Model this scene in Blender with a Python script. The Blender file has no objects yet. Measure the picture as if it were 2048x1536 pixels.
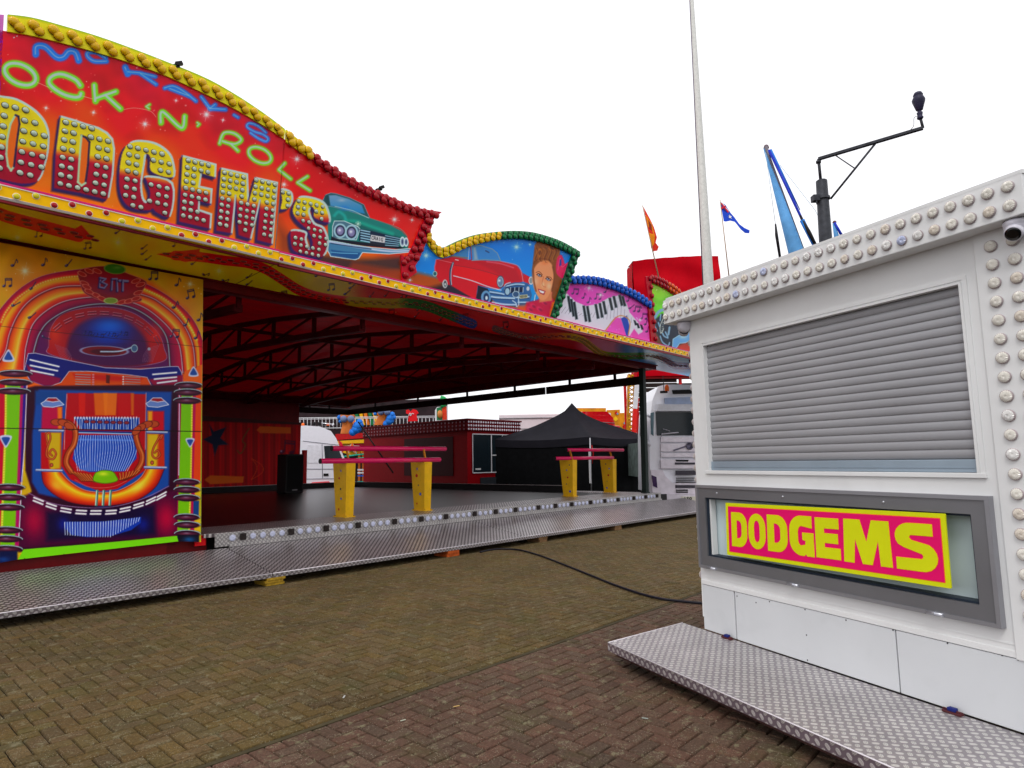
import bpy, bmesh, math, random
import numpy as np
from mathutils import Vector, Matrix
from mathutils.geometry import tessellate_polygon

random.seed(7); rng = np.random.default_rng(7)
scene = bpy.context.scene
COL = scene.collection

# ------------------------------------------------------------------ camera
FPX, PITCH, ROLL, EYE = 1285.0, 0.1193, 0.0154, 1.6
F = np.array([0, math.cos(PITCH), math.sin(PITCH)])
R0 = np.array([1.0, 0, 0]); U0 = np.array([0, -math.sin(PITCH), math.cos(PITCH)])
CR = math.cos(ROLL) * R0 - math.sin(ROLL) * U0
CU = math.cos(ROLL) * U0 + math.sin(ROLL) * R0
CP = np.array([0, 0, EYE])
cam = bpy.data.cameras.new("camera"); camo = bpy.data.objects.new("camera", cam); COL.objects.link(camo)
cam.sensor_width = 36; cam.lens = 36 * FPX / 2048; cam.clip_start = 0.05; cam.clip_end = 3000
M = Matrix((CR, CU, -F)).transposed().to_4x4(); M.translation = Vector(CP)
camo.matrix_world = M
scene.camera = camo

# ------------------------------------------------------------------ world: bright overcast
SUN_EL, SUN_AZ = math.radians(52), math.radians(200)
world = bpy.data.worlds.new("World"); scene.world = world; world.use_nodes = True
nt = world.node_tree; nt.nodes.clear()
sky = nt.nodes.new('ShaderNodeTexSky'); sky.sky_type = 'NISHITA'; sky.sun_disc = False
sky.sun_elevation = SUN_EL; sky.sun_rotation = SUN_AZ; sky.dust_density = 4; sky.air_density = 1.5
hs = nt.nodes.new('ShaderNodeHueSaturation'); hs.inputs['Saturation'].default_value = 0.25
mx = nt.nodes.new('ShaderNodeMixRGB'); mx.inputs[0].default_value = 0.88; mx.inputs[2].default_value = (13.2, 13.2, 13.6, 1)
bg = nt.nodes.new('ShaderNodeBackground'); bg.inputs[1].default_value = 0.1
wo = nt.nodes.new('ShaderNodeOutputWorld')
nt.links.new(sky.outputs[0], hs.inputs['Color']); nt.links.new(hs.outputs[0], mx.inputs[1])
nt.links.new(mx.outputs[0], bg.inputs[0]); nt.links.new(bg.outputs[0], wo.inputs[0])
sl = bpy.data.lights.new("sun", 'SUN'); sl.energy = 1.0; sl.angle = math.radians(18); sl.color = (1, 0.97, 0.93)
so = bpy.data.objects.new("sun", sl); COL.objects.link(so)
sd = Vector((math.sin(SUN_AZ) * math.cos(SUN_EL), math.cos(SUN_AZ) * math.cos(SUN_EL), math.sin(SUN_EL)))
so.rotation_euler = sd.to_track_quat('Z', 'Y').to_euler()
scene.view_settings.view_transform = 'Standard'; scene.view_settings.look = 'None'
scene.view_settings.exposure = 0.0; scene.view_settings.gamma = 1
scene.cycles.max_bounces = 8

# ------------------------------------------------------------------ survey helpers
AF, AB = 0.740, 0.4426            # headings of the ride front and of the pay booth
RX = np.array([math.sin(AF), math.cos(AF), 0]); RW = np.array([-math.cos(AF), math.sin(AF), 0])
BX = np.array([math.sin(AB), -math.cos(AB), 0]); BW = np.array([math.cos(AB), math.sin(AB), 0])
ZZ = np.array([0, 0, 1.0])
def pix(P):
    d = np.asarray(P, float) - CP; z = d @ F
    return np.stack([1024 + FPX * (d @ CR) / z, 768 - FPX * (d @ CU) / z], -1)
def ray(x, y): return F + CR * (x - 1024) / FPX - CU * (y - 768) / FPX
def hitw(x, y, P0, N):
    d = ray(x, y); return CP + d * ((np.asarray(P0) - CP) @ N) / (d @ N)
def at_depth(x, y, Y):            # point seen at x,y standing Y metres down the square
    d = ray(x, y); return CP + d * (Y / d[1])
class Frame:
    def __init__(s, ax, aw, ang): s.ax, s.aw, s.ang = ax, aw, ang
    def w(s, P): P = np.asarray(P, float); return P[..., 0:1] * s.ax + P[..., 1:2] * s.aw + P[..., 2:3] * ZZ
    def l(s, P): return np.array([P @ s.ax, P @ s.aw, P[2]])
RIDE = Frame(RX, RW, math.pi / 2 - AF)
BOOTH = Frame(BX, BW, AB - math.pi / 2)
class Plane:                      # flat panel: frame-local point and in-plane axes
    def __init__(s, fr, P0, lean=0, horiz=False, off=0.0):
        s.fr = fr
        if horiz: s.up = np.array([0, 1.0, 0]); s.n = np.array([0, 0, -1.0])
        else:
            s.up = np.array([0, -math.sin(lean), math.cos(lean)]); s.n = np.array([0, -math.cos(lean), -math.sin(lean)])
        s.P0 = np.array(P0, float) + s.n * off; s.args = (fr, P0, lean, horiz)
    def off(s, d): return Plane(*s.args, off=d)
    def hit(s, x, y):
        return s.fr.l(hitw(x, y, s.fr.w(s.P0), s.fr.w(s.n)))
    def hits(s, pts): return np.array([s.hit(*p) for p in pts])

def lin(c):
    c = np.asarray(c, float) / 255.0
    return np.where(c <= 0.04045, c / 12.92, ((c + 0.055) / 1.055) ** 2.4)

# ------------------------------------------------------------------ object helpers
def tag(o, label=None, cat=None, group=None, kind=None):
    if label: o["label"] = label
    if cat: o["category"] = cat
    if group: o["group"] = group
    if kind: o["kind"] = kind
    return o
def empty(name, loc=(0, 0, 0), rz=0.0, **k):
    o = bpy.data.objects.new(name, None); COL.objects.link(o); o.location = loc; o.rotation_euler = (0, 0, rz)
    o.empty_display_size = 0.2
    return tag(o, **k)
def link(name, me, parent=None, **k):
    o = bpy.data.objects.new(name, me); COL.objects.link(o)
    if parent: o.parent = parent
    return tag(o, **k)
def mesh_from(name, V, Fc, mat=None, smooth=False, parent=None, mats=None, fm=None, **k):
    me = bpy.data.meshes.new(name); me.from_pydata([tuple(map(float, v)) for v in V], [], [tuple(map(int, f)) for f in Fc]); me.update()
    for m in (mats or ([mat] if mat else [])): me.materials.append(m)
    if fm is not None: me.polygons.foreach_set('material_index', fm)
    if smooth: me.polygons.foreach_set('use_smooth', [True] * len(me.polygons))
    return link(name, me, parent, **k)
class MB:
    """collects primitive solids and links them as one mesh"""
    def __init__(s): s.V = []; s.F = []; s.M = []; s.S = []
    def add(s, V, Fc, m=0, sm=False):
        b = len(s.V); s.V += [tuple(map(float, v)) for v in V]; s.F += [tuple(int(i) + b for i in f) for f in Fc]
        s.M += [m] * len(Fc); s.S += [sm] * len(Fc); return s
    def box(s, a, b, m=0, bev=0.0):
        (x0, y0, z0), (x1, y1, z1) = a, b
        x0, x1 = min(x0, x1), max(x0, x1); y0, y1 = min(y0, y1), max(y0, y1); z0, z1 = min(z0, z1), max(z0, z1)
        if bev <= 0:
            V = [(x, y, z) for z in (z0, z1) for (x, y) in ((x0, y0), (x1, y0), (x1, y1), (x0, y1))]
            Fc = [(3, 2, 1, 0), (4, 5, 6, 7), (0, 1, 5, 4), (1, 2, 6, 5), (2, 3, 7, 6), (3, 0, 4, 7)]
            return s.add(V, Fc, m)
        bm = bmesh.new(); bmesh.ops.create_cube(bm, size=1)
        for v in bm.verts: v.co = Vector(((x0 + x1) / 2 + v.co.x * (x1 - x0), (y0 + y1) / 2 + v.co.y * (y1 - y0), (z0 + z1) / 2 + v.co.z * (z1 - z0)))
        bmesh.ops.bevel(bm, geom=bm.edges[:], offset=min(bev, .45 * min(x1 - x0, y1 - y0, z1 - z0)), segments=2, affect='EDGES', profile=.5)
        bm.verts.index_update(); s.add([v.co for v in bm.verts], [[v.index for v in f.verts] for f in bm.faces], m); bm.free(); return s
    def prism(s, poly, d0, d1, m=0, sm=False):
        """poly: list of 3d points (front), extruded by vectors d0..d1"""
        n = len(poly); P = np.array(poly, float)
        V = list(P + np.array(d0)) + list(P + np.array(d1))
        tris = tessellate_polygon([[Vector(p) for p in P]])
        Fc = [tuple(t) for t in tris] + [tuple(i + n for i in t[::-1]) for t in tris] + [(i, (i + 1) % n, (i + 1) % n + n, i + n) for i in range(n)]
        return s.add(V, Fc, m, sm)
    def tube(s, pts, r, n=8, m=0, cap=True):
        P = [Vector(p) for p in pts]; rs = r if isinstance(r, (list, tuple)) else [r] * len(P)
        V = []; Fc = []; prev = None
        for i, p in enumerate(P):
            t = (P[min(i + 1, len(P) - 1)] - P[max(i - 1, 0)]).normalized()
            if prev is None:
                a = Vector((0, 0, 1)) if abs(t.z) < .9 else Vector((1, 0, 0)); prev = t.cross(a).normalized()
            prev = (prev - t * prev.dot(t)).normalized(); q = t.cross(prev)
            for k in range(n):
                an = 2 * math.pi * k / n; V.append(p + (prev * math.cos(an) + q * math.sin(an)) * rs[i])
        for i in range(len(P) - 1):
            for k in range(n): Fc.append((i * n + k, i * n + (k + 1) % n, (i + 1) * n + (k + 1) % n, (i + 1) * n + k))
        s.add(V, Fc, m, True)
        if cap:
            b = len(s.V) - len(V)
            s.F += [tuple(b + k for k in range(n - 1, -1, -1)), tuple(b + (len(P) - 1) * n + k for k in range(n))]; s.M += [m, m]; s.S += [False, False]
        return s
    def bar(s, a, b, wx, wy, m=0):
        """square bar from a to b"""
        a = Vector(a); b = Vector(b); t = (b - a).normalized(); u = Vector((0, 0, 1)) if abs(t.z) < .95 else Vector((1, 0, 0))
        p = t.cross(u).normalized() * wx / 2; q = t.cross(p).normalized() * wy / 2
        V = [a - p - q, a + p - q, a + p + q, a - p + q, b - p - q, b + p - q, b + p + q, b - p + q]
        return s.add(V, [(3, 2, 1, 0), (4, 5, 6, 7), (0, 1, 5, 4), (1, 2, 6, 5), (2, 3, 7, 6), (3, 0, 4, 7)], m)
    def lathe(s, prof, c=(0, 0, 0), n=20, m=0, axis=None, lobes=0, amp=0):
        """prof: (radius, height) pairs; axis: 3x3 columns"""
        A = np.eye(3) if axis is None else np.array(axis); V = []
        for (r, h) in prof:
            for k in range(n):
                an = 2 * math.pi * k / n; rr = r * (1 + amp * math.cos(lobes * an)) if lobes else r
                V.append(np.array(c) + A @ np.array([rr * math.cos(an), rr * math.sin(an), h]))
        Fc = [(i * n + k, i * n + (k + 1) % n, (i + 1) * n + (k + 1) % n, (i + 1) * n + k) for i in range(len(prof) - 1) for k in range(n)]
        s.add(V, Fc, m, True); b = len(s.V) - len(V)
        s.F.append(tuple(b + (len(prof) - 1) * n + k for k in range(n))); s.M.append(m); s.S.append(True)
        return s
    def build(s, name, mats, parent=None, **k):
        me = bpy.data.meshes.new(name); me.from_pydata(s.V, [], s.F); me.update()
        for m in (mats if isinstance(mats, (list, tuple)) else [mats]): me.materials.append(m)
        me.polygons.foreach_set('material_index', s.M); me.polygons.foreach_set('use_smooth', s.S)
        bm = bmesh.new(); bm.from_mesh(me); bmesh.ops.recalc_face_normals(bm, faces=bm.faces[:]); bm.to_mesh(me); bm.free()
        return link(name, me, parent, **k)

# ------------------------------------------------------------------ materials
MATS = {}
def mat(name, rgb, rough=.5, metal=0.0, var=.12, scale=6.0, bump=0.0, bscale=60.0, spec=.22, trans=0.0, coat=0.0, srgb=True, dirt=0.0, emit=None):
    if name in MATS: return MATS[name]
    m = bpy.data.materials.new(name); m.use_nodes = True; n = m.node_tree; b = n.nodes['Principled BSDF']
    c = lin(rgb) if srgb else np.array(rgb, float)
    tc = n.nodes.new('ShaderNodeTexCoord'); nz = n.nodes.new('ShaderNodeTexNoise'); nz.inputs['Scale'].default_value = scale; nz.inputs['Detail'].default_value = 5
    n.links.new(tc.outputs['Object'], nz.inputs['Vector'])
    rp = n.nodes.new('ShaderNodeValToRGB'); rp.color_ramp.elements[0].position = .3; rp.color_ramp.elements[1].position = .72
    rp.color_ramp.elements[0].color = (*np.clip(c * (1 - var), 0, 1), 1); rp.color_ramp.elements[1].color = (*np.clip(c * (1 + var * .6), 0, 1), 1)
    n.links.new(nz.outputs['Fac'], rp.inputs[0]); col = rp.outputs[0]
    if dirt:
        n2 = n.nodes.new('ShaderNodeTexNoise'); n2.inputs['Scale'].default_value = scale * 3.7; n2.inputs['Detail'].default_value = 8
        n.links.new(tc.outputs['Object'], n2.inputs['Vector'])
        r2 = n.nodes.new('ShaderNodeValToRGB'); r2.color_ramp.elements[0].position = .55; r2.color_ramp.elements[1].position = .78
        r2.color_ramp.elements[0].color = (0, 0, 0, 1); r2.color_ramp.elements[1].color = (dirt, dirt, dirt, 1)
        n.links.new(n2.outputs['Fac'], r2.inputs[0])
        m2 = n.nodes.new('ShaderNodeMixRGB'); m2.inputs[2].default_value = (*(c * .35 + .01), 1)
        n.links.new(r2.outputs[0], m2.inputs[0]); n.links.new(col, m2.inputs[1]); col = m2.outputs[0]
    n.links.new(col, b.inputs['Base Color'])
    b.inputs['Roughness'].default_value = rough; b.inputs['Metallic'].default_value = metal
    b.inputs['Specular IOR Level'].default_value = spec; b.inputs['Coat Weight'].default_value = coat
    b.inputs['Transmission Weight'].default_value = trans
    if bump:
        nb = n.nodes.new('ShaderNodeTexNoise'); nb.inputs['Scale'].default_value = bscale; n.links.new(tc.outputs['Object'], nb.inputs['Vector'])
        bp = n.nodes.new('ShaderNodeBump'); bp.inputs['Strength'].default_value = bump; bp.inputs['Distance'].default_value = .01
        n.links.new(nb.outputs['Fac'], bp.inputs['Height']); n.links.new(bp.outputs[0], b.inputs['Normal'])
    MATS[name] = m; return m

def paint_mat(name, rough=.32, spec=.13, coat=0.0):
    m = bpy.data.materials.new(name); m.use_nodes = True; n = m.node_tree; b = n.nodes['Principled BSDF']
    a = n.nodes.new('ShaderNodeAttribute'); a.attribute_name = 'paint'
    n.links.new(a.outputs['Color'], b.inputs['Base Color']); b.inputs['Roughness'].default_value = rough
    b.inputs['Specular IOR Level'].default_value = spec; b.inputs['Coat Weight'].default_value = coat
    return m

def N(nt, typ, op=None, ins=(), **k):
    nd = nt.nodes.new(typ)
    if op: nd.operation = op
    for kk, v in k.items(): setattr(nd, kk, v)
    for i, v in enumerate(ins):
        if v is None: continue
        if isinstance(v, (int, float)): nd.inputs[i].default_value = v
        elif isinstance(v, (tuple, list)): nd.inputs[i].default_value = v
        else: nt.links.new(v, nd.inputs[i])
    return nd.outputs[0]

def tread_mat(name, period=.042, lo=(.22, .19, .20), hi=(.72, .70, .68), five=True, rough_lo=.42, rough_hi=.25, metal=.65, ax=('X', 'Y')):
    """aluminium tread plate: crossing lozenge bars in a chequer"""
    m = bpy.data.materials.new(name); m.use_nodes = True; t = m.node_tree; b = t.nodes['Principled BSDF']
    tc = t.nodes.new('ShaderNodeTexCoord'); sp = t.nodes.new('ShaderNodeSeparateXYZ'); t.links.new(tc.outputs['Object'], sp.inputs[0])
    x, y = sp.outputs[ax[0]], sp.outputs[ax[1]]
    s = 1 / period
    a = N(t, 'ShaderNodeMath', 'MULTIPLY', (N(t, 'ShaderNodeMath', 'ADD', (x, y)), s * .7071))
    c = N(t, 'ShaderNodeMath', 'MULTIPLY', (N(t, 'ShaderNodeMath', 'SUBTRACT', (x, y)), s * .7071))
    ia = N(t, 'ShaderNodeMath', 'FLOOR', (a,)); ic = N(t, 'ShaderNodeMath', 'FLOOR', (c,))
    fa = N(t, 'ShaderNodeMath', 'SUBTRACT', (N(t, 'ShaderNodeMath', 'SUBTRACT', (a, ia)), .5)); fc = N(t, 'ShaderNodeMath', 'SUBTRACT', (N(t, 'ShaderNodeMath', 'SUBTRACT', (c, ic)), .5))
    par = N(t, 'ShaderNodeMath', 'FLOORED_MODULO', (N(t, 'ShaderNodeMath', 'ADD', (ia, ic)), 2.0)) if False else N(t, 'ShaderNodeMath', 'PINGPONG', (N(t, 'ShaderNodeMath', 'ADD', (ia, ic)), 1.0))
    inv = N(t, 'ShaderNodeMath', 'SUBTRACT', (1.0, par))
    def lozenge(p, q):   # long along p
        e = N(t, 'ShaderNodeMath', 'ADD', (N(t, 'ShaderNodeMath', 'POWER', (N(t, 'ShaderNodeMath', 'DIVIDE', (p, .44)), 2.0)), N(t, 'ShaderNodeMath', 'POWER', (N(t, 'ShaderNodeMath', 'DIVIDE', (q, .30)), 2.0))))
        k = N(t, 'ShaderNodeMapRange', None, (e, .75, 1.05, 1.0, 0.0))
        if five:
            w = N(t, 'ShaderNodeMath', 'COSINE', (N(t, 'ShaderNodeMath', 'MULTIPLY', (q, 2 * math.pi / .17)),))
            k = N(t, 'ShaderNodeMath', 'MULTIPLY', (k, N(t, 'ShaderNodeMapRange', None, (w, -.7, .3, .35, 1.0))))
        return k
    h = N(t, 'ShaderNodeMath', 'ADD', (N(t, 'ShaderNodeMath', 'MULTIPLY', (lozenge(fa, fc), par)), N(t, 'ShaderNodeMath', 'MULTIPLY', (lozenge(fc, fa), inv))))
    nz = t.nodes.new('ShaderNodeTexNoise'); nz.inputs['Scale'].default_value = 3; nz.inputs['Detail'].default_value = 8; nz.inputs['Roughness'].default_value = .7
    t.links.new(tc.outputs['Object'], nz.inputs['Vector'])
    wear = N(t, 'ShaderNodeMapRange', None, (nz.outputs['Fac'], .3, .7, .78, 1.12))
    mc = t.nodes.new('ShaderNodeMixRGB'); t.links.new(h, mc.inputs[0]); mc.inputs[1].default_value = (*lo, 1); mc.inputs[2].default_value = (*hi, 1)
    mv = t.nodes.new('ShaderNodeVectorMath'); mv.operation = 'SCALE'; t.links.new(mc.outputs[0], mv.inputs[0]); t.links.new(wear, mv.inputs['Scale'])
    t.links.new(mv.outputs[0], b.inputs['Base Color'])
    t.links.new(N(t, 'ShaderNodeMapRange', None, (h, 0.0, 1.0, rough_lo, rough_hi)), b.inputs['Roughness'])
    b.inputs['Metallic'].default_value = metal
    bp = t.nodes.new('ShaderNodeBump'); bp.inputs['Strength'].default_value = .8; bp.inputs['Distance'].default_value = .0025
    t.links.new(h, bp.inputs['Height']); t.links.new(bp.outputs[0], b.inputs['Normal'])
    return m

# ------------------------------------------------------------------ sign-writer's brush
# Flat fairground artwork is painted on the panel's own surface (one colour per small facet corner).
def cr(pts, n=8, closed=False):
    P = np.array(pts, float); m = len(P)
    if m < 3: return P
    out = []
    rngi = range(m) if closed else range(m - 1)
    for i in rngi:
        p0 = P[(i - 1) % m] if (closed or i > 0) else P[i]; p1 = P[i]; p2 = P[(i + 1) % m]
        p3 = P[(i + 2) % m] if (closed or i + 2 < m) else p2
        for k in range(n):
            t = k / n
            out.append(.5 * ((2 * p1) + (-p0 + p2) * t + (2 * p0 - 5 * p1 + 4 * p2 - p3) * t * t + (-p0 + 3 * p1 - 3 * p2 + p3) * t ** 3))
    if not closed: out.append(P[-1])
    return np.array(out)
def sc(pts, s, ox=0, oy=0): return [(x / s + ox, y / s + oy) for x, y in pts]
def dist_poly(x, y, P, closed=False):
    d = np.full(x.shape, 1e18)
    n = len(P)
    for i in range(n if closed else n - 1):
        ax, ay = P[i]; bx, by = P[(i + 1) % n]; ex, ey = bx - ax, by - ay; L = ex * ex + ey * ey + 1e-12
        t = np.clip(((x - ax) * ex + (y - ay) * ey) / L, 0, 1)
        np.minimum(d, (x - ax - t * ex) ** 2 + (y - ay - t * ey) ** 2, out=d)
    return np.sqrt(d)
def inside(x, y, P):
    c = np.zeros(x.shape, bool); n = len(P)
    for i in range(n):
        ax, ay = P[i]; bx, by = P[(i + 1) % n]
        if ay == by: continue
        q = ((ay > y) != (by > y)) & (x < (bx - ax) * (y - ay) / (by - ay) + ax)
        c ^= q
    return c
class Brush:
    def __init__(s, X, Y, base=(128, 128, 128)):
        s.X = X.ravel(); s.Y = Y.ravel(); s.C = np.tile(np.array(base, float), (s.X.size, 1))
    def sel(s, P, m):
        P = np.asarray(P); return np.nonzero((s.X > P[:, 0].min() - m) & (s.X < P[:, 0].max() + m) & (s.Y > P[:, 1].min() - m) & (s.Y < P[:, 1].max() + m))[0]
    def mixin(s, i, a, col):
        col = np.asarray(col, float); s.C[i] += (col - s.C[i]) * np.clip(a, 0, 1)[:, None]
    def _col(s, col, i):
        return col(s.X[i], s.Y[i]) if callable(col) else col
    def poly(s, pts, col, soft=.7, a=1.0, holes=(), edge=None, ew=1.5, smooth=False):
        P = cr(pts, closed=True) if smooth else np.array(pts, float)
        i = s.sel(P, soft * 2 + ew + 1)
        if not len(i): return s
        x, y = s.X[i], s.Y[i]; ins = inside(x, y, P); d = dist_poly(x, y, P, True); sd = np.where(ins, d, -d)
        for h in holes:
            h = np.array(h, float); ih = inside(x, y, h); dh = dist_poly(x, y, h, True); sd = np.minimum(sd, np.where(ih, -dh, dh))
        s.mixin(i, a * np.clip(sd / (2 * soft) + .5, 0, 1), s._col(col, i))
        if edge is not None: s.mixin(i, np.clip((ew / 2 - np.abs(sd)) / .8 + .5, 0, 1), s._col(edge, i))
        return s
    def line(s, pts, w, col, soft=.6, a=1.0, smooth=False, closed=False):
        P = cr(pts, closed=closed) if smooth else np.array(pts, float)
        i = s.sel(P, w + soft * 2 + 1)
        if not len(i): return s
        d = dist_poly(s.X[i], s.Y[i], P, closed)
        s.mixin(i, a * np.clip((w / 2 - d) / (2 * soft) + .5, 0, 1), s._col(col, i)); return s
    def band(s, A, B, stops, a=1.0, soft=1.0):
        """ribbon between curves A and B, colours blended across"""
        P = np.concatenate([A, B[::-1]]); i = s.sel(P, 2)
        if not len(i): return s
        x, y = s.X[i], s.Y[i]; k = inside(x, y, P); i = i[k]; x, y = x[k], y[k]
        if not len(i): return s
        da, db = dist_poly(x, y, A), dist_poly(x, y, B); t = da / (da + db + 1e-9)
        st = np.array([q[0] for q in stops]); cc = np.array([q[1] for q in stops], float)
        col = np.stack([np.interp(t, st, cc[:, k]) for k in range(3)], -1)
        s.mixin(i, np.full(len(i), a), col); return s
    def ell(s, cx, cy, rx, ry, col, rot=0, soft=.7, a=1.0, edge=None, ew=1.2):
        m = max(rx, ry) + 4 * soft + 2; i = s.sel([(cx - m, cy - m), (cx + m, cy + m)], 0)
        if not len(i): return s
        dx, dy = s.X[i] - cx, s.Y[i] - cy; c, q = math.cos(rot), math.sin(rot); u = (dx * c + dy * q) / rx; v = (-dx * q + dy * c) / ry
        r = np.sqrt(u * u + v * v); sd = (1 - r) * min(rx, ry)
        s.mixin(i, a * np.clip(sd / (2 * soft) + .5, 0, 1), s._col(col, i))
        if edge is not None: s.mixin(i, np.clip((ew / 2 - np.abs(sd)) / .8 + .5, 0, 1), edge)
        return s
    def glow(s, cx, cy, r, col, a=1.0, ry=None, rot=0):
        ry = ry or r; m = max(r, ry) * 2.6; i = s.sel([(cx - m, cy - m), (cx + m, cy + m)], 0)
        if not len(i): return s
        dx, dy = s.X[i] - cx, s.Y[i] - cy; c, q = math.cos(rot), math.sin(rot); u = (dx * c + dy * q) / r; v = (-dx * q + dy * c) / ry
        s.mixin(i, a * np.exp(-(u * u + v * v)), col); return s
    def star(s, x, y, r, col=(255, 235, 235)):
        s.glow(x, y, r * .45, col, .9); s.glow(x, y, r * 1.2, col, .25)
        for an in (.2, .2 + math.pi / 2, .2 + math.pi / 4, .2 + 3 * math.pi / 4):
            k = r * (1.3 if an in (.2, .2 + math.pi / 2) else .7)
            s.line([(x - k * math.cos(an), y - k * math.sin(an)), (x + k * math.cos(an), y + k * math.sin(an))], .5, col, .5, .6)
        return s
    def specks(s, n, x0, y0, x1, y1, col=(255, 225, 200), r=(0.5, 1.4)):
        for _ in range(n):
            s.glow(rng.uniform(x0, x1), rng.uniform(y0, y1), rng.uniform(*r), col, rng.uniform(.4, .9))
        return s
    def grad(s, f): s.C[:] = f(s.X, s.Y); return s
    def clouds(s, amt, scale, seed=0):
        r = np.random.default_rng(seed); v = np.zeros(s.X.size)
        for k in range(7):
            fx, fy = r.normal(0, 1 / scale, 2); fy *= 2.2
            v += np.sin(s.X * fx + s.Y * fy + r.uniform(0, 6.3) + 1.3 * np.sin(s.X * fy * .7 - s.Y * fx * .9))
        s.C *= (1 + amt * (v / 3))[:, None]; return s
    def note(s, x, y, k=1.0, kind=0, col=(45, 25, 60), rot=0.0):
        c, q = math.cos(rot) * k, math.sin(rot) * k; T = lambda a, b: (x + a * c - b * q, y + a * q + b * c)
        if kind == 0:
            s.ell(*T(0, 0), 3.6 * k, 2.6 * k, col, -.3 + rot); s.line([T(3, -1), T(5, -13)], 1.6 * k, col); s.line([T(5, -13), T(8, -10), T(8, -7)], 1.7 * k, col)
        elif kind == 1:
            s.ell(*T(0, 0), 3.4 * k, 2.5 * k, col, -.3 + rot); s.ell(*T(12, 1), 3.4 * k, 2.5 * k, col, -.3 + rot)
            s.line([T(3, -1), T(4, -14), T(16, -13), T(15, 0)], 1.6 * k, col); s.line([T(4, -11), T(16, -10)], 2.2 * k, col)
        elif kind == 2:
            s.ell(*T(0, 0), 3.6 * k, 2.6 * k, col, -.3 + rot); s.line([T(3, -1), T(12, -9)], 2 * k, col)
        s.glow(x - 1 * k, y - 1 * k, 1.1 * k, (200, 200, 225), .7); return s
    def linear(s, gain): return np.clip(lin(np.clip(s.C, 0, 255)) / gain, 0, .95)

def tpoly(P): return np.array(P, float)
GLY = {'C': [[(1, .15), (.7, 0), (.3, 0), (0, .3), (0, .7), (.3, 1), (.7, 1), (1, .85)]], 'R': [[(0, 1), (0, 0), (.7, 0), (1, .25), (.7, .5), (0, .5)], [(.5, .5), (1, 1)]],
       'A': [[(0, 1), (.5, 0), (1, 1)], [(.2, .65), (.8, .65)]], 'I': [[(.5, 0), (.5, 1)]], 'G': [[(1, .15), (.7, 0), (.3, 0), (0, .3), (0, .7), (.3, 1), (1, 1), (1, .55), (.6, .55)]],
       'H': [[(0, 0), (0, 1)], [(1, 0), (1, 1)], [(0, .5), (1, .5)]], 'O': [[(.5, 0), (1, .3), (1, .7), (.5, 1), (0, .7), (0, .3), (.5, 0)]], 'D': [[(0, 0), (0, 1), (.6, 1), (1, .7), (1, .3), (.6, 0), (0, 0)]],
       'S': [[(1, .1), (.5, 0), (0, .25), (.5, .5), (1, .75), (.5, 1), (0, .9)]], 'N': [[(0, 1), (0, 0), (1, 1), (1, 0)]], 'B': [[(0, 0), (0, 1), (.8, 1), (1, .75), (.7, .5), (0, .5)], [(0, 0), (.8, 0), (.95, .25), (.7, .5)]],
       'M': [[(0, 1), (0, 0), (.5, .6), (1, 0), (1, 1)]], 'T': [[(0, 0), (1, 0)], [(.5, 0), (.5, 1)]]}
def brush_text(b, txt, a, e, dn, w, col, gap=.35, soft=.3):
    a, e, dn = np.array(a, float), np.array(e, float), np.array(dn, float); n = len(txt); u = (e - a) / (n + (n - 1) * gap)
    for k, ch in enumerate(txt):
        o = a + u * k * (1 + gap)
        for st in GLY.get(ch, []): b.line([tuple(o + u * p[0] + dn * p[1]) for p in st], w, col, soft)

def resample(P, n):
    P = np.array(P, float); d = np.concatenate([[0], np.cumsum(np.linalg.norm(np.diff(P, axis=0), axis=1))]); t = np.linspace(0, d[-1], n)
    return np.stack([np.interp(t, d, P[:, k]) for k in range(P.shape[1])], -1)

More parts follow.
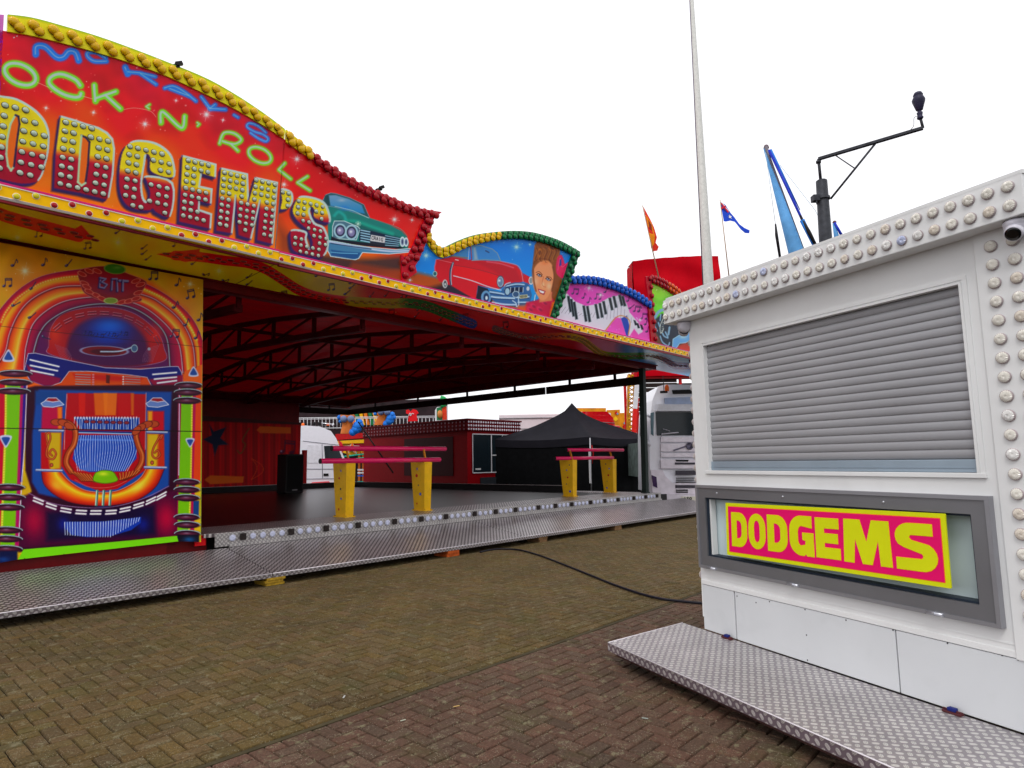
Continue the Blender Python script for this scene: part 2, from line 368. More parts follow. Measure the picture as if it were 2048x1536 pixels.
def painted(name, parent, plane, bot, top, step, art, material, gain=.75, thick=.03, side=(.25, .22, .2)):
    """panel on `plane` between outline curves bot and top (surveyed points), carrying painted artwork"""
    B = plane.hits(bot); T = plane.hits(top)
    Lx = max(np.linalg.norm(np.diff(B, axis=0), axis=1).sum(), np.linalg.norm(np.diff(T, axis=0), axis=1).sum())
    nu = int(Lx / step) + 2; B = resample(B, nu); T = resample(T, nu)
    Ly = np.linalg.norm(T - B, axis=1).max(); nv = int(Ly / step) + 2
    t = np.linspace(0, 1, nv)[:, None, None]; G = B[None] * (1 - t) + T[None] * t     # nv,nu,3
    px = pix(plane.fr.w(G.reshape(-1, 3)))
    b = Brush(px[:, 0], px[:, 1]); art(b); c = b.linear(gain)
    n0 = nu * nv
    idx = np.arange(n0).reshape(nv, nu)
    q = np.stack([idx[:-1, :-1], idx[:-1, 1:], idx[1:, 1:], idx[1:, :-1]], -1).reshape(-1, 4)
    ring = np.concatenate([idx[0, :], idx[1:, -1], idx[-1, -2::-1], idx[-2:0:-1, 0]]); m = len(ring)
    V = np.concatenate([G.reshape(-1, 3), G.reshape(-1, 3)[ring] , G.reshape(-1, 3)[ring] - plane.n * thick])
    r1 = np.arange(n0, n0 + m); r2 = r1 + m
    sq = np.stack([np.roll(r1, -1), r1, r2, np.roll(r2, -1)], -1)
    quads = np.concatenate([q, sq]); nl = len(quads) * 4
    me = bpy.data.meshes.new(name); me.vertices.add(len(V)); me.vertices.foreach_set('co', V.ravel())
    # back face as strips between bottom and top runs
    bi = r2[:nu]; ti = r2[nu - 1 + nv - 1: nu - 1 + nv - 1 + nu][::-1]
    bq = np.stack([bi[1:], bi[:-1], ti[:-1], ti[1:]], -1); quads = np.concatenate([quads, bq])
    me.loops.add(len(quads) * 4); me.loops.foreach_set('vertex_index', quads.ravel().astype(np.int32))
    me.polygons.add(len(quads)); me.polygons.foreach_set('loop_start', np.arange(0, len(quads) * 4, 4, dtype=np.int32)); me.polygons.foreach_set('loop_total', np.full(len(quads), 4, dtype=np.int32))
    me.update(calc_edges=True)
    at = me.attributes.new('paint', 'FLOAT_COLOR', 'POINT'); ca = np.ones((len(V), 4), np.float32); ca[:n0, :3] = c; ca[n0:, :3] = side
    at.data.foreach_set('color', ca.ravel()); me.materials.append(material); me.validate()
    return link(name, me, parent)

# ------------------------------------------------------------------ lamp fittings
def lamp_mesh(name, kind, mats):
    k = MB()
    if kind == 'dome':        # ribbed pearl cap with collar, unit radius, +Z outwards
        k.lathe([(1.0, 0), (1.03, .2), (1.0, .3), (.9, .32)], n=28, m=0)
        n = 36; V = []; pr = [(.92, .24), (.90, .40), (.76, .55), (.55, .64), (.30, .68), (.10, .66)]
        for i, (r, h) in enumerate(pr):
            for j in range(n):
                a = 2 * math.pi * (j + .5 * (i % 2)) / n; rr = r * (1 + (.045 if j % 2 else -.045)); V.append((rr * math.cos(a), rr * math.sin(a), h + (.05 if (j % 2 and 0 < i < 5) else 0)))
        k.add(V, [(i * n + j, i * n + (j + 1) % n, (i + 1) * n + (j + 1) % n, (i + 1) * n + j) for i in range(len(pr) - 1) for j in range(n)] + [tuple((len(pr) - 1) * n + j for j in range(n))], 1, False)
    elif kind == 'globe':     # nubbed turbo cap
        k.lathe([(.98, 0), (.98, .12)], n=18, m=0)
        prof = [(1.0 * math.sin(a), .42 - .52 * math.cos(a)) for a in (.9, 1.25, 1.57, 1.9, 2.2, 2.5, 2.8, 3.05)]
        for j, pr in enumerate(prof): prof[j] = (pr[0] * (1 + .05 * (-1) ** j), pr[1])
        k.lathe(prof, n=30, m=1, lobes=10, amp=.06)
    elif kind == 'disc':      # flush cap seen edge-on under the soffit
        k.lathe([(1.12, 0), (1.12, .10), (1.0, .16)], n=18, m=0)
        k.lathe([(.95, .12), (.85, .24), (.5, .32), (.1, .34)], n=18, m=1)
    elif kind == 'stud':      # small smooth cap in a dark collar
        k.lathe([(1.12, 0), (1.12, .12), (1.0, .16)], n=16, m=0)
        k.lathe([(.95, .1), (.93, .3), (.75, .52), (.45, .66), (.1, .7)], n=16, m=1)
    o = k.build(name, mats); me = o.data; bpy.data.objects.remove(o); return me
class Bank:
    """fittings of one kind on one thing: the 100 largest in view as parts, the rest as one object"""
    def __init__(s, name, fr, root): s.name, s.fr, s.root, s.it = name, fr, root, []
    def put(s, me, pos, n, r, parent, up=(0, 0, 1), h=1.0):
        z = Vector(n).normalized(); u = Vector(up); u = (u - z * u.dot(z)).normalized() if abs(z.dot(u)) < .99 else Vector((1, 0, 0)); x = u.cross(z)
        ro = rng.uniform(0, 6.28); x, u = x * math.cos(ro) + u * math.sin(ro), u * math.cos(ro) - x * math.sin(ro); z2 = (z + x * rng.normal(0, .035) + u * rng.normal(0, .035)).normalized(); x = u.cross(z2).normalized(); u = z2.cross(x); z = z2; r *= rng.uniform(.96, 1.04)
        Mx = Matrix((x, u, z)).transposed().to_4x4() @ Matrix.Diagonal((r, r, r * h, 1)); Mx.translation = Vector(pos)
        w = s.fr.w(np.array(pos)); p = pix(w); d = np.linalg.norm(w - CP); size = r / d
        if p[0] < -30 or p[0] > 2080: size *= .01
        s.it.append((size, me, Mx, parent))
    def flush(s):
        s.it.sort(key=lambda q: -q[0])
        for size, me, Mx, par in s.it[:100]:
            o = link(s.name, me, par); o.matrix_local = Mx
        rest = s.it[100:]
        if rest:
            bm = bmesh.new(); mats = []; off = 0
            for size, me, Mx, par in rest:
                tmp = me.copy(); tmp.transform(Mx); rm = []
                for mm in me.materials:
                    if mm not in mats: mats.append(mm)
                    rm.append(mats.index(mm))
                n0 = len(bm.faces); bm.from_mesh(tmp); bm.faces.ensure_lookup_table()
                for f in bm.faces[n0:]: f.material_index = rm[f.material_index]
                bpy.data.meshes.remove(tmp)
            me = bpy.data.meshes.new(s.name); bm.to_mesh(me); bm.free()
            for mm in mats: me.materials.append(mm)
            link(s.name, me, s.root, kind='stuff')

# ================================================================== GROUND
def brick_ground():
    base = MB(); base.add([(-900, -900, -.016), (900, -900, -.016), (900, 1500, -.016), (-900, 1500, -.016)], [(0, 1, 2, 3)])
    base.build('ground', mat('sand_joint', (26, 20, 10), .95, var=.35, scale=.6, bump=.3, bscale=40), kind='structure')
    # herringbone blocks 200 x 100 laid square to the ride, mossy olive on one side of the channel and red on the other
    w = .1; g = .0075; V = []; Fc = []; C = []
    EDGE = 3.70                                           # channel line, metres from the camera along the ride's depth axis
    def brick(u0, w0, u1, w1, red):
        j = lambda: rng.uniform(-.0009, .0009)
        z = rng.uniform(-.0022, .0008); tx, ty = rng.uniform(-.0012, .0012, 2)
        ch = .0065; b = len(V)
        for (d, zz) in ((g * .4, -.015), (g, z - .0035), (g + ch * .7, z)):
            for (uu, ww) in ((u0 + d, w0 + d), (u1 - d, w0 + d), (u1 - d, w1 - d), (u0 + d, w1 - d)):
                V.append((uu + j(), ww + j(), zz + (tx * (uu - u0) + ty * (ww - w0)) * 8))
        for l in (0, 4):
            for k in range(4): Fc.append((b + l + k, b + l + (k + 1) % 4, b + l + 4 + (k + 1) % 4, b + l + 4 + k))
        Fc.append((b + 8, b + 9, b + 10, b + 11))
        if red: c = np.array((.090, .051, .034)) * rng.uniform(.88, 1.12); c[0] *= rng.uniform(.9, 1.12)
        else: c = np.array((.092, .062, .022)) * rng.uniform(.87, 1.13); c[0] *= rng.uniform(.94, 1.1); c[2] *= rng.uniform(.85, 1.3)
        if rng.random() < .04: c *= .78
        C.extend([c] * 12)
    def herring(u0, u1, w0, w1, red):
        n0, n1 = int(u0 / w) - 4, int(u1 / w) + 4; m0, m1 = int(w0 / w) - 4, int(w1 / w) + 4
        for i in range(n0, n1):
            for k in range(m0, m1):
                s = (i + k) % 4 if True else 0
                s = (i - k) % 4
                if s == 0: a = (i * w, k * w, (i + 2) * w, (k + 1) * w)
                elif s == 3: a = (i * w, k * w, (i + 1) * w, (k + 2) * w) if True else None
                else: continue
                a = (max(a[0], u0), max(a[1], w0), min(a[2], u1), min(a[3], w1))
                if a[2] - a[0] < .02 or a[3] - a[1] < .02: continue
                cu, cw = (a[0] + a[2]) / 2, (a[1] + a[3]) / 2
                Q = cu * RX + cw * RW
                if Q[1] < .8 or not (-1.9 < (Q[0] / Q[1]) < 1.15): continue
                brick(*a, red)
    herring(-4, 20, EDGE + .16, 9.6, False)
    herring(-3, 17, -6.0, EDGE, True)
    for k in range(-15, 120): brick(-1 + k * .2, EDGE + .055, -.8 + k * .2, EDGE + .157, False)
    me = bpy.data.meshes.new('paving'); me.from_pydata(V, [], Fc)
    at = me.attributes.new('tone', 'FLOAT_COLOR', 'POINT'); ca = np.ones((len(V), 4), np.float32); ca[:, :3] = np.array(C); at.data.foreach_set('color', ca.ravel())
    m = bpy.data.materials.new('block_paving'); m.use_nodes = True; t = m.node_tree; b = t.nodes['Principled BSDF']
    a = t.nodes.new('ShaderNodeAttribute'); a.attribute_name = 'tone'; tc = t.nodes.new('ShaderNodeTexCoord')
    def noise(s, d=6, r=.6):
        q = t.nodes.new('ShaderNodeTexNoise'); q.inputs['Scale'].default_value = s; q.inputs['Detail'].default_value = d; q.inputs['Roughness'].default_value = r; t.links.new(tc.outputs['Object'], q.inputs['Vector']); return q.outputs['Fac']
    v1 = N(t, 'ShaderNodeMapRange', None, (noise(60, 9, .8), .3, .7, .3, 1.75)); v2 = N(t, 'ShaderNodeMapRange', None, (noise(.9, 4), .3, .7, .82, 1.18))
    sc1 = t.nodes.new('ShaderNodeVectorMath'); sc1.operation = 'SCALE'; t.links.new(a.outputs['Color'], sc1.inputs[0]); t.links.new(N(t, 'ShaderNodeMath', 'MULTIPLY', (v1, v2)), sc1.inputs['Scale'])
    # moss patches, pale lichen and bright grit
    moss = t.nodes.new('ShaderNodeMixRGB'); t.links.new(N(t, 'ShaderNodeMapRange', None, (noise(2.3, 7, .7), .52, .72, 0.0, .5)), moss.inputs[0]); t.links.new(sc1.outputs[0], moss.inputs[1]); moss.inputs[2].default_value = (.050, .056, .010, 1)
    li = t.nodes.new('ShaderNodeMixRGB'); t.links.new(N(t, 'ShaderNodeMapRange', None, (noise(11, 9, .8), .55, .62, 0.0, .8)), li.inputs[0]); t.links.new(moss.outputs[0], li.inputs[1]); li.inputs[2].default_value = (.19, .17, .10, 1)
    vo = t.nodes.new('ShaderNodeTexVoronoi'); vo.inputs['Scale'].default_value = 75; t.links.new(tc.outputs['Object'], vo.inputs['Vector'])
    gr = t.nodes.new('ShaderNodeMixRGB'); t.links.new(N(t, 'ShaderNodeMath', 'MULTIPLY', (N(t, 'ShaderNodeMapRange', None, (vo.outputs['Distance'], .16, .28, 1.0, 0.0)), N(t, 'ShaderNodeMapRange', None, (noise(9), .44, .56, 0.0, .85)))), gr.inputs[0]); t.links.new(li.outputs[0], gr.inputs[1]); gr.inputs[2].default_value = (.27, .24, .17, 1)
    t.links.new(gr.outputs[0], b.inputs['Base Color']); b.inputs['Roughness'].default_value = .85; b.inputs['Specular IOR Level'].default_value = .2
    bp = t.nodes.new('ShaderNodeBump'); bp.inputs['Strength'].default_value = .7; bp.inputs['Distance'].default_value = .004; t.links.new(noise(120, 6, .8), bp.inputs['Height']); t.links.new(bp.outputs[0], b.inputs['Normal'])
    me.materials.append(m); o = link('paving', me, None, kind='structure'); o.rotation_euler = (0, 0, RIDE.ang)
    ch = MB(); ch.box((-4, EDGE + .006, -.011), (22, EDGE + .044, -.004)); o = ch.build('drain_channel', mat('channel_concrete', (70, 62, 42), .9, var=.3, scale=9, bump=.4), kind='structure'); o.rotation_euler = (0, 0, RIDE.ang)
brick_ground()

# ================================================================== DODGEM RIDE
PAINT = paint_mat('gloss_sign_paint', .26)
PAINT_MATT = paint_mat('satin_sign_paint', .45)
m_red = mat('ride_red', (190, 12, 18), .4, var=.15)
m_dred = mat('ride_deep_red', (120, 6, 14), .45, var=.2)
m_black = mat('black_steel', (22, 20, 22), .5, var=.3)
m_dark = mat('dark_truss', (88, 14, 20), .55, var=.4, scale=3, spec=.1)
m_yel = mat('post_yellow', (232, 178, 8), .4, var=.1, dirt=.25)
m_pink = mat('pink_rail', (226, 18, 96), .3, var=.06, coat=.3)
m_collar = mat('lamp_collar', (60, 20, 50), .5)
cap = lambda nm, rgb, rough=.22, spec=.3: mat(nm, rgb, rough, var=.4, scale=60, spec=spec)
c_gold, c_red, c_green, c_blue = cap('cap_amber', (246, 186, 6)), cap('cap_red', (176, 4, 24)), cap('cap_green', (6, 120, 66)), cap('cap_blue', (14, 92, 205))
c_orange, c_clear, c_lemon, c_lilac = cap('cap_orange', (240, 92, 10)), cap('cap_clear', (196, 216, 196)), cap('cap_lemon', (214, 206, 20)), cap('cap_pale_blue', (206, 210, 236))
c_pearl, c_pearl2 = cap('cap_pearl', (238, 230, 220), .16, .6), cap('cap_cool_pearl', (196, 204, 236), .16, .6)
c_pearl3, c_pearl4 = cap('cap_dull_pearl', (226, 216, 202), .22, .5), cap('cap_bright_pearl', (246, 242, 234), .14, .7)
pearl = lambda: [c_pearl, c_pearl, c_pearl, c_pearl3, c_pearl4][int(rng.integers(5))]
c_dkred, c_olive, c_dkgreen, c_dkblue, c_grey = cap('cap_dark_red', (130, 8, 16)), cap('cap_olive', (150, 140, 22)), cap('cap_bottle_green', (10, 70, 26)), cap('cap_navy', (14, 52, 120)), cap('cap_smoke', (90, 84, 84))
c_dead = mat('cap_broken', (44, 36, 34), .6, var=.5, scale=30)
LM = {}
def lamp(kind, capm, collar=None):
    k = (kind, capm.name, (collar or m_collar).name)
    if k not in LM: LM[k] = lamp_mesh('lamp_fitting', kind, [collar or m_collar, capm])
    return LM[k]

ride = empty('dodgem_ride', (0, 0, 0), RIDE.ang, label='long red dodgem ride with painted rounding boards and lamp borders, open front behind the ramp', cat='dodgem ride')
STRIP_W, STRIP_Z, FRONT_W = 8.4, 4.60, 9.8
LEAN = math.radians(7)
board = Plane(RIDE, (0, STRIP_W, STRIP_Z), LEAN)
letter_bank, border_bank, rail_bank, soffit_bank, riser_bank = (Bank(n, RIDE, ride) for n in ('letter_lamp', 'border_lamp', 'rail_lamp', 'soffit_lamp', 'step_lamp'))

def ribbon(name, parent, outer, inner, cols, spacing, lr, pl=None, thick=.05, rows=(.3, .7), skip0=.3, lampkind='globe', edge=None, bank=None, lamp_cols=None):
    """raised border strip between two surveyed curves, studded with lamps in alternating rows"""
    pl = pl or board.off(.025); O = pl.hits(cr(outer, 6)); I = pl.hits(cr(inner, 6))
    L = np.linalg.norm(np.diff((resample(O, 60) + resample(I, 60)) / 2, axis=0), axis=1).sum(); n = max(8, int(L / .03)) + 1
    O, I = resample(O, n), resample(I, n); t = np.linspace(0, 1, n)
    V = np.concatenate([O, O * .8 + I * .2, I, O - pl.n * thick, I - pl.n * thick]); k = np.arange(n - 1)
    def q(a, b): return np.stack([a * n + k, a * n + k + 1, b * n + k + 1, b * n + k], -1)
    Fc = np.concatenate([q(0, 1), q(1, 2), q(2, 4), q(4, 3), q(3, 0), [[0, n, 2 * n, 4 * n]], [[0, 4 * n, 3 * n, 3 * n]]])
    Fl = [tuple(f) if len(set(f)) == 4 else tuple(dict.fromkeys(f)) for f in Fc] + [(n - 1, 4 * n - 1, 5 * n - 1), (n - 1, 5 * n - 1, 3 * n - 1, 2 * n - 1)]
    st = [c[0] for c in cols]; cc = np.array([lin(c[1]) for c in cols]); base = np.stack([np.interp(t, st, cc[:, j]) for j in range(3)], -1) / .8
    ec = base if edge is None else np.tile(lin(edge) / .8, (n, 1))
    me = bpy.data.meshes.new(name); me.from_pydata([tuple(v) for v in V], [], Fl); at = me.attributes.new('paint', 'FLOAT_COLOR', 'POINT')
    ca = np.ones((len(V), 4), np.float32); ca[:n, :3] = ec; ca[n:2 * n, :3] = base; ca[2 * n:3 * n, :3] = base; ca[3 * n:4 * n, :3] = ec; ca[4 * n:, :3] = base; ca[:, :3] = np.clip(ca[:, :3], 0, .95)
    at.data.foreach_set('color', ca.ravel()); me.materials.append(PAINT)
    bm = bmesh.new(); bm.from_mesh(me); bmesh.ops.recalc_face_normals(bm, faces=bm.faces[:]); bm.to_mesh(me); bm.free()
    o = link(name, me, parent)
    m = int(L / spacing); bank = bank or border_bank
    for j in range(m):
        f = (j + skip0) / m; x = f * (n - 1); i = int(x); fr = x - i; i1 = min(i + 1, n - 1)
        for rr, row in enumerate(rows):
            ff = min(.999, max(0, f + (.5 if rr else 0) / m * .55)); x = ff * (n - 1); i = int(x); fr = x - i; i1 = min(i + 1, n - 1)
            a = O[i] * (1 - fr) + O[i1] * fr; b_ = I[i] * (1 - fr) + I[i1] * fr; p = a * (1 - row) + b_ * row
            cm = lamp_cols(ff) if lamp_cols else c_red
            bank.put(lamp(lampkind, cm, m_collar), p + pl.n * .002, pl.n, lr, o)
    return o

# ---- board 1 and 2: title boards -------------------------------------------------------------
Z6 = lambda p: sc(p, 6.1454, 0, 20); Z3 = lambda p: sc(p, 3.4133); Z5 = lambda p: sc(p, 5.12, 0, 250); ZB = lambda p: sc(p, 3.4133, 350, 230); ZC = lambda p: sc(p, 8.192, 620, 370)
YEL, CRIM = (238, 200, 16), (178, 4, 44)
def face_col(y0, slope, y1=None):
    def f(x, y):
        t = np.clip((y - (y0 + slope * x)) / 17 + .5, 0, 1)[:, None]; d = np.clip((y - (y0 + slope * x)) / 90, 0, 1)[:, None]; return np.array(YEL) * (1 - t) + np.array(CRIM) * t * (1 - .25 * d)
    return f
LETTERS = [  # outline, holes, split line y = a + b x, lamp pitch
    ([(-52, 190), (-30, 187), (0, 193), (32, 199), (65, 218), (85, 238), (94, 256), (97, 275), (95, 305), (89, 330), (82, 352), (68, 366), (39, 368), (0, 359), (-30, 350), (-60, 330)], [[(31, 230), (21, 248), (14.6, 279), (12.7, 308), (16, 332), (22, 341), (28, 333), (32, 299), (36, 269), (39, 248), (37, 233)]], (291, .17), 20.5),
    ([(120, 233), (145, 240), (168, 248), (195, 256), (213, 266), (224, 279), (228, 299), (225, 348), (217, 394), (211, 400), (160, 387), (107, 377), (110, 310)], [[(163, 271), (172, 275), (179, 284), (176, 330), (171, 366), (163, 371), (156, 364), (159, 318)]], (282, .20), 17.2),
    ([(262, 285), (283, 282), (312, 288), (336, 305), (346, 326), (345, 356), (302, 344), (299, 315), (291, 310), (288, 328), (282, 367), (285, 396), (293, 404), (299, 387), (293, 365), (293, 353), (344, 367), (340, 432), (313, 426), (305, 419), (297, 422), (273, 420), (254, 412), (242, 394), (237, 367), (239, 328), (246, 300)], [], (296, .20), 16.0),
    ([(364, 312), (431, 329.6), (430, 356), (402, 347), (398, 373.6), (423, 379), (421, 409), (398, 403), (397, 420.5), (422, 429), (420, 458.5), (357, 444)], [], (302, .205), 13.5),
    ([(441, 337), (494, 349), (496, 404), (510, 356), (554, 366), (544, 489), (513, 481), (520, 400), (501, 479), (476, 471), (471, 391), (463, 468), (431, 462)], [], (302, .21), 12.6),
    ([(561, 379), (581, 385), (584, 403), (575, 417), (560, 419), (563, 400)], [], (600, 0), 12.0),
    ([(595, 397), (614, 394), (643, 403), (655, 420), (658, 446), (628, 436), (627, 420), (621, 415), (618, 426), (628, 447), (646, 456), (655, 479), (653, 502), (640, 515), (614, 511), (587, 502), (580, 479), (583, 461), (611, 465), (611, 479), (618, 498), (624, 485), (614, 461), (593, 441), (584, 420)], [], (447, -.02), 12.0)]
def letters(b, which):
    for k in which:
        P, H, (y0, sl), pitch = LETTERS[k]
        Ps = cr(P, 4, True) if k in (0, 2, 6, 5) else np.array(P, float)
        if k in (3, 4, 1): Ps = np.array(P, float)
        sh = Ps + np.array((-5, 6)); b.poly(sh, (38, 26, 70), 2.4, .92); b.poly(Ps + np.array((-2.5, 3)), (40, 24, 84), 1.6)
        for h in H: b.poly(h, (226, 96, 14), 1)
        b.poly(Ps + np.array((2.2, -2.2)), (176, 196, 190), 1.0, holes=[np.array(h) for h in H])
        b.poly(Ps, face_col(y0, sl), .8, holes=[np.array(h) for h in H])
        b.line(Ps + np.array((1.2, -1.4)), 2.6, (178, 190, 206), .9, .0)
        # pale highlight down right and upper edges, violet shade left and under
        n = len(Ps)
        for i in range(n):
            a, c = Ps[i], Ps[(i + 1) % n]; e = c - a; L = np.hypot(*e)
            if L < .1: continue
            nx, ny = e[1] / L, -e[0] / L                # outward for clockwise-in-image outlines
            if nx * .8 - ny * .6 > .25: b.line([a, c], 3.4, (176, 200, 196), 1.0, .95)
            elif nx * .8 - ny * .6 < -.3: b.line([a, c], 3.0, (52, 22, 92), 1.3, .8)
        for h in H:
            h = np.array(h); m = len(h)
            for i in range(m):
                a, c = h[i], h[(i + 1) % m]; mid = (a + c) / 2 - h.mean(0)
                b.line([a, c], 4.2, (166, 204, 160) if mid[0] < 0 else (34, 26, 66), 1.0, .95)
def letter_lamps(which, parent):
    for k in which:
        P, H, (y0, sl), s = LETTERS[k]; P = np.array(P, float); hs_ = [np.array(h, float) for h in H]
        x0, x1, y0_, y1 = P[:, 0].min(), P[:, 0].max(), P[:, 1].min(), P[:, 1].max()
        gx, gy = [], []
        for i in range(-3, 16):
            for j in range(-8, 18):
                gx.append(x0 + .42 * s + i * s - .09 * (j * s * 1.02)); gy.append(y0_ + .45 * s + j * s * 1.02 + .235 * i * s)
        gx, gy = np.array(gx), np.array(gy); ok = inside(gx, gy, P) & (dist_poly(gx, gy, P, True) > .22 * s)
        for h in hs_: ok &= ~inside(gx, gy, h) & (dist_poly(gx, gy, h, True) > .26 * s)
        for x, y in zip(gx[ok], gy[ok]):
            if x < -8: continue
            letter_bank.put(lamp('stud', c_clear), board.hit(x, y) + board.n * .002, board.n, .029, parent)
GRN, GRY, BLU = (112, 214, 34), (172, 196, 190), (28, 120, 232)
def neon(b, strokes, w, col, core, cw, closed=False):
    for st in strokes: b.line(st, w + 3, col, 2.6, .55, smooth=len(st) > 3, closed=closed)
    for st in strokes: b.line(st, w, col, 1.2, .95, smooth=len(st) > 3, closed=closed)
    for st in strokes: b.line(np.array(st) + np.array((-.8, -.6)), cw, core, 1.0, .95, smooth=len(st) > 3, closed=closed)
def ellpts(cx, cy, rx, ry, rot, a0=0, a1=6.283, n=22):
    c, s = math.cos(rot), math.sin(rot); return [(cx + rx * math.cos(a) * c - ry * math.sin(a) * s, cy + rx * math.cos(a) * s + ry * math.sin(a) * c) for a in np.linspace(a0, a1, n)]
def title_bg(b):
    def f(x, y):
        top = 50 + .00045 * np.maximum(x, 0) ** 2 + .12 * x; bot = 372 + .235 * x
        t = np.clip((y - top) / (bot - top), 0, 1); t = np.clip(t + .08 * np.sin(x / 37 + y / 60) + .05 * np.sin(x / 15 - y / 22), 0, 1)[:, None]
        c0, c1, c2, c3 = (np.array(v, float) for v in ((204, 16, 44), (212, 20, 26), (228, 70, 8), (232, 104, 2)))
        return np.where(t < .35, c0 + (c1 - c0) * t / .35, np.where(t < .6, c1 + (c2 - c1) * (t - .35) / .25, c2 + (c3 - c2) * np.minimum(1, (t - .6) / .25)))
    b.grad(f); b.clouds(.07, 40, 3)
def title_art_1(b):
    title_bg(b); b.specks(90, 0, 60, 570, 500, (255, 190, 170)); b.specks(25, 0, 60, 570, 450, (255, 230, 220), (.8, 1.8))
    # blue wordmark and lime wordmark, hand lettered
    neon(b, [Z6([(440, 545), (450, 450), (560, 455), (690, 575), (780, 580), (850, 510), (930, 525), (968, 620)])], 12.5, BLU, (128, 170, 214), 2.2)
    neon(b, [Z6([(1300, 590), (1200, 525), (1090, 520), (1078, 570), (1160, 630), (1310, 632)])], 8.5, BLU, (128, 170, 214), 2)
    neon(b, [Z6([(1540, 705), (1570, 785)])], 12, BLU, (140, 180, 220), 2); neon(b, [Z6([(1910, 820), (1720, 775), (1570, 762)]), Z6([(1730, 785), (1920, 915)])], 7.5, BLU, (120, 180, 230), 1.8)
    neon(b, [Z3([(1125, 602), (1185, 590), (1255, 625), (1338, 690)]), Z3([(1160, 606), (1290, 655)])], 7.5, BLU, (130, 180, 226), 1.8)
    neon(b, [Z3([(1375, 662), (1435, 742), (1540, 748)]), Z3([(1435, 742), (1470, 715)])], 7.5, BLU, (130, 180, 226), 1.6)
    neon(b, [Z3([(1598, 785), (1626, 802)])], 6, BLU, (130, 180, 226), 1.4)
    neon(b, [Z3([(1815, 905), (1765, 862), (1705, 842), (1688, 866), (1735, 898), (1795, 918), (1830, 946), (1815, 966), (1765, 945), (1712, 908)])], 5.5, BLU, (130, 180, 226), 1.4)
    neon(b, [ellpts(41, 149, 33, 19, .42)], 13, GRN, GRY, 5.5)
    neon(b, [Z6([(990, 930), (930, 860), (800, 800), (700, 795), (620, 840), (612, 910), (690, 985), (800, 1045), (920, 1075), (985, 1065), (1000, 1030)])], 13, GRN, GRY, 5.5)
    neon(b, [Z6([(1160, 925), (1175, 1120)]), Z6([(1425, 1005), (1190, 1085)]), Z6([(1300, 1050), (1480, 1215)])], 12, GRN, GRY, 4.5)
    neon(b, [Z3([(1022, 714), (1000, 728), (1018, 742)]), Z3([(1348, 838), (1362, 848), (1350, 860)])], 5.5, GRN, GRY, 2)
    neon(b, [Z3([(1100, 838), (1112, 765), (1240, 875), (1262, 795)])], 11, GRN, GRY, 4)
    neon(b, [Z3([(1500, 980), (1530, 910), (1600, 912), (1648, 955), (1600, 985), (1520, 965)]), Z3([(1580, 985), (1625, 1030)])], 8, GRN, GRY, 3)
    neon(b, [ellpts(520, 310.6, 24, 14, .45)], 8, GRN, GRY, 3); neon(b, [Z3([(1945, 1115), (1905, 1160), (1985, 1222)])], 7.5, GRN, GRY, 2.6)
    b.line([(75, 165), (98, 175)], .8, (240, 170, 150)); b.line([(165, 192), (185, 198)], .8, (240, 170, 150)); b.line([(248, 219), (270, 216), (300, 222), (312, 234)], .8, (240, 160, 140), smooth=True)
    letters(b, range(0, 5))
    for x, y, r in ((290, 248, 9), (413, 229, 11), (92, 216, 5), (187, 225, 5), (352, 201, 4), (446, 240, 4)): b.star(x, y, r)
    for x, y in ((34, 72), (28, 75)): b.ell(x, y, 1.2, 1.2, (250, 250, 250))
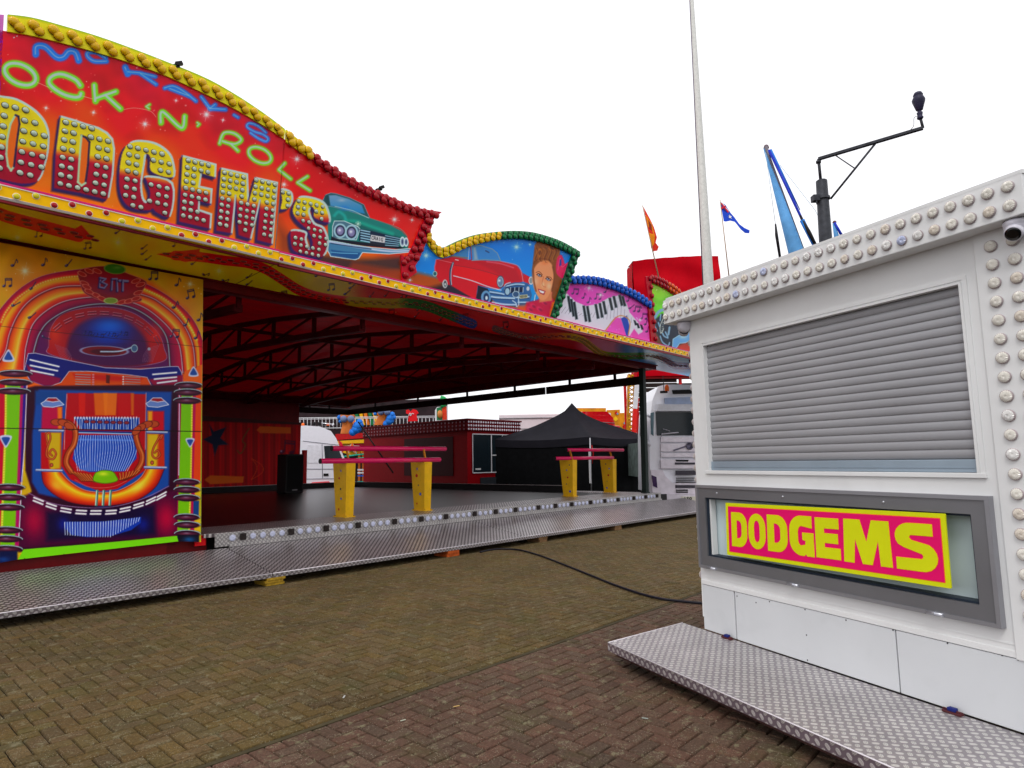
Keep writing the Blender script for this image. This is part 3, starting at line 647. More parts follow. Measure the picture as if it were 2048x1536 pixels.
def car_green(b):
    T = lambda p: ZC(p)
    b.poly(T([(-60, 1120), (300, 1150), (800, 1220), (1500, 1160), (1500, 1400), (900, 1450), (-60, 1330)]), (46, 34, 44), 7, .85)
    b.poly(T([(700, 1260), (1500, 1400), (1490, 1520), (600, 1400)]), (150, 52, 20), 5, .7)
    body = [(290, 420), (300, 300), (380, 350), (560, 400), (980, 540), (1300, 650), (1500, 750), (1590, 850), (1620, 960), (1600, 1060), (300, 930), (290, 700)]
    b.poly(T(body), (22, 120, 112), 1, smooth=False); b.poly(T([(420, 560), (600, 560), (860, 640), (1200, 760), (1480, 850), (1480, 880), (830, 720), (600, 600)]), (16, 88, 86), 2, .8)
    b.line(T([(560, 590), (760, 600), (1050, 700), (1350, 800)]), 6, (20, 168, 142), 3, .8, smooth=True); b.line(T([(400, 500), (470, 440), (560, 500), (590, 580)]), 5, (26, 170, 160), 2.5, .8, smooth=True)
    b.poly(T([(205, 260), (260, 160), (340, 130), (420, 140), (650, 210), (880, 320), (980, 545), (900, 510), (620, 420), (380, 360), (250, 340)]), (34, 84, 92), .9, edge=(96, 140, 150), ew=1.2)
    b.poly(T([(310, 170), (420, 165), (640, 230), (850, 330), (900, 470), (700, 440), (480, 370), (330, 340)]), lambda x, y: np.stack([110 - (y - 390) * 2.2 + 0 * x, 150 - (y - 390) * .6, 186 + 0 * x], -1), 1.4); b.glow(*T([(560, 380)])[0], 9, (30, 110, 200), .7, 5); b.glow(*T([(520, 250)])[0], 8, (190, 196, 200), .5, 3)
    b.poly(T([(240, 180), (300, 160), (330, 330), (240, 330)]), (20, 60, 66), 1.5, .8); b.line(T([(410, 350), (520, 375), (700, 420), (960, 540)]), 1.4, (150, 190, 190))
    b.line(T([(980, 545), (1250, 630), (1480, 720), (1590, 840)]), 1.3, (90, 130, 120), .6, smooth=True)
    b.poly(T([(400, 590), (560, 590), (780, 680), (820, 720), (760, 900), (480, 880), (370, 860), (370, 680)]), (70, 110, 130), 1, edge=(196, 222, 226), ew=1.2)
    b.poly(T([(350, 840), (480, 890), (800, 930), (1450, 1000), (1560, 1030), (1500, 1050), (900, 1000), (340, 920)]), (18, 18, 34), 1.2)
    for cx, cy, rx, ry in ((495, 750, 78, 92), (680, 775, 78, 96)):
        b.ell(*T([(cx, cy)])[0], rx / 8.19 * 1.35, ry / 8.19 * 1.3, (150, 190, 205)); b.ell(*T([(cx, cy)])[0], rx / 8.19, ry / 8.19, (30, 34, 60)); b.ell(*T([(cx, cy)])[0], rx / 8.19 * .75, ry / 8.19 * .75, (120, 116, 160), edge=(60, 60, 96)); b.glow(*T([(cx - 10, cy - 10)])[0], 3, (220, 226, 240))
    b.poly(T([(820, 720), (1000, 750), (1480, 870), (1450, 1010), (1220, 970), (990, 940), (800, 910)]), (16, 34, 60), 1)
    for k in range(5):
        y = 740 + k * 42; b.line(T([(835, y), (980, y + 28)]), 2.3, (140, 190, 210), .5); b.line(T([(1235, y + 90 - k * 3), (1480 - k * 8, y + 140 - k * 12)]), 1.6, (130, 180, 200), .5)
    b.poly(T([(1000, 815), (1235, 855), (1225, 950), (985, 915)]), (196, 196, 200), .6); brush_text(b, 'CRAIG', T([(1015, 838)])[0], T([(1195, 872)])[0], (-.6, 6.2), 1.05, (22, 22, 30))
    b.poly(T([(985, 925), (1225, 960), (1220, 1000), (985, 960)]), (30, 34, 50), .8)
    b.ell(*T([(1515, 930)])[0], 4.6, 9, (150, 176, 196), edge=(210, 225, 230)); b.ell(*T([(1575, 935)])[0], 4, 8, (150, 176, 196), edge=(210, 225, 230)); b.ell(*T([(1515, 930)])[0], 2.2, 5, (60, 70, 110)); b.ell(*T([(1575, 935)])[0], 2, 4.6, (60, 70, 110))
    b.poly(T([(300, 910), (420, 925), (700, 980), (1000, 1025), (1400, 1060), (1640, 1040), (1630, 1100), (1300, 1130), (860, 1105), (800, 1200), (740, 1225), (340, 1170), (290, 1070)]), (60, 120, 160), 1, edge=(196, 226, 226), ew=1.4)
    b.line(T([(305, 925), (600, 985), (900, 1035), (1300, 1085), (1620, 1075)]), 3.8, (196, 206, 232), 1.4, .9, smooth=True); b.line(T([(340, 955), (700, 1010), (1000, 1050)]), 1.8, (16, 50, 90), .8)
    b.poly(T([(345, 1060), (560, 1090), (830, 1110), (780, 1200), (700, 1215), (350, 1150)]), (20, 70, 130), 1.5, .85); b.line(T([(345, 1100), (500, 1115), (780, 1125)]), 1.3, (110, 190, 220), .8)
    for an in range(0, 180, 36): b.line([(716 + 6 * math.cos(math.radians(an)), 448 + 6 * math.sin(math.radians(an))), (716 - 6 * math.cos(math.radians(an)), 448 - 6 * math.sin(math.radians(an)))], .6, (220, 240, 220), .5)
def title_art_2(b):
    title_bg(b); b.grad(lambda x, y: b.C * (1 + .03 * np.sin(x / 30))[:, None]); b.glow(620, 350, 60, (214, 10, 16), .8, 90); b.glow(790, 430, 110, (232, 16, 10), .75, 60)
    b.glow(840, 520, 40, (236, 70, 10), .7, 60); b.specks(60, 572, 290, 850, 560, (255, 190, 160)); b.poly([(552, 440), (640, 520), (815, 540), (815, 575), (700, 560), (552, 520)], (120, 44, 24), 14, .75)
    neon(b, [Z3([(1945, 1115), (1905, 1160), (1985, 1222)])], 7.5, GRN, GRY, 2.6)
    neon(b, [ZB([(905, 420), (838, 462), (922, 516)])], 7.5, GRN, GRY, 2.6)
    letters(b, (5,)); car_green(b); letters(b, (6,))
    for x, y, r in ((594, 318, 9), (568, 369, 7), (789, 439, 8), (824, 440, 4)): b.star(x, y, r)
tb1 = painted('rounding_board', ride, board, [(-45, 361), (0, 371), (549, 502)], cr([(-30, 58), (14.5, 62.5), (65, 71), (130, 87), (195, 104.6), (260, 125), (330, 150), (410, 187), (469, 217), (527, 250.5), (569, 278)], 6), .0056, title_art_1, PAINT)
tb1['label'] = 'tall red and orange title board with blue, lime and lamp-studded lettering'
tb2 = painted('rounding_board', ride, board, [(550.5, 503), (803, 565.5), (806, 566)], cr([(571, 279.5), (573, 284), (643, 332.5), (701.6, 370.6), (760, 403), (850.4, 437.4)], 6), .0085, title_art_2, PAINT)
tb2['label'] = 'red title board end with a painted green car'
letter_lamps(range(0, 5), tb1); letter_lamps((5, 6), tb2)
E1o = [(15.5, 28.5), (65, 35), (130, 52.5), (195, 72), (260, 95), (330, 122), (410, 155), (469, 187.5), (527, 225.6), (570, 258)]
E1i = [(14.5, 62.8), (65, 71.3), (130, 87.3), (195, 105), (260, 125.4), (330, 150.5), (410, 187.4), (469, 217.3), (527, 250.8), (568.5, 278)]
ribbon('border_strip', tb1, E1o, E1i, [(0, (236, 218, 24)), (1, (232, 214, 20))], .17, .050, edge=(150, 190, 20), lamp_cols=lambda f: c_gold, rows=(.42, .70))
E2o = [(573, 259), (614, 293), (643, 318), (672, 337), (701.6, 356), (742.6, 376.5), (789.5, 397), (833, 414.6), (884, 424)]
E2i = [(572.7, 284), (614, 312), (643, 332.5), (672, 352), (701.6, 370.6), (742, 393), (782, 411), (820, 427), (850.4, 437.4)]
ribbon('border_strip', tb2, E2o, E2i, [(0, (232, 214, 20)), (.12, (230, 200, 20)), (.15, (196, 6, 40)), (1, (186, 4, 40))], .15, .058, lamp_cols=lambda f: c_gold if f < .15 else c_red, rows=(.36, .76))
ribbon('border_strip', tb2, [(884, 424), (868, 438), (863, 456), (853, 483), (840, 515), (830.5, 532)], [(850.4, 437.4), (846, 447), (840, 458), (833, 474), (822, 498), (814, 515.7)], [(0, (186, 4, 40)), (1, (196, 4, 30))], .15, .058, lamp_cols=lambda f: c_red, rows=(.28, .76))
ribbon('border_strip', tb2, [(814, 515.7), (824, 524), (830.5, 532), (834, 545)], [(802.7, 510), (803, 526), (803.3, 545), (804, 566)], [(0, (186, 4, 40)), (1, (196, 4, 30))], .16, .056, lamp_cols=lambda f: c_red, rows=(.3, .78))

# ---- board 3: blue board with convertible and singer -------------------------------------------
ZD = lambda p: sc(p, 6.206, 840, 450)
def art_convertible(b):
    b.grad(lambda x, y: np.array((16, 118, 226), float) + np.stack([0 * x, (y - 480) * .18, -(y - 480) * .1], -1))
    b.specks(40, 805, 470, 1140, 560, (170, 215, 255)); b.glow(822, 590, 30, (190, 84, 12), .95, 22); b.poly([(800, 556), (835, 545), (880, 556), (900, 590), (1000, 600), (1100, 640), (1100, 660), (800, 600)], (172, 72, 14), 5)
    b.poly([(800, 574), (860, 575), (900, 565), (960, 590), (1000, 620), (1000, 640), (800, 590)], (40, 28, 40), 5, .95)
    # convertible
    b.poly(ZD([(200, 430), (330, 410), (430, 385), (600, 430), (1000, 450), (1200, 500), (1270, 590), (1290, 700), (1040, 760), (1000, 790), (940, 800), (720, 750), (690, 930), (400, 760), (240, 700), (180, 600), (180, 520)]), (200, 14, 34), 1)
    b.poly(ZD([(1280, 600), (1390, 660), (1360, 740), (1280, 700)]), (200, 14, 34), 1)
    b.poly(ZD([(410, 500), (650, 540), (1000, 640), (960, 760), (720, 720), (420, 620)]), (232, 10, 22), 3, .8); b.poly(ZD([(640, 440), (1000, 470), (1200, 560), (1260, 700), (1100, 700), (900, 560)]), (176, 14, 36), 3, .7)
    b.line(ZD([(410, 495), (640, 535), (860, 590), (1010, 640)]), 1.1, (150, 30, 40), .6, smooth=True); b.line(ZD([(830, 455), (1000, 480), (1160, 530)]), 2, (226, 130, 150), 1.4, .7, smooth=True)
    b.line(ZD([(1000, 450), (1190, 495), (1250, 560), (1280, 700)]), 1.1, (210, 150, 160), .6, smooth=True)
    b.line(ZD([(415, 630), (640, 690), (860, 770), (1040, 815)]), 1.6, (200, 210, 225), .6, smooth=True)
    b.line(ZD([(410, 470), (380, 560), (375, 660), (385, 740)]), 4.2, (46, 60, 90), .8, smooth=True); b.line(ZD([(412, 470), (390, 560), (385, 660), (392, 740)]), 1.2, (190, 200, 215), .5, smooth=True)
    b.line(ZD([(200, 430), (185, 520), (190, 590)]), 1, (240, 120, 130), .6); b.line(ZD([(210, 425), (400, 470)]), 1, (240, 120, 130), .6)
    b.poly(ZD([(380, 390), (600, 290), (585, 420), (470, 400)]), (60, 130, 190), 1); b.line(ZD([(380, 385), (590, 410)]), 2.4, (130, 110, 90), .8)
    b.poly(ZD([(640, 260), (760, 255), (900, 300), (960, 350), (1000, 445), (820, 430), (640, 440)]), (52, 128, 200), 1, edge=(120, 150, 160), ew=1.5); b.poly(ZD([(660, 270), (690, 280), (720, 430), (670, 430)]), (170, 180, 180), 2, .7); b.line(ZD([(610, 290), (600, 430)]), 1.2, (200, 200, 200)); b.line(ZD([(632, 275), (640, 435)]), 1.6, (150, 24, 40))
    b.line(ZD([(815, 320), (855, 340)]), 2.4, (40, 60, 110)); b.line(ZD([(440, 430), (475, 438)]), 1.6, (230, 220, 220))
    b.ell(*ZD([(310, 730)])[0], 5, 8.5, (190, 200, 200)); b.ell(*ZD([(312, 730)])[0], 3, 6, (40, 50, 60)); b.ell(*ZD([(312, 735)])[0], 1.4, 3, (200, 210, 210))
    b.poly(ZD([(720, 750), (840, 790), (900, 900), (890, 1000), (700, 940)]), (14, 22, 44), 1); b.ell(*ZD([(820, 900)])[0], 10, 14, (92, 146, 190)); b.ell(*ZD([(822, 900)])[0], 5.5, 9, (20, 44, 86)); b.ell(*ZD([(826, 905)])[0], 2.6, 4, (190, 214, 226))
    b.ell(*ZD([(185, 605)])[0], 3.8, 4.6, (40, 90, 100), edge=(150, 200, 190))
    b.poly(ZD([(860, 800), (1000, 830), (1060, 740), (1180, 710), (1340, 720), (1370, 800), (1390, 870), (1360, 980), (1200, 1010), (960, 990), (880, 910)]), (40, 92, 150), 1)
    for k, (p, w) in enumerate(((([(870, 830), (1000, 850), (1040, 860)]), 3), (([(890, 890), (960, 900), (1170, 910)]), 4), (([(900, 960), (1040, 985), (1190, 990)]), 3.4), (([(1060, 760), (1190, 735), (1290, 740)]), 3), (([(1050, 800), (1060, 740), (1120, 715)]), 2.4), (([(1200, 900), (1350, 890)]), 3), (([(1220, 960), (1350, 960)]), 3))):
        b.line(ZD(p), w, (176, 206, 226), .9, .9, smooth=len(p) > 2); b.line(np.array(ZD(p)) + np.array((0, 2.6)), 1.4, (18, 40, 84), .7, .9, smooth=len(p) > 2)
    b.poly(ZD([(1080, 780), (1280, 770), (1280, 830), (1090, 850)]), (12, 30, 64), .8)
    for k in range(4): b.line(ZD([(1125 + k * 52, 775), (1122 + k * 52, 835)]), 1.2, (190, 210, 220), .5)
    b.ell(*ZD([(1085, 825)])[0], 5, 7.5, (150, 186, 206), edge=(26, 50, 90)); b.ell(*ZD([(1190, 860)])[0], 6.5, 6, (46, 80, 120), edge=(170, 196, 210)); b.ell(*ZD([(1340, 790)])[0], 3, 4.4, (190, 200, 210))
    b.line(ZD([(1150, 940), (1190, 970), (1200, 1010), (1225, 990), (1220, 900)]), 2.2, (170, 200, 220), .7, smooth=True)
    b.poly(ZD([(1235, 870), (1335, 862), (1335, 905), (1235, 915)]), (186, 190, 150), .5); brush_text(b, 'HODSON', ZD([(1243, 878)])[0], ZD([(1325, 871)])[0], (0, 4.0), .7, (40, 40, 40))
    b.ell(*ZD([(998, 705)])[0], 6.8, 11.5, (170, 186, 196), edge=(50, 60, 90)); b.ell(*ZD([(998, 705)])[0], 4.8, 8.8, (96, 122, 156)); b.glow(*ZD([(985, 690)])[0], 2.4, (230, 236, 240))
    b.ell(*ZD([(1378, 690)])[0], 4, 7, (120, 140, 150), edge=(210, 214, 216))
    # singer
    b.poly(ZD([(1400, 480), (1410, 380), (1440, 220), (1560, 190), (1720, 280), (1730, 420), (1700, 560), (1760, 800), (1700, 960), (1560, 900), (1420, 760), (1390, 600)]), (132, 70, 26), 1.6, smooth=True)
    b.poly(ZD([(1320, 960), (1450, 930), (1640, 830), (1690, 900), (1600, 1170), (1400, 1110), (1290, 1050)]), (184, 12, 60), 2); b.poly(ZD([(1640, 960), (1690, 940), (1650, 1180), (1590, 1170)]), (226, 104, 30), 2); b.poly(ZD([(1220, 1000), (1320, 990), (1320, 1080), (1200, 1060)]), (222, 70, 10), 3, .8)
    for q in ((1400, 1000), (1480, 1040), (1360, 1040), (1540, 960), (1600, 880)): b.ell(*ZD([q])[0], 6, 4, (226, 40, 100), .6, 1.6, .6); b.ell(*ZD([(q[0] + 15, q[1] + 12)])[0], 4, 2.4, (120, 4, 50), .6, 1.2, .7)
    b.poly(ZD([(1480, 880), (1640, 800), (1640, 940), (1480, 960)]), (206, 120, 76), 1.6)
    b.poly(ZD([(1410, 560), (1470, 470), (1570, 440), (1640, 500), (1660, 640), (1620, 820), (1560, 920), (1490, 920), (1420, 800), (1400, 680)]), (224, 140, 92), 1.4, smooth=True)
    b.glow(*ZD([(1550, 470)])[0], 7, (214, 100, 40), .5, 4); b.glow(*ZD([(1430, 700)])[0], 6, (236, 176, 140), .8, 8); b.glow(*ZD([(1600, 760)])[0], 5, (240, 190, 150), .7, 7); b.glow(*ZD([(1525, 740)])[0], 3, (244, 196, 150), .8, 5)
    for q, r in (((1480, 625), .5), ((1590, 675), .5)):
        b.ell(*ZD([q])[0], 4.6, 2.4, (50, 24, 34), r); b.ell(*ZD([q])[0], 3.2, 1.6, (214, 214, 220), r, .4); b.ell(*ZD([(q[0] - 2, q[1])])[0], 1.2, 1.3, (60, 90, 150), 0, .4)
    b.line(ZD([(1440, 590), (1480, 580), (1520, 620)]), 1.2, (96, 40, 20), .5, smooth=True); b.line(ZD([(1570, 640), (1620, 650), (1640, 680)]), 1.2, (96, 40, 20), .5, smooth=True)
    b.line(ZD([(1535, 640), (1515, 720), (1530, 760), (1560, 770)]), 1, (184, 90, 56), .8, smooth=True)
    b.poly(ZD([(1460, 790), (1500, 800), (1560, 820), (1540, 870), (1490, 850)]), (160, 40, 60), .7); b.poly(ZD([(1475, 805), (1545, 828), (1530, 850), (1495, 838)]), (236, 226, 220), .5)
    for q, rx, ry, c in (((1490, 340), 6, 9, (176, 96, 22)), ((1490, 345), 3, 5, (84, 36, 20)), ((1640, 280), 8, 7, (166, 84, 22)), ((1650, 285), 4.5, 3.5, (86, 40, 20)), ((1560, 250), 6, 4, (150, 72, 24)), ((1700, 330), 5, 7, (140, 70, 26))): b.ell(*ZD([q])[0], rx, ry, c, .2, 1.2)
    for k in range(9): b.line(ZD([(1660 + k * 9, 560 + k * 6), (1690 + k * 8, 700), (1640 + k * 10, 880)]), 1, (176 - 8 * k, 96 - 4 * k, 40), .8, .6, smooth=True)
    b.line(ZD([(1410, 480), (1450, 430), (1540, 420), (1620, 440)]), 2, (92, 40, 16), 1, .7, smooth=True)
    for k in range(16):
        x = 1420 + k * 19; b.line(ZD([(x, 250 + (k * 37) % 60), (x + 26, 330), (x - 6, 420), (x + 12, 470 - abs(k - 8) * 4)]), 1.1, ((196, 116, 40), (84, 38, 16), (164, 90, 34))[k % 3], .7, .65, smooth=True)
    for q in ((1480, 625), (1590, 675)): b.line(ZD([(q[0] - 32, q[1] - 8), (q[0] - 8, q[1] - 22), (q[0] + 24, q[1] - 2), (q[0] + 34, q[1] + 14)]), 1.3, (40, 18, 20), .5, .95, smooth=True); b.ell(*ZD([(q[0] + 2, q[1] - 2)])[0], 1.3, 1.4, (20, 30, 60), 0, .4)
    b.line(ZD([(1405, 560), (1415, 700), (1440, 820)]), 3, (110, 54, 24), 1.2, .8, smooth=True); b.line(ZD([(1650, 520), (1672, 660), (1640, 820)]), 3.4, (104, 50, 22), 1.4, .85, smooth=True)
    for k in range(6): b.ell(*ZD([(1430 - k * 2, 870 + k * 13)])[0], .9, .9, (236, 226, 216))
    b.poly(ZD([(1660, 430), (1730, 470), (1760, 640), (1790, 820), (1740, 960), (1640, 900), (1660, 760), (1670, 600)]), (128, 66, 24), 1.4, smooth=True); b.poly(ZD([(1690, 580), (1700, 420), (1750, 370), (1780, 420), (1800, 480), (1850, 460), (1850, 540), (1820, 600), (1800, 660), (1740, 650)]), (214, 20, 84), 1.2, smooth=True); b.line(ZD([(1710, 560), (1740, 410), (1760, 520), (1830, 480), (1780, 620)]), 1, (236, 90, 130), .7, smooth=True); b.poly(ZD([(1735, 430), (1755, 420), (1755, 500), (1730, 510)]), (40, 50, 150), 1)
    for x, y, r in ((852, 511, 8), (1033, 494, 8), (1060, 489, 3), (820, 560, 4)): b.star(x, y, r, (190, 230, 255))
    b.line([(1145.5, 509), (1101.5, 638)], 1.6, (225, 230, 220))
bd3 = board.off(-.012)
tb3 = painted('rounding_board', ride, bd3, [(806.5, 566), (1101, 637.5)], [(838, 462)] + [tuple(p) for p in cr([(856, 475), (867, 502), (883, 514), (899, 511), (937, 492), (984, 481), (1031, 477), (1078, 483), (1113, 494.7), (1145, 509)], 6)], .0095, art_convertible, PAINT)
tb3['label'] = 'blue board with a painted red convertible and a woman with curled hair'
ribbon('border_strip', tb3, [(856, 462), (860, 468), (868, 483), (878.6, 492.7), (890, 494), (916.7, 481.5), (949, 470), (984, 464.5), (1025, 461.6), (1063, 464), (1098, 473), (1127.6, 484.5), (1161, 503.5)],
       [(853, 470), (857, 488), (867, 502), (883, 514.5), (899, 511.5), (918, 502), (940, 492), (984, 481), (1031, 477), (1063, 480), (1090, 486), (1118, 496.5), (1145, 509)],
       [(0, (236, 222, 20)), (.36, (226, 222, 20)), (.42, (70, 170, 30)), (.46, (12, 96, 60)), (1, (8, 84, 56))], .16, .055, edge=(30, 110, 60), lamp_cols=lambda f: c_gold if f < .45 else c_green, rows=(.38, .72))
ribbon('border_strip', tb3, [(1161, 503.5), (1155, 520), (1148, 542), (1139, 568), (1128, 596), (1112, 640)], [(1145, 509), (1138, 528), (1130, 552), (1120, 580), (1112, 604), (1101, 638)], [(0, (8, 84, 56)), (1, (8, 66, 44))], .19, .055, lamp_cols=lambda f: c_green, rows=(.25, .75))

# ---- board 4: piano keys, board 5: motorbike ---------------------------------------------------
ZP = lambda p: sc(p, 3.4133, 820, 420)
def art_piano(b):
    b.grad(lambda x, y: np.array((222, 66, 176), float) + np.stack([(x - 1200) * .05, (x - 1200) * .1, 0 * x], -1)); b.clouds(.05, 25, 8); b.specks(70, 1120, 560, 1302, 690, (255, 200, 240)); b.glow(1150, 575, 20, (190, 20, 150), .6)
    b.poly(ZP([(1060, 560), (1130, 625), (1200, 655), (1280, 642), (1350, 602), (1430, 580), (1480, 640), (1500, 700), (1560, 770), (1590, 830), (1560, 850), (1530, 810), (1500, 860), (1480, 860), (1440, 740), (1400, 730), (1330, 830), (1140, 775), (985, 740), (970, 700)]), (208, 206, 220), 1)
    for k in range(22):
        f = k / 21; x0 = 1040 + f * 470; x1 = 1000 + f * 500; y0 = np.interp(x0, [1040, 1130, 1200, 1280, 1350, 1430, 1500], [580, 630, 655, 642, 602, 580, 700]); b.line(ZP([(x0, y0 + 70 * (1 - .5 * f)), (x1 + 10, min(y0 + 190, 700 + f * 130) - f * 60)]), .6, (120, 110, 130), .4)
    b.poly(ZP([(1440, 740), (1480, 720), (1500, 800), (1490, 862), (1476, 856)]), (20, 60, 170), .8); b.line(ZP([(1330, 828), (1400, 740), (1450, 722), (1500, 760), (1490, 850)]), 2, (190, 130, 60), .6, smooth=True)
    for x, y, L in ((1085, 600, 95), (1105, 620, 105), (1125, 640, 105), (1190, 665, 95), (1215, 668, 95), (1272, 655, 85), (1300, 648, 85), (1325, 635, 75), (1368, 612, 70), (1395, 600, 65), (1435, 592, 60), (1455, 600, 55)):
        b.poly(ZP([(x - 14, y - 12), (x + 4, y - 14), (x + 22, y + L), (x + 4, y + L + 4)]), (16, 24, 34), .7, edge=(120, 140, 150), ew=.8)
    for x, y in ((1525, 770), (1545, 790), (1570, 800)): b.poly(ZP([(x, y - 20), (x + 14, y - 16), (x + 26, y + 16), (x + 10, y + 18)]), (20, 24, 40), .6)
    for x, y, k in ((1110, 570, 1), (1180, 600, 0), (1215, 630, 0), (1265, 605, 1), (1330, 560, 0), (1390, 535, 2), (1440, 560, 0), (1485, 620, 0), (1500, 670, 2), (1530, 690, 1), (1560, 690, 0), (1580, 740, 1), (1605, 780, 0), (1615, 830, 0)): b.note(*ZP([(x, y)])[0], .75, k, (60, 20, 80))
    for x, y, r in ((1178, 576, 5), (1201, 590, 5), (1280, 640, 4)): b.star(x, y, r)
bd4 = board.off(-.02)
tb4 = painted('rounding_board', ride, bd4, [(1111, 641), (1142, 650), (1303, 688.3)], cr([(1141, 566.5), (1171.6, 566.5), (1201, 571), (1230, 580), (1265, 594), (1301, 616)], 6), .015, art_piano, PAINT)
tb4['label'] = 'pink board with painted piano keys and notes'
ribbon('border_strip', tb4, [(1141, 553), (1166, 552), (1201, 555), (1230, 563.6), (1259.5, 577), (1289, 593), (1304, 610)], [(1141, 566.5), (1171.6, 566.5), (1201, 571), (1230, 580), (1259, 591.5), (1280, 603), (1301, 616)], [(0, (20, 96, 190)), (1, (16, 80, 180))], .19, .068, lamp_cols=lambda f: c_blue, rows=(.34, .76))
ZE = lambda p: sc(p, 8.5333, 1270, 540)
def art_bike(b):
    b.grad(lambda x, y: np.stack([120 - (y - 600) * 1.2, 212 + 0 * x, 16 + 0 * x], -1)); b.clouds(.1, 14, 5); b.specks(30, 1300, 565, 1400, 650, (220, 255, 180))
    b.poly(ZE([(310, 900), (500, 960), (900, 1100), (1200, 1200), (1200, 1500), (300, 1300)]), (110, 30, 10), 3, .9); b.ell(*ZE([(850, 1330)])[0], 18, 10, (190, 40, 10), 0, 5)
    b.line(ZE([(340, 950), (340, 820), (400, 720), (480, 680), (560, 700)]), 6, (120, 170, 200), 1, smooth=True)
    b.poly(ZE([(350, 840), (460, 740), (640, 900), (900, 1000), (1000, 1150), (700, 1310), (480, 1290), (330, 1000)]), (12, 30, 52), 1.5)
    for p, w in (([(440, 760), (430, 860)], 2.6), ([(400, 900), (420, 960)], 3), ([(330, 940), (380, 1040)], 2.6), ([(430, 1130), (470, 1230), (560, 1290), (590, 1240)], 2.6), ([(470, 1080), (500, 1130), (560, 1160)], 3), ([(590, 980), (570, 1100)], 4), ([(520, 1060), (560, 1140)], 3)): b.line(ZE(p), w, (130, 176, 206), .8, .95, smooth=len(p) > 2)
    b.line(ZE([(480, 830), (430, 960), (440, 1080), (490, 1000)]), 1.4, (200, 210, 200), .5, smooth=True)
    for k in range(8): b.line(ZE([(445 + k * 3, 1060 - k * 24), (475 + k * 3, 1070 - k * 24)]), .7, (200, 210, 200), .4)
    b.poly(ZE([(640, 1320), (650, 1180), (760, 1110), (900, 1060), (1060, 1080), (1060, 1150), (860, 1240), (760, 1250), (700, 1340)]), (90, 160, 220), 1.2, edge=(150, 200, 230)); b.glow(*ZE([(820, 1140)])[0], 8, (190, 220, 230), .7, 4)
bd5 = board.off(-.005)
tb5 = painted('rounding_board', ride, bd5, [(1308, 690), (1420, 716)], cr([(1303.5, 566.5), (1311, 568), (1330, 578), (1356, 596), (1380, 622), (1425, 690)], 6), .015, art_bike, PAINT)
tb5['label'] = 'lime green board with a painted motorbike'
ribbon('border_strip', tb5, [(1300.5, 552), (1318, 556), (1333, 563.6), (1350, 574), (1366, 590), (1392, 622), (1430, 680)], [(1303.5, 566.5), (1311, 568), (1330, 578), (1343, 586), (1356, 596), (1380, 622), (1425, 690)], [(0, (180, 6, 36)), (.2, (180, 6, 36)), (.26, (196, 20, 20)), (.5, (200, 30, 14))], .17, .06, lamp_cols=lambda f: c_red if f < .2 else c_orange, rows=(.15, .7))
ribbon('border_strip', tb5, [(1300.5, 552), (1303, 566), (1305, 590), (1308, 625), (1311, 660), (1314, 690)], [(1292, 553), (1293, 566), (1296, 590), (1298, 625), (1301, 660), (1303, 688)], [(0, (170, 6, 30)), (1, (170, 6, 24))], .21, .06, lamp_cols=lambda f: c_red, rows=(.2,))

# neighbouring purple board beyond the gap on the left
tb0 = painted('rounding_board', ride, board, [(-120, 342), (-8, 362)], [(-120, 22), (8, 29.5)], .02, lambda b: b.grad(lambda x, y: np.where((y < 64)[:, None], np.array((206, 110, 190.)), np.array((150, 10, 190.)))), PAINT)
tb0['label'] = 'purple board at the left edge'
k_ = MB()
for (x, y, s) in ((344, 125, 1), (755, 372, 1), (1146, 506, 1)):
    p = board.hit(x - 3, y + 9); k_.bar(p, p + np.array((.09, -.03, .05)), .02, .05); k_.bar(p + np.array((.05, -.03, .05)), p + np.array((.12, -.04, .09)), .045, .045)
k_.build('hoist_bracket', m_black, ride)

# ---- front lamp rail under the boards ------------------------------------------------------------
def u_of(x, y, w=STRIP_W): return Plane(RIDE, (0, w, 0)).hit(x, y)[0]
RZ0, RZ1 = 4.455, 4.598
us = [0.2, u_of(555, 512), u_of(1142, 655), 17.9]
rails = []
for k in range(3):
    a, c = us[k] + .004, us[k + 1] - .004; dz = (-.0, -.012, -.02)[k]
    q = MB(); q.box((a, STRIP_W - .05, RZ0 + dz), (c, STRIP_W, RZ1 + dz - .004)); rl = q.build('lamp_rail', mat('rail_yellow', (252, 192, 0), .4, var=.06, spec=.08), ride); rails.append((a, c, dz, rl))
    q = MB(); q.box((a, STRIP_W - .0535, RZ0 + dz), (c, STRIP_W - .0505, RZ0 + dz + .008)).box((a, STRIP_W - .058, RZ1 + dz - .016), (c, STRIP_W - .0505, RZ1 + dz - .006)); q.build('white_trim', mat('trim_white', (235, 225, 215), .4), rl)
    q = MB(); q.box((a, STRIP_W - .052, RZ1 + dz - .002), (c, STRIP_W + .02, RZ1 + dz + .022)); q.build('top_trim', mat('trim_magenta', (214, 6, 110), .4), rl)
    q = MB(); q.box((a, STRIP_W - .045, RZ0 + dz - .05), (c, STRIP_W + .01, RZ0 + dz - .002)); q.build('lower_trim', mat('trim_maroon', (140, 2, 30), .4), rl)
i_ = 0; u = .3
while u < 17.7:
    for (a, c, dz, rl) in rails:
        if a < u < c:
            red = (i_ // 4) % 2 == 0 if u < 7.4 else (i_ // 4) % 2 == 0
            z = (RZ0 + RZ1) / 2 + dz + (.028 if i_ % 2 else -.028)
            rail_bank.put(lamp('stud', c_red if red else c_lemon, mat('trim_white', (235, 225, 215))), (u, STRIP_W - .051, z), (0, -1, 0), .033, rl)
    i_ += 1; u += .168

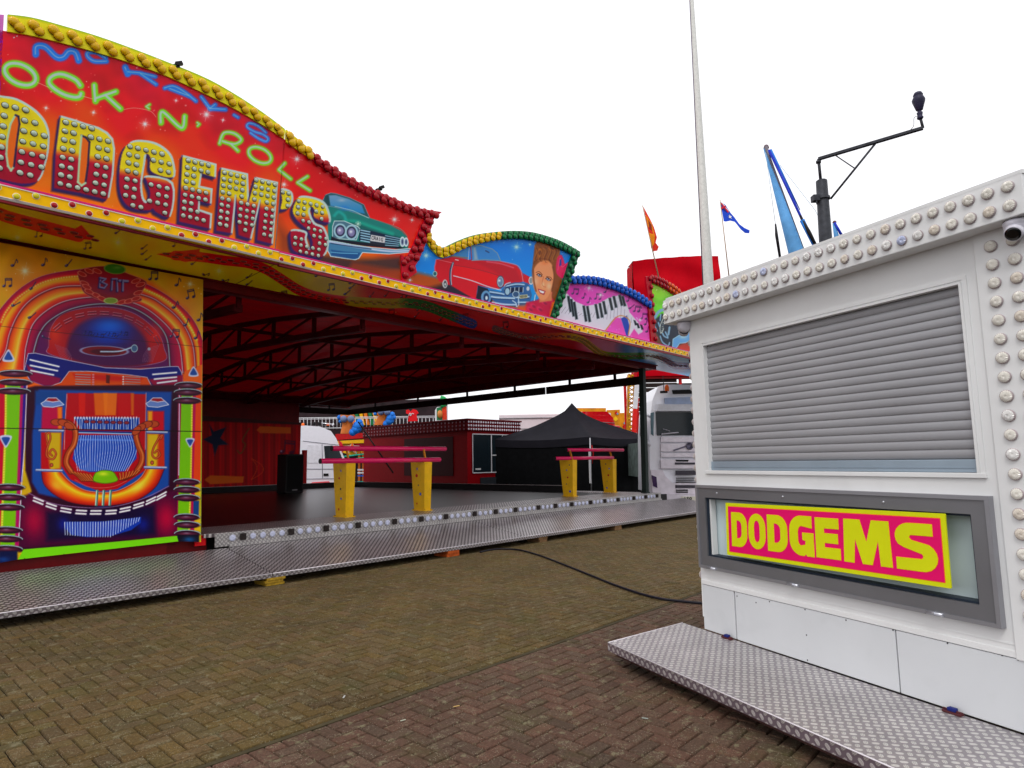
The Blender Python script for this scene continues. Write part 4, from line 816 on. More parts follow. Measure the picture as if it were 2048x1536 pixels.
# ---- painted soffit between the rail and the front opening ---------------------------------------
SOFZ0, SOFZ1 = 4.44, 4.42
sof = Plane(RIDE, (0, 9, 4.43), horiz=True)
ZF = lambda p: sc(p, 6.8267, 600, 500); ZG = lambda p: sc(p, 3.4133, 400, 520)
def art_soffit(b):
    def f(x, y):
        s = [(-100, (196, 158, 10)), (560, (186, 160, 8)), (690, (178, 150, 6)), (740, (176, 20, 8)), (1000, (170, 8, 14)), (1180, (150, 4, 24)), (1215, (190, 90, 120)), (1260, (196, 110, 140)), (1290, (30, 90, 150)), (1330, (90, 140, 190)), (1400, (110, 160, 200))]
        q = x + (y - 600) * .3 + 8 * np.sin(y / 9)
        return np.stack([np.interp(q, [a for a, c in s], [c[k] for a, c in s]) for k in range(3)], -1)
    b.grad(f); b.clouds(.06, 30, 11); b.specks(110, 0, 420, 1300, 740, (240, 220, 150), (.5, 1.2))
    K = (36, 22, 40)
    for x, y, k, r in ((72, 473, 1, -.2), (170, 497, 1, -.2), (50, 413, 2, .3), (132, 430, 2, .3), (232, 466, 2, 0), (284, 497, 2, 0), (284, 508, 2, 0), (292, 519, 2, 0), (347, 492, 0, 0), (384, 528, 2, 0), (407, 549, 0, 1), (446, 561, 0, 1), (494, 555, 2, 0), (494, 569, 2, 0), (494, 581, 2, 0), (562, 595, 1, -.2), (632, 552, 2, 0), (657, 580, 1, -.2), (700, 566, 2, 0), (700, 576, 2, 0), (690, 588, 2, 0)): b.note(x, y, .85, k, K, r)
    for x, y in ((740, 593), (770, 592), (803, 594), (692, 616), (731, 623), (777, 630), (645, 610), (835, 620), (830, 634), (880, 640), (925, 640), (1005, 655), (1040, 690)): b.note(x, y, .8, 1 if x % 2 else 2, (70, 6, 16), -.2)
    for x, y in ((236, 485), (438, 542), (35, 475)): b.star(x, y, 8, (226, 200, 110))
    def wave(P, w, stops, edge=(150, 120, 10)):
        P = cr(P, 8); n = len(P)
        for i in range(n - 1):
            t = P[i, 0]; c = [np.interp(t, [s[0] for s in stops], [s[1][k] for s in stops]) for k in range(3)]
            b.line(P[i:i + 2], w, tuple(c), .8)
    wave([(-60, 396), (0, 428), (60, 446), (120, 462), (158, 472)], 24, [(0, (170, 6, 16))]); b.poly([(163, 450), (190, 481), (120, 474)], (170, 6, 16))
    b.poly([(313, 508), (400, 498), (395, 522), (370, 524)], (170, 6, 16))
    wave([(350, 511), (400, 514), (450, 521), (498, 527), (532, 539), (566, 560), (596, 579), (630, 592), (680, 601), (720, 604), (780, 607), (812, 606), (850, 611), (890, 626), (945, 648)], 19,
         [(300, (172, 6, 16)), (690, (176, 10, 14)), (700, (150, 124, 14)), (800, (140, 120, 14)), (822, (20, 90, 24)), (905, (16, 84, 30)), (925, (20, 60, 130)), (950, (20, 50, 130))])
    wave([(990, 657), (1015, 667), (1045, 674), (1075, 674), (1110, 672), (1140, 673), (1165, 680), (1185, 695), (1205, 708), (1240, 712), (1300, 712), (1330, 720), (1350, 731), (1380, 732)], 13,
         [(980, (84, 50, 56)), (1060, (110, 30, 36)), (1115, (170, 60, 20)), (1150, (190, 140, 10)), (1200, (170, 140, 14)), (1228, (60, 110, 20)), (1305, (30, 90, 40)), (1335, (16, 40, 100))])
    b.line([(568, 519), (448, 580)], .9, (30, 16, 10)); b.line([(0, 483), (405, 557)], 1.6, (20, 12, 12))
sfp = painted('soffit_panel', ride, sof, [(-60, 475), (405, 560), (450, 578.5), (700, 622), (1000, 680), (1333, 744), (1420, 760)], [(-60, 384), (0, 398), (400, 486), (557, 524), (820, 590), (1142, 664), (1377, 714), (1470, 733)], .011, art_soffit, PAINT, gain=.46)
def soffit_row(P, cols, r, pitch, rows=(-.062, .062), capf=None):
    P = sof.hits(cr(P, 6)); L = np.linalg.norm(np.diff(P, axis=0), axis=1).sum(); Q = resample(P, int(L / pitch) + 1); T = np.gradient(Q, axis=0)
    for i, (p, t) in enumerate(zip(Q, T)):
        t = t / np.linalg.norm(t); s_ = np.array((-t[1], t[0], 0))
        for j, rw in enumerate(rows):
            q = p + s_ * rw + t * (pitch * .5 if j else 0); px = pix(RIDE.w(q))
            soffit_bank.put(lamp('disc', capf(px[0]), mat('collar_highlight', (196, 96, 70), .4)), q + np.array((0, 0, -.002)), (0, 0, -1), r, sfp, up=(1, 0, 0))  # paler collar colour paints in the highlight along each disc's rim
def cf1(x): return c_dkred if x < 694 else c_olive if x < 815 else c_dkgreen if x < 915 else c_dkblue
def cf2(x): return c_grey if x < 1080 else c_dkred if x < 1140 else c_olive if x < 1215 else c_dkgreen if x < 1325 else c_dkblue
soffit_row([(-60, 396), (0, 428), (60, 446), (120, 462), (178, 474)], None, .042, .155, capf=cf1)
soffit_row([(335, 510), (400, 514), (450, 521), (498, 527), (532, 539), (566, 560), (596, 579), (630, 592), (680, 601), (720, 604), (780, 607), (812, 606), (850, 611), (890, 626), (945, 648)], None, .042, .155, capf=cf1)
soffit_row([(990, 657), (1015, 667), (1045, 674), (1075, 674), (1110, 672), (1140, 673), (1165, 680), (1185, 695), (1205, 708), (1240, 712), (1300, 712), (1330, 720), (1350, 731), (1380, 732)], None, .05, .17, capf=cf2)

# ---- jukebox wall panel --------------------------------------------------------------------------
C3 = lambda p: sc(p, 4.2667, 0, 480); C4 = lambda p: sc(p, 4.2667, 0, 800)
def A3(p, n=8): return cr(C3(p), n)
def art_jukebox(b):
    b.grad(lambda x, y: np.array((206, 168, 14), float) + np.stack([0 * x, -np.clip(540 - y, 0, 60) * .5, 0 * x], -1)); b.clouds(.06, 30, 21)
    b.glow(60, 560, 70, (226, 110, 16), .7, 60); b.glow(360, 620, 50, (228, 110, 16), .6, 80); b.specks(40, 0, 490, 405, 620, (250, 240, 170))
    b.poly(C3([(-60, 1500), (-60, 740), (150, 430), (400, 300), (900, 240), (1300, 360), (1600, 600), (1740, 1000), (1730, 1500)]), (224, 90, 14), 6)
    A = A3([(-180, 1000), (-60, 690), (0, 590), (150, 430), (350, 310), (650, 252), (900, 250), (1250, 375), (1480, 510), (1650, 680), (1735, 880), (1738, 1060)])
    B = A3([(-60, 1100), (40, 960), (80, 800), (150, 640), (250, 520), (400, 430), (560, 392), (850, 400), (1230, 470), (1400, 560), (1550, 700), (1640, 880), (1665, 1080)])
    C = A3([(205, 1110), (210, 1000), (225, 890), (280, 720), (400, 600), (560, 520), (760, 488), (950, 490), (1150, 540), (1300, 620), (1450, 760), (1530, 900), (1560, 1130)])
    D = A3([(285, 960), (300, 900), (335, 800), (420, 690), (600, 590), (850, 545), (1100, 570), (1300, 680), (1420, 830), (1450, 1080)])
    b.band(A, B, [(0, (150, 4, 60)), (.25, (200, 10, 40)), (.42, (226, 30, 20)), (.55, (232, 170, 20)), (.68, (240, 140, 12)), (.9, (206, 30, 20)), (1, (180, 10, 30))])
    b.band(B, C, [(0, (190, 30, 16)), (.25, (228, 90, 12)), (.48, (240, 160, 20)), (.58, (250, 190, 60)), (.75, (226, 60, 12)), (1, (190, 10, 30))])
    b.band(C, D, [(0, (184, 4, 56)), (.5, (150, 2, 60)), (1, (90, 4, 60))])
    b.poly(np.concatenate([D, [D[0]]]), (90, 10, 60), 1)
    b.poly(C3([(300, 1000), (340, 810), (430, 700), (600, 600), (850, 558), (1100, 582), (1290, 690), (1400, 840), (1440, 1090), (900, 1100), (500, 1020)]), (84, 14, 80), 2)
    b.poly(C3([(415, 900), (440, 740), (560, 620), (860, 570), (1130, 620), (1330, 770), (1400, 920), (1380, 1040), (900, 1090), (440, 980)]), (166, 16, 26), 2, smooth=True, edge=(150, 120, 170), ew=.8)
    b.poly(C3([(600, 1010), (580, 860), (680, 720), (860, 660), (1060, 690), (1200, 790), (1260, 900), (1250, 1060), (900, 1085)]), (70, 14, 66), 5, smooth=True)
    b.glow(*C3([(920, 790)])[0], 46, (8, 60, 190), .95, 30); b.glow(*C3([(940, 730)])[0], 30, (20, 110, 230), .7, 14); b.glow(*C3([(470, 800)])[0], 14, (226, 60, 20), .6, 20); b.glow(*C3([(1330, 790)])[0], 14, (230, 40, 30), .6, 20)
    for k in range(5): b.line(C3([(700, 770 + k * 14), (1100, 790 + k * 14)]), .5, (10, 20, 90), .4, .7); b.line(C3([(720, 880 + k * 10), (1080, 885 + k * 10)]), .5, (14, 10, 60), .4, .6)
    for k in range(11): b.note(*C3([(720 + k * 34, 800 + (k * 37) % 30)])[0], .45, k % 3, (12, 12, 60))
    for (x, y, r) in ((490, 740, -.7), (580, 685, -.45), (680, 640, -.2), (785, 622, -.06), (890, 622, .05), (1000, 635, .15), (1100, 665, .35), (1190, 710, .55), (1270, 775, .8), (1340, 850, 1.05)):
        for d in (-11, 12):
            c, s = math.cos(r), math.sin(r); cx, cy = x - d * s, y + d * c; b.line(C3([(cx - 36 * c, cy - 36 * s), (cx + 36 * c, cy + 36 * s)]), 1.3, (196, 120, 140), .6, .9)
            b.line(C3([(cx - 34 * c + 4, cy - 34 * s + 7), (cx + 34 * c + 4, cy + 34 * s + 7)]), 1.6, (60, 8, 40), .8, .7)
    b.ell(*C3([(890, 948)])[0], 47, 10, (110, 14, 30), .03, edge=(130, 130, 170)); b.ell(*C3([(900, 955)])[0], 30, 6, (70, 8, 30), .03); b.line(C3([(860, 952), (1010, 950), (1100, 925), (1145, 905)]), 2.6, (170, 196, 220), .8, smooth=True); b.ell(*C3([(1147, 925)])[0], 6, 7, (60, 90, 130), edge=(160, 190, 200)); b.ell(*C3([(1272, 930)])[0], 3, 3, (150, 170, 190))
    for s, x0 in ((1, 470), (-1, 1360)):
        for k in range(9): b.line(C3([(x0 + s * k * 12, 890 + k * 4), (x0 + s * (30 + k * 13), 960 + k * 3), (x0 + s * (60 + k * 10), 1040)]), .6, (150, 100, 130), .4, .8, smooth=True)
    for P, w, c in ((B, 1.6, (206, 176, 180)), (C, 1.6, (200, 190, 200)), (D, 1.8, (150, 176, 190))): b.line(P + np.array((1.2, 1.4)), w + 2, (60, 10, 40), 1.4, .6); b.line(P, w, c, .6, .9)
    b.line(A, 1, (200, 150, 160), .6, .6)
    # dotted yellow light chase inside the outer arch
    ch = A3([(10, 700), (60, 600), (170, 480), (350, 370), (520, 325), (660, 310)]); ch2 = A3([(1235, 420), (1400, 500), (1530, 610), (1620, 740), (1680, 850)])
    for P in (ch, ch2):
        b.line(P, 5, (232, 196, 30), 2.2, .6)
        for q in resample(P, int(len(P) * .9)): b.glow(q[0], q[1], 1.4, (250, 236, 120), .9)
    # crest
    cr_ = C3([(670, 270), (760, 235), (930, 228), (1100, 290), (1240, 350), (1235, 400), (1190, 470), (1200, 520), (1000, 545), (850, 512), (720, 450), (680, 350)])
    b.poly(cr_, (136, 12, 20), 1, smooth=True, edge=(190, 90, 90), ew=1); b.poly(C3([(760, 300), (930, 270), (1120, 330), (1170, 420), (1010, 490), (830, 440), (740, 380)]), (150, 4, 30), 2, smooth=True)
    b.glow(*C3([(940, 430)])[0], 26, (90, 20, 80), .6, 10)
    for st, ww in (([(860, 320), (850, 400)], 2.6), ([(855, 322), (905, 330), (870, 358), (915, 380), (890, 410), (850, 400)], 2.6), ([(960, 330), (955, 425)], 2.6), ([(960, 332), (1000, 330), (1004, 435)], 2.6), ([(1020, 345), (1092, 350)], 4), ([(1052, 345), (1050, 432)], 3)):
        b.line(np.array(C3(st)) + np.array((-1.6, 1)), ww + 2, (40, 20, 90), 1); b.line(C3(st), ww, (130, 126, 176), .7)
    for k, (x, y) in enumerate(((700, 290), (760, 265), (830, 265), (1160, 350), (1200, 380), (720, 370), (740, 400), (1180, 450), (1040, 530), (1100, 520), (1160, 500), (820, 470), (760, 440), (870, 500))): b.ell(*C3([(x, y)])[0], 9, 4, (170, 26, 20), .4 if x < 900 else -.3, .8, edge=(206, 96, 80))
    b.ell(*C3([(980, 247)])[0], 21, 9.5, (50, 120, 16), .1, edge=(120, 150, 60)); b.glow(*C3([(1000, 235)])[0], 9, (110, 170, 70), .7, 3); b.ell(*C3([(945, 518)])[0], 13, 5.5, (120, 150, 40), 0, edge=(170, 190, 100))
    # chrome shoulder, front grille
    b.poly(C3([(240, 970), (300, 965), (600, 1030), (900, 1090), (1200, 1103), (1450, 1080), (1520, 1080), (1550, 1130), (1560, 1220), (1480, 1300), (1260, 1230), (900, 1160), (590, 1130), (500, 1240), (380, 1245), (260, 1200), (205, 1120)]), (20, 24, 110), 1, edge=(170, 170, 200), ew=1.3)
    b.poly(C3([(225, 1060), (330, 1130), (520, 1180), (500, 1240), (380, 1245), (260, 1200)]), (130, 4, 60), 2); b.poly(C3([(1270, 1190), (1560, 1150), (1560, 1240), (1480, 1310), (1340, 1290)]), (140, 4, 50), 2)
    b.poly(C3([(590, 1120), (760, 1120), (900, 1132), (1100, 1150), (1255, 1172), (1290, 1240), (1360, 1290), (1480, 1325), (1300, 1375), (1000, 1385), (700, 1360), (440, 1300), (330, 1262), (420, 1252), (520, 1215)]), (206, 66, 10), 1.5, edge=(190, 190, 206), ew=1.0)
    b.poly(C3([(620, 1140), (900, 1150), (1220, 1180), (1180, 1210), (900, 1200), (640, 1180)]), (186, 16, 16), 3, .8); b.poly(C3([(500, 1260), (800, 1300), (1200, 1310), (1440, 1320), (1300, 1365), (1000, 1375), (700, 1350)]), (150, 14, 16), 4, .8); b.glow(*C3([(840, 1255)])[0], 20, (240, 130, 20), .7, 6)
    for k in range(6):
        y = 1145 + k * 21; b.line(C3([(645, y), (770, y + 6)]), 1.7, (150, 130, 130) if k < 4 else (120, 150, 160), .5); b.line(C3([(1070, y + 20), (1195, y + 28)]), 1.7, (150, 130, 130) if k < 4 else (120, 150, 160), .5); b.ell(*C3([(795, y + 5)])[0], 2.4, 1.8, (200, 120, 130)); b.ell(*C3([(1052, y + 22)])[0], 1.9, 1.6, (206, 200, 200))
    b.poly(C3([(905, 1150), (940, 1155), (935, 1225), (905, 1220)]), (90, 26, 20)); b.poly(C3([(868, 1245), (985, 1252), (975, 1310), (880, 1305)]), (150, 12, 16), .8, edge=(190, 140, 120), ew=.8)
    for (x0, y0, x1, y1) in ((258, 1022, 502, 1080), (260, 1070, 490, 1116), (264, 1114, 456, 1151), (1305, 1147, 1505, 1130), (1318, 1187, 1505, 1170), (1345, 1221, 1505, 1200)): b.line(C3([(x0, y0), (x1, y1)]), 4, (110, 110, 200), 1.2, .8); b.line(C3([(x0, y0), (x1, y1)]), 2.6, (226, 232, 222), .7)
    # lower body
    b.poly(C4([(215, -100), (300, -120), (1480, -130), (1540, -120), (1520, 700), (1440, 900), (1530, 1160), (160, 1300), (160, 900), (270, 780), (215, 600)]), (44, 6, 30), 2)
    b.poly(C4([(330, -90), (300, 50), (275, 300), (272, 700), (330, 800), (880, 920), (1300, 820), (1440, 735), (1450, 300), (1465, -70)]), (20, 66, 150), 2.5)
    b.poly(C4([(300, -80), (570, -70), (560, 30), (300, 40)]), (16, 60, 130), 3)
    b.poly(C4([(570, -60), (1248, -50), (1245, 120), (1240, 600), (1000, 760), (850, 780), (600, 680), (520, 560), (560, 100)]), (172, 10, 20), 1)
    for x, w, c in ((700, 30, (206, 26, 16)), (860, 60, (216, 96, 14)), (940, 60, (224, 110, 20)), (1060, 60, (190, 16, 20)), (1130, 14, (206, 90, 16))): b.poly(C4([(x - w, -60), (x + w, -60), (x + w * .8, 130), (x - w * .8, 130)]), c, 1.4, .9)
    b.line(C4([(572, -50), (555, 200), (548, 420)]), 1.2, (200, 150, 150)); b.line(C4([(1246, -60), (1240, 420)]), 1.2, (190, 150, 150))
    # lit tubes left and right joining in a bowl
    b.poly(C4([(360, 55), (530, 60), (530, 260), (352, 262)]), (176, 8, 60), 2); b.poly(C4([(490, 60), (530, 60), (528, 250), (496, 250)]), (226, 110, 14), 2); b.poly(C4([(1262, 95), (1400, 95), (1400, 260), (1262, 265)]), (190, 12, 30), 2); b.poly(C4([(1262, 95), (1300, 95), (1300, 262), (1262, 265)]), (232, 150, 16), 2.4)
    b.poly(C4([(350, 275), (525, 275), (522, 600), (350, 605)]), (176, 12, 20), 1.5); b.poly(C4([(390, 275), (520, 275), (515, 585), (430, 600)]), (196, 160, 16), 3); b.poly(C4([(1255, 285), (1400, 290), (1405, 590), (1250, 590)]), (190, 40, 16), 1.5); b.poly(C4([(1258, 290), (1350, 290), (1340, 580), (1255, 585)]), (206, 170, 20), 3)
    O_ = cr(C4([(352, 600), (375, 720), (480, 820), (620, 880), (820, 905), (1000, 895), (1180, 850), (1330, 740), (1402, 590)]), 8); I_ = cr(C4([(522, 615), (590, 690), (700, 760), (820, 785), (980, 780), (1120, 720), (1200, 660), (1245, 590)]), 8)
    b.band(O_, I_, [(0, (150, 10, 16)), (.25, (214, 50, 10)), (.55, (238, 140, 10)), (.72, (252, 200, 30)), (.9, (216, 80, 10)), (1, (150, 20, 10))]); b.line(I_, 1.2, (210, 140, 90)); b.line(O_, 1.4, (30, 10, 30), 1.2, .8)
    b.glow(*C4([(480, 730)])[0], 14, (250, 190, 40), .7, 9, .6); b.glow(*C4([(1180, 740)])[0], 16, (252, 216, 60), .8, 8, -.6)
    b.line(cr(C4([(640, 680), (740, 735), (860, 750), (980, 735), (1080, 690)])), 1, (200, 90, 80))
    for x0, f in ((450, 1), (1345, 1)):
        b.poly(C4([(x0 - 100, 30), (x0 - 60, 5), (x0, -2), (x0 + 60, 8), (x0 + 95, 40), (x0, 62), (x0 - 80, 55)]), (96, 124, 190), 1, edge=(190, 200, 220)); b.poly(C4([(x0 - 65, 5), (x0 - 40, -18), (x0 + 30, -18), (x0 + 60, 8), (x0, 18)]), (150, 30, 40), .8, edge=(190, 190, 210))
    for x0, x1, y0, y1 in ((335, 540, 262, 266), (1255, 1425, 275, 279), (310, 528, 600, 605), (1235, 1418, 576, 580)): b.line(C4([(x0, y0), (x1, y1)]), 5, (60, 76, 140), .8); b.line(C4([(x0, y0 - 5), (x1, y1 - 5)]), 2.6, (176, 190, 214), .8)
    for P in (([(405, 360), (395, 300), (420, 280), (430, 330), (400, 420), (400, 480), (450, 505), (478, 460), (450, 420), (425, 450), (445, 475)]), ([(1372, 330), (1385, 300), (1360, 320), (1310, 410), (1300, 470), (1330, 498), (1365, 470), (1345, 430), (1320, 450)])):
        b.line(C4(P), 4, (90, 20, 10), 1, smooth=True); b.line(C4(P), 2.4, (200, 84, 40), .7, smooth=True)
    b.ell(*C4([(440, 555)])[0], 3, 3.4, (190, 80, 50), edge=(90, 20, 10)); b.ell(*C4([(1298, 535)])[0], 3, 3.6, (190, 80, 50), edge=(90, 20, 10))
    # blue string harp
    b.poly(C4([(630, 145), (1190, 152), (1180, 255), (690, 248)]), (14, 56, 150), 1); b.poly(C4([(665, 300), (1135, 300), (1165, 400), (1165, 500), (1060, 610), (760, 615), (680, 590), (620, 500), (640, 390)]), (14, 60, 170), 1)
    for k in range(26):
        x = 636 + k * 22; b.line(C4([(x, 150), (x + (2 if k % 3 else -6), 248)]), 1.0, (200, 214, 240), .45)
    for k in range(22): b.ell(*C4([(640 + k * 25, 152)])[0], 1.2, 2.4, (226, 234, 250))
    for k in range(7): b.ell(*C4([(738 + k * 57, 185 + k * 1.5)])[0], 5, 3, (130, 40, 50), edge=(60, 20, 60))
    for k in range(25):
        x = 655 + k * 20; xx = 640 + k * 22; b.line(C4([(x, 300), (xx - 4, 430), (760 + (xx - 760) * .8, 604)]), 1.1, (190, 210, 240), .5, .9, smooth=True)
    b.line(C4([(668, 338), (900, 340), (1140, 345)]), 2.6, (120, 160, 236), 1.6, .7)
    b.line(C4([(660, 270), (1140, 282)]), 5.4, (16, 40, 120), .8); b.line(C4([(660, 278), (1140, 290)]), 2, (150, 190, 230), .7)
    for P in ([(470, 190), (540, 185), (610, 215), (645, 280), (630, 380), (580, 460), (565, 540), (605, 610)], [(1320, 205), (1260, 205), (1190, 240), (1160, 300), (1180, 390), (1212, 470), (1205, 540), (1170, 600)]):
        b.line(C4(P), 12, (70, 16, 14), 1.2, smooth=True); b.line(C4(P), 9.5, (168, 62, 22), 1.2, smooth=True); b.line(np.array(C4(P)) + np.array((1.5, -1)), 2.4, (224, 130, 60), 1.2, .8, smooth=True)
    for (x, y, r) in ((480, 190, .1), (540, 195, .3), (590, 225, .6), (1310, 205, 0), (1255, 210, -.3), (1200, 235, -.5), (1165, 262, -.8)): b.ell(*C4([(x, y)])[0], 11, 6.5, (176, 66, 30), r, .8, edge=(100, 30, 20))
    for k in range(7):
        b.line(C4([(610 + k * 26, 615 + k * 4), (660 + k * 24, 650 + k * 7), (700 + k * 15, 690)]), 4, (100, 26, 12), .8, smooth=True); b.line(C4([(610 + k * 26, 612 + k * 4), (660 + k * 24, 646 + k * 7), (700 + k * 15, 686)]), 2.2, (206, 104, 40), .7, smooth=True)
        b.line(C4([(1190 - k * 28, 600 + k * 5), (1150 - k * 20, 640 + k * 6), (1070 - k * 8, 680)]), 4, (100, 26, 12), .8, smooth=True); b.line(C4([(1190 - k * 28, 597 + k * 5), (1150 - k * 20, 636 + k * 6), (1070 - k * 8, 676)]), 2.2, (206, 104, 40), .7, smooth=True)
    b.poly(C4([(800, 690), (810, 630), (850, 605), (900, 600), (960, 610), (992, 650), (1000, 690), (900, 712)]), (110, 180, 6), 1, smooth=True, edge=(70, 90, 20)); b.glow(*C4([(880, 630)])[0], 10, (210, 226, 40), .9, 4)
    for x in (830, 887, 945): b.line(C4([(x, 775), (x - 8, 895)]), 5, (40, 110, 100), .8); b.line(C4([(x - 6, 775), (x - 14, 895)]), 2, (190, 216, 190), .6)
    # dashes, bottom comb, side blobs
    b.poly(C4([(250, 800), (400, 880), (700, 960), (900, 975), (1150, 940), (1450, 780), (1530, 760), (1530, 1150), (160, 1260), (170, 830)]), (62, 4, 44), 3)
    b.line(cr(C4([(245, 795), (480, 890), (880, 920), (1200, 850), (1440, 735)])), 1.2, (150, 110, 160)); b.glow(*C4([(290, 1030)])[0], 22, (160, 4, 50), .95, 34); b.glow(*C4([(1420, 1010)])[0], 22, (176, 4, 50), .95, 34); b.poly(C4([(400, 960), (1320, 900), (1330, 1150), (400, 1200)]), (16, 8, 46), 6, .9)
    for x, y, r in ((330, 848, .38), (440, 893, .32), (565, 928, .18), (695, 944, .06), (820, 946, 0), (950, 944, -.06), (1070, 922, -.2), (1185, 886, -.3), (1290, 846, -.45), (1380, 806, -.5)):
        for d in (0, 26): c, s = math.cos(r) * 42, math.sin(r) * 42; b.line(C4([(x - c - d * .2, y - s + d), (x + c - d * .2, y + s + d)]), 4.4, (120, 60, 130), 1, .8); b.line(C4([(x - c - d * .2, y - s + d), (x + c - d * .2, y + s + d)]), 3.0, (222, 226, 220), .7)
    b.glow(*C4([(540, 1060)])[0], 12, (14, 26, 130), .8, 14); b.glow(*C4([(1220, 1060)])[0], 12, (14, 26, 130), .8, 14)
    b.poly(C4([(545, 1040), (900, 1035), (1205, 998), (1200, 1050), (1120, 1110), (950, 1160), (740, 1170), (610, 1150), (560, 1100)]), (16, 50, 160), 1)
    for k in range(30):
        x = 552 + k * 22; b.line(C4([(x, 1042 - max(0, k - 14) * 2.6), (x + 4 - k * .5, min(1150 + k * 1.5, 1168) - max(0, k - 18) * 12)]), 1.2, (196, 210, 236), .5)
    for x0, fl in ((0, 1), (1, 0)): pass
    # green pillars
    for L, xs in ((0, (-60, 40, 165, 182, 215, 228)), (1, (1520, 1545, 1640, 1662, 1700, 1725))):
        if L == 0:
            b.poly(C4([(-80, -140), (56, -140), (0, 1250), (-120, 1260)]), (190, 6, 40), 1); b.poly(C4([(56, -140), (176, -140), (130, 1250), (0, 1260)]), (110, 184, 8), 1); b.poly(C4([(176, -140), (200, -140), (160, 1250), (125, 1250)]), (170, 10, 90), 1.2); b.poly(C4([(200, -140), (226, -140), (190, 700), (170, 700)]), (40, 16, 130), 1.2)
            b.line(C4([(50, -130), (48, 240), (30, 700), (12, 1200)]), 4, (206, 196, 30), 1.4); b.line(C4([(230, -140), (210, 400), (185, 700), (160, 1200)]), 1.6, (216, 206, 226), .6)
            for q in resample(C4([(50, -130), (48, 240), (30, 700), (12, 1200)]), 60): b.glow(q[0], q[1], 1.3, (246, 240, 110), .8)
        else:
            b.poly(C4([(1520, -140), (1552, -140), (1540, 1180), (1510, 1180)]), (150, 6, 60), 1); b.poly(C4([(1552, -140), (1642, -140), (1625, 1180), (1512, 1180)]), (110, 184, 8), 1); b.poly(C4([(1642, -140), (1678, -140), (1655, 1180), (1620, 1180)]), (176, 8, 70), 1.2); b.poly(C4([(1676, -140), (1722, -140), (1712, 700), (1650, 700)]), (220, 60, 14), 1.4)
            b.line(C4([(1640, -130), (1636, 240), (1628, 700), (1612, 1150)]), 3, (206, 196, 30), 1.2); b.line(C4([(1532, -100), (1525, 640)]), 1.6, (210, 200, 226), .6); b.poly(C4([(1650, 860), (1700, 860), (1695, 1000), (1648, 1000)]), (20, 60, 120), 1); b.line(C4([(1720, -140), (1712, 1200)]), 1, (110, 180, 40))
            for q in resample(C4([(1640, -130), (1636, 240), (1628, 700), (1612, 1150)]), 60): b.glow(q[0], q[1], 1.2, (246, 240, 110), .7)
    for f_, lst, rx in ((C3, ((130, 1140), (130, 1215), (115, 1290)), 34), (C4, ((80, 745), (85, 830), (75, 915), (60, 1110), (60, 1185), (60, 1270)), 31), (C3, ((1610, 1240), (1605, 1300), (1600, 1370)), 28), (C4, ((1595, 700), (1595, 765), (1595, 835), (1595, 1000), (1598, 1065), (1600, 1140)), 26)):
        for (x, y) in lst:
            cx, cy = f_([(x, y)])[0]; b.ell(cx, cy, rx, 7.4, (44, 12, 34), .02, 1); b.ell(cx - rx * .1, cy + .6, rx * .6, 2.4, (104, 36, 60), 0, 1.6); b.glow(cx - 2, cy - 1, 6, (130, 110, 140), .7, 1.6)
            b.line(ellpts(cx, cy + .4, rx, 7.2, .02, math.pi * 1.02, math.pi * 1.98), 1.4, (160, 190, 196), .6)
    b.poly(C4([(-10, 1290), (150, 1290), (150, 1380), (-10, 1420)]), (14, 20, 60), 2); b.poly(C4([(1505, 1150), (1700, 1150), (1700, 1250), (1505, 1250)]), (20, 16, 30), 1.4); b.glow(*C4([(1615, 1190)])[0], 11, (20, 80, 140), .9, 5); b.glow(*C4([(30, 1360)])[0], 12, (20, 60, 130), .8, 5)
    for (x, y, k, f_) in ((50, 350, 12, C4), (1622, 362, 9, C4), (72, 990, 12, C3), (1652, 1125, 10, C3)):
        cx, cy = f_([(x, y)])[0]; u = 1 if f_ is C4 else -1
        P = [(cx - k, cy - u * k * .75), (cx, cy - u * k), (cx + k, cy - u * k * .75), (cx + k * .6, cy + u * k * .3), (cx, cy + u * k * 1.1), (cx - k * .6, cy + u * k * .3)]
        b.poly(P, (190, 196, 220), 1, smooth=True); b.poly([(cx + (p[0] - cx) * .68, cy + (p[1] - cy) * .68) for p in P], (30, 70, 150), 1, smooth=True)
    b.poly(C4([(200, 1275), (700, 1235), (1100, 1200), (1510, 1160), (1527, 1225), (1100, 1260), (600, 1310), (150, 1368)]), (110, 206, 14), .8)
    for x, y in ((210, 1352), (545, 1318), (870, 1283), (1165, 1250)): b.ell(*C4([(x, y)])[0], .9, .9, (30, 60, 20))
    b.line([(-20, 650), (200, 674), (405, 694)], .8, (40, 16, 20), .4); b.line([(-20, 856), (403, 863)], 1.6, (24, 10, 16), .5); b.line([(406.5, 565), (402, 1080)], 1, (160, 130, 60), .5)
    N_ = (44, 30, 70)
    for x, y, k, r in ((25, 531, 0, .2), (86, 530, 0, 0), (133, 531, 2, -.2), (62, 577, 2, -.3), (26, 611, 2, .2), (59, 635, 2, 0), (8, 572, 1, -.1), (300, 558, 1, -.1), (353, 570, 0, 0), (375, 596, 1, -.3), (397, 640, 0, 0), (347, 615, 0, .2), (370, 650, 0, .1), (342, 673, 1, 0), (391, 676, 0, 0), (86, 673, 2, 1)): b.note(x, y, 1.05, k, N_, r)
    for x, y, r in ((50, 542, 14), (385, 540, 8), (380, 568, 8)): b.star(x, y, r, (226, 226, 190))
juke_pl = Plane(RIDE, (0, FRONT_W - .02, 0))
juke = painted('jukebox_panel', ride, juke_pl, [(-60, 1137), (36, 1119), (354, 1083), (402, 1084)], [(-60, 474), (405, 559), (406.5, 560)], .0062, art_jukebox, PAINT, gain=.80, thick=.06)
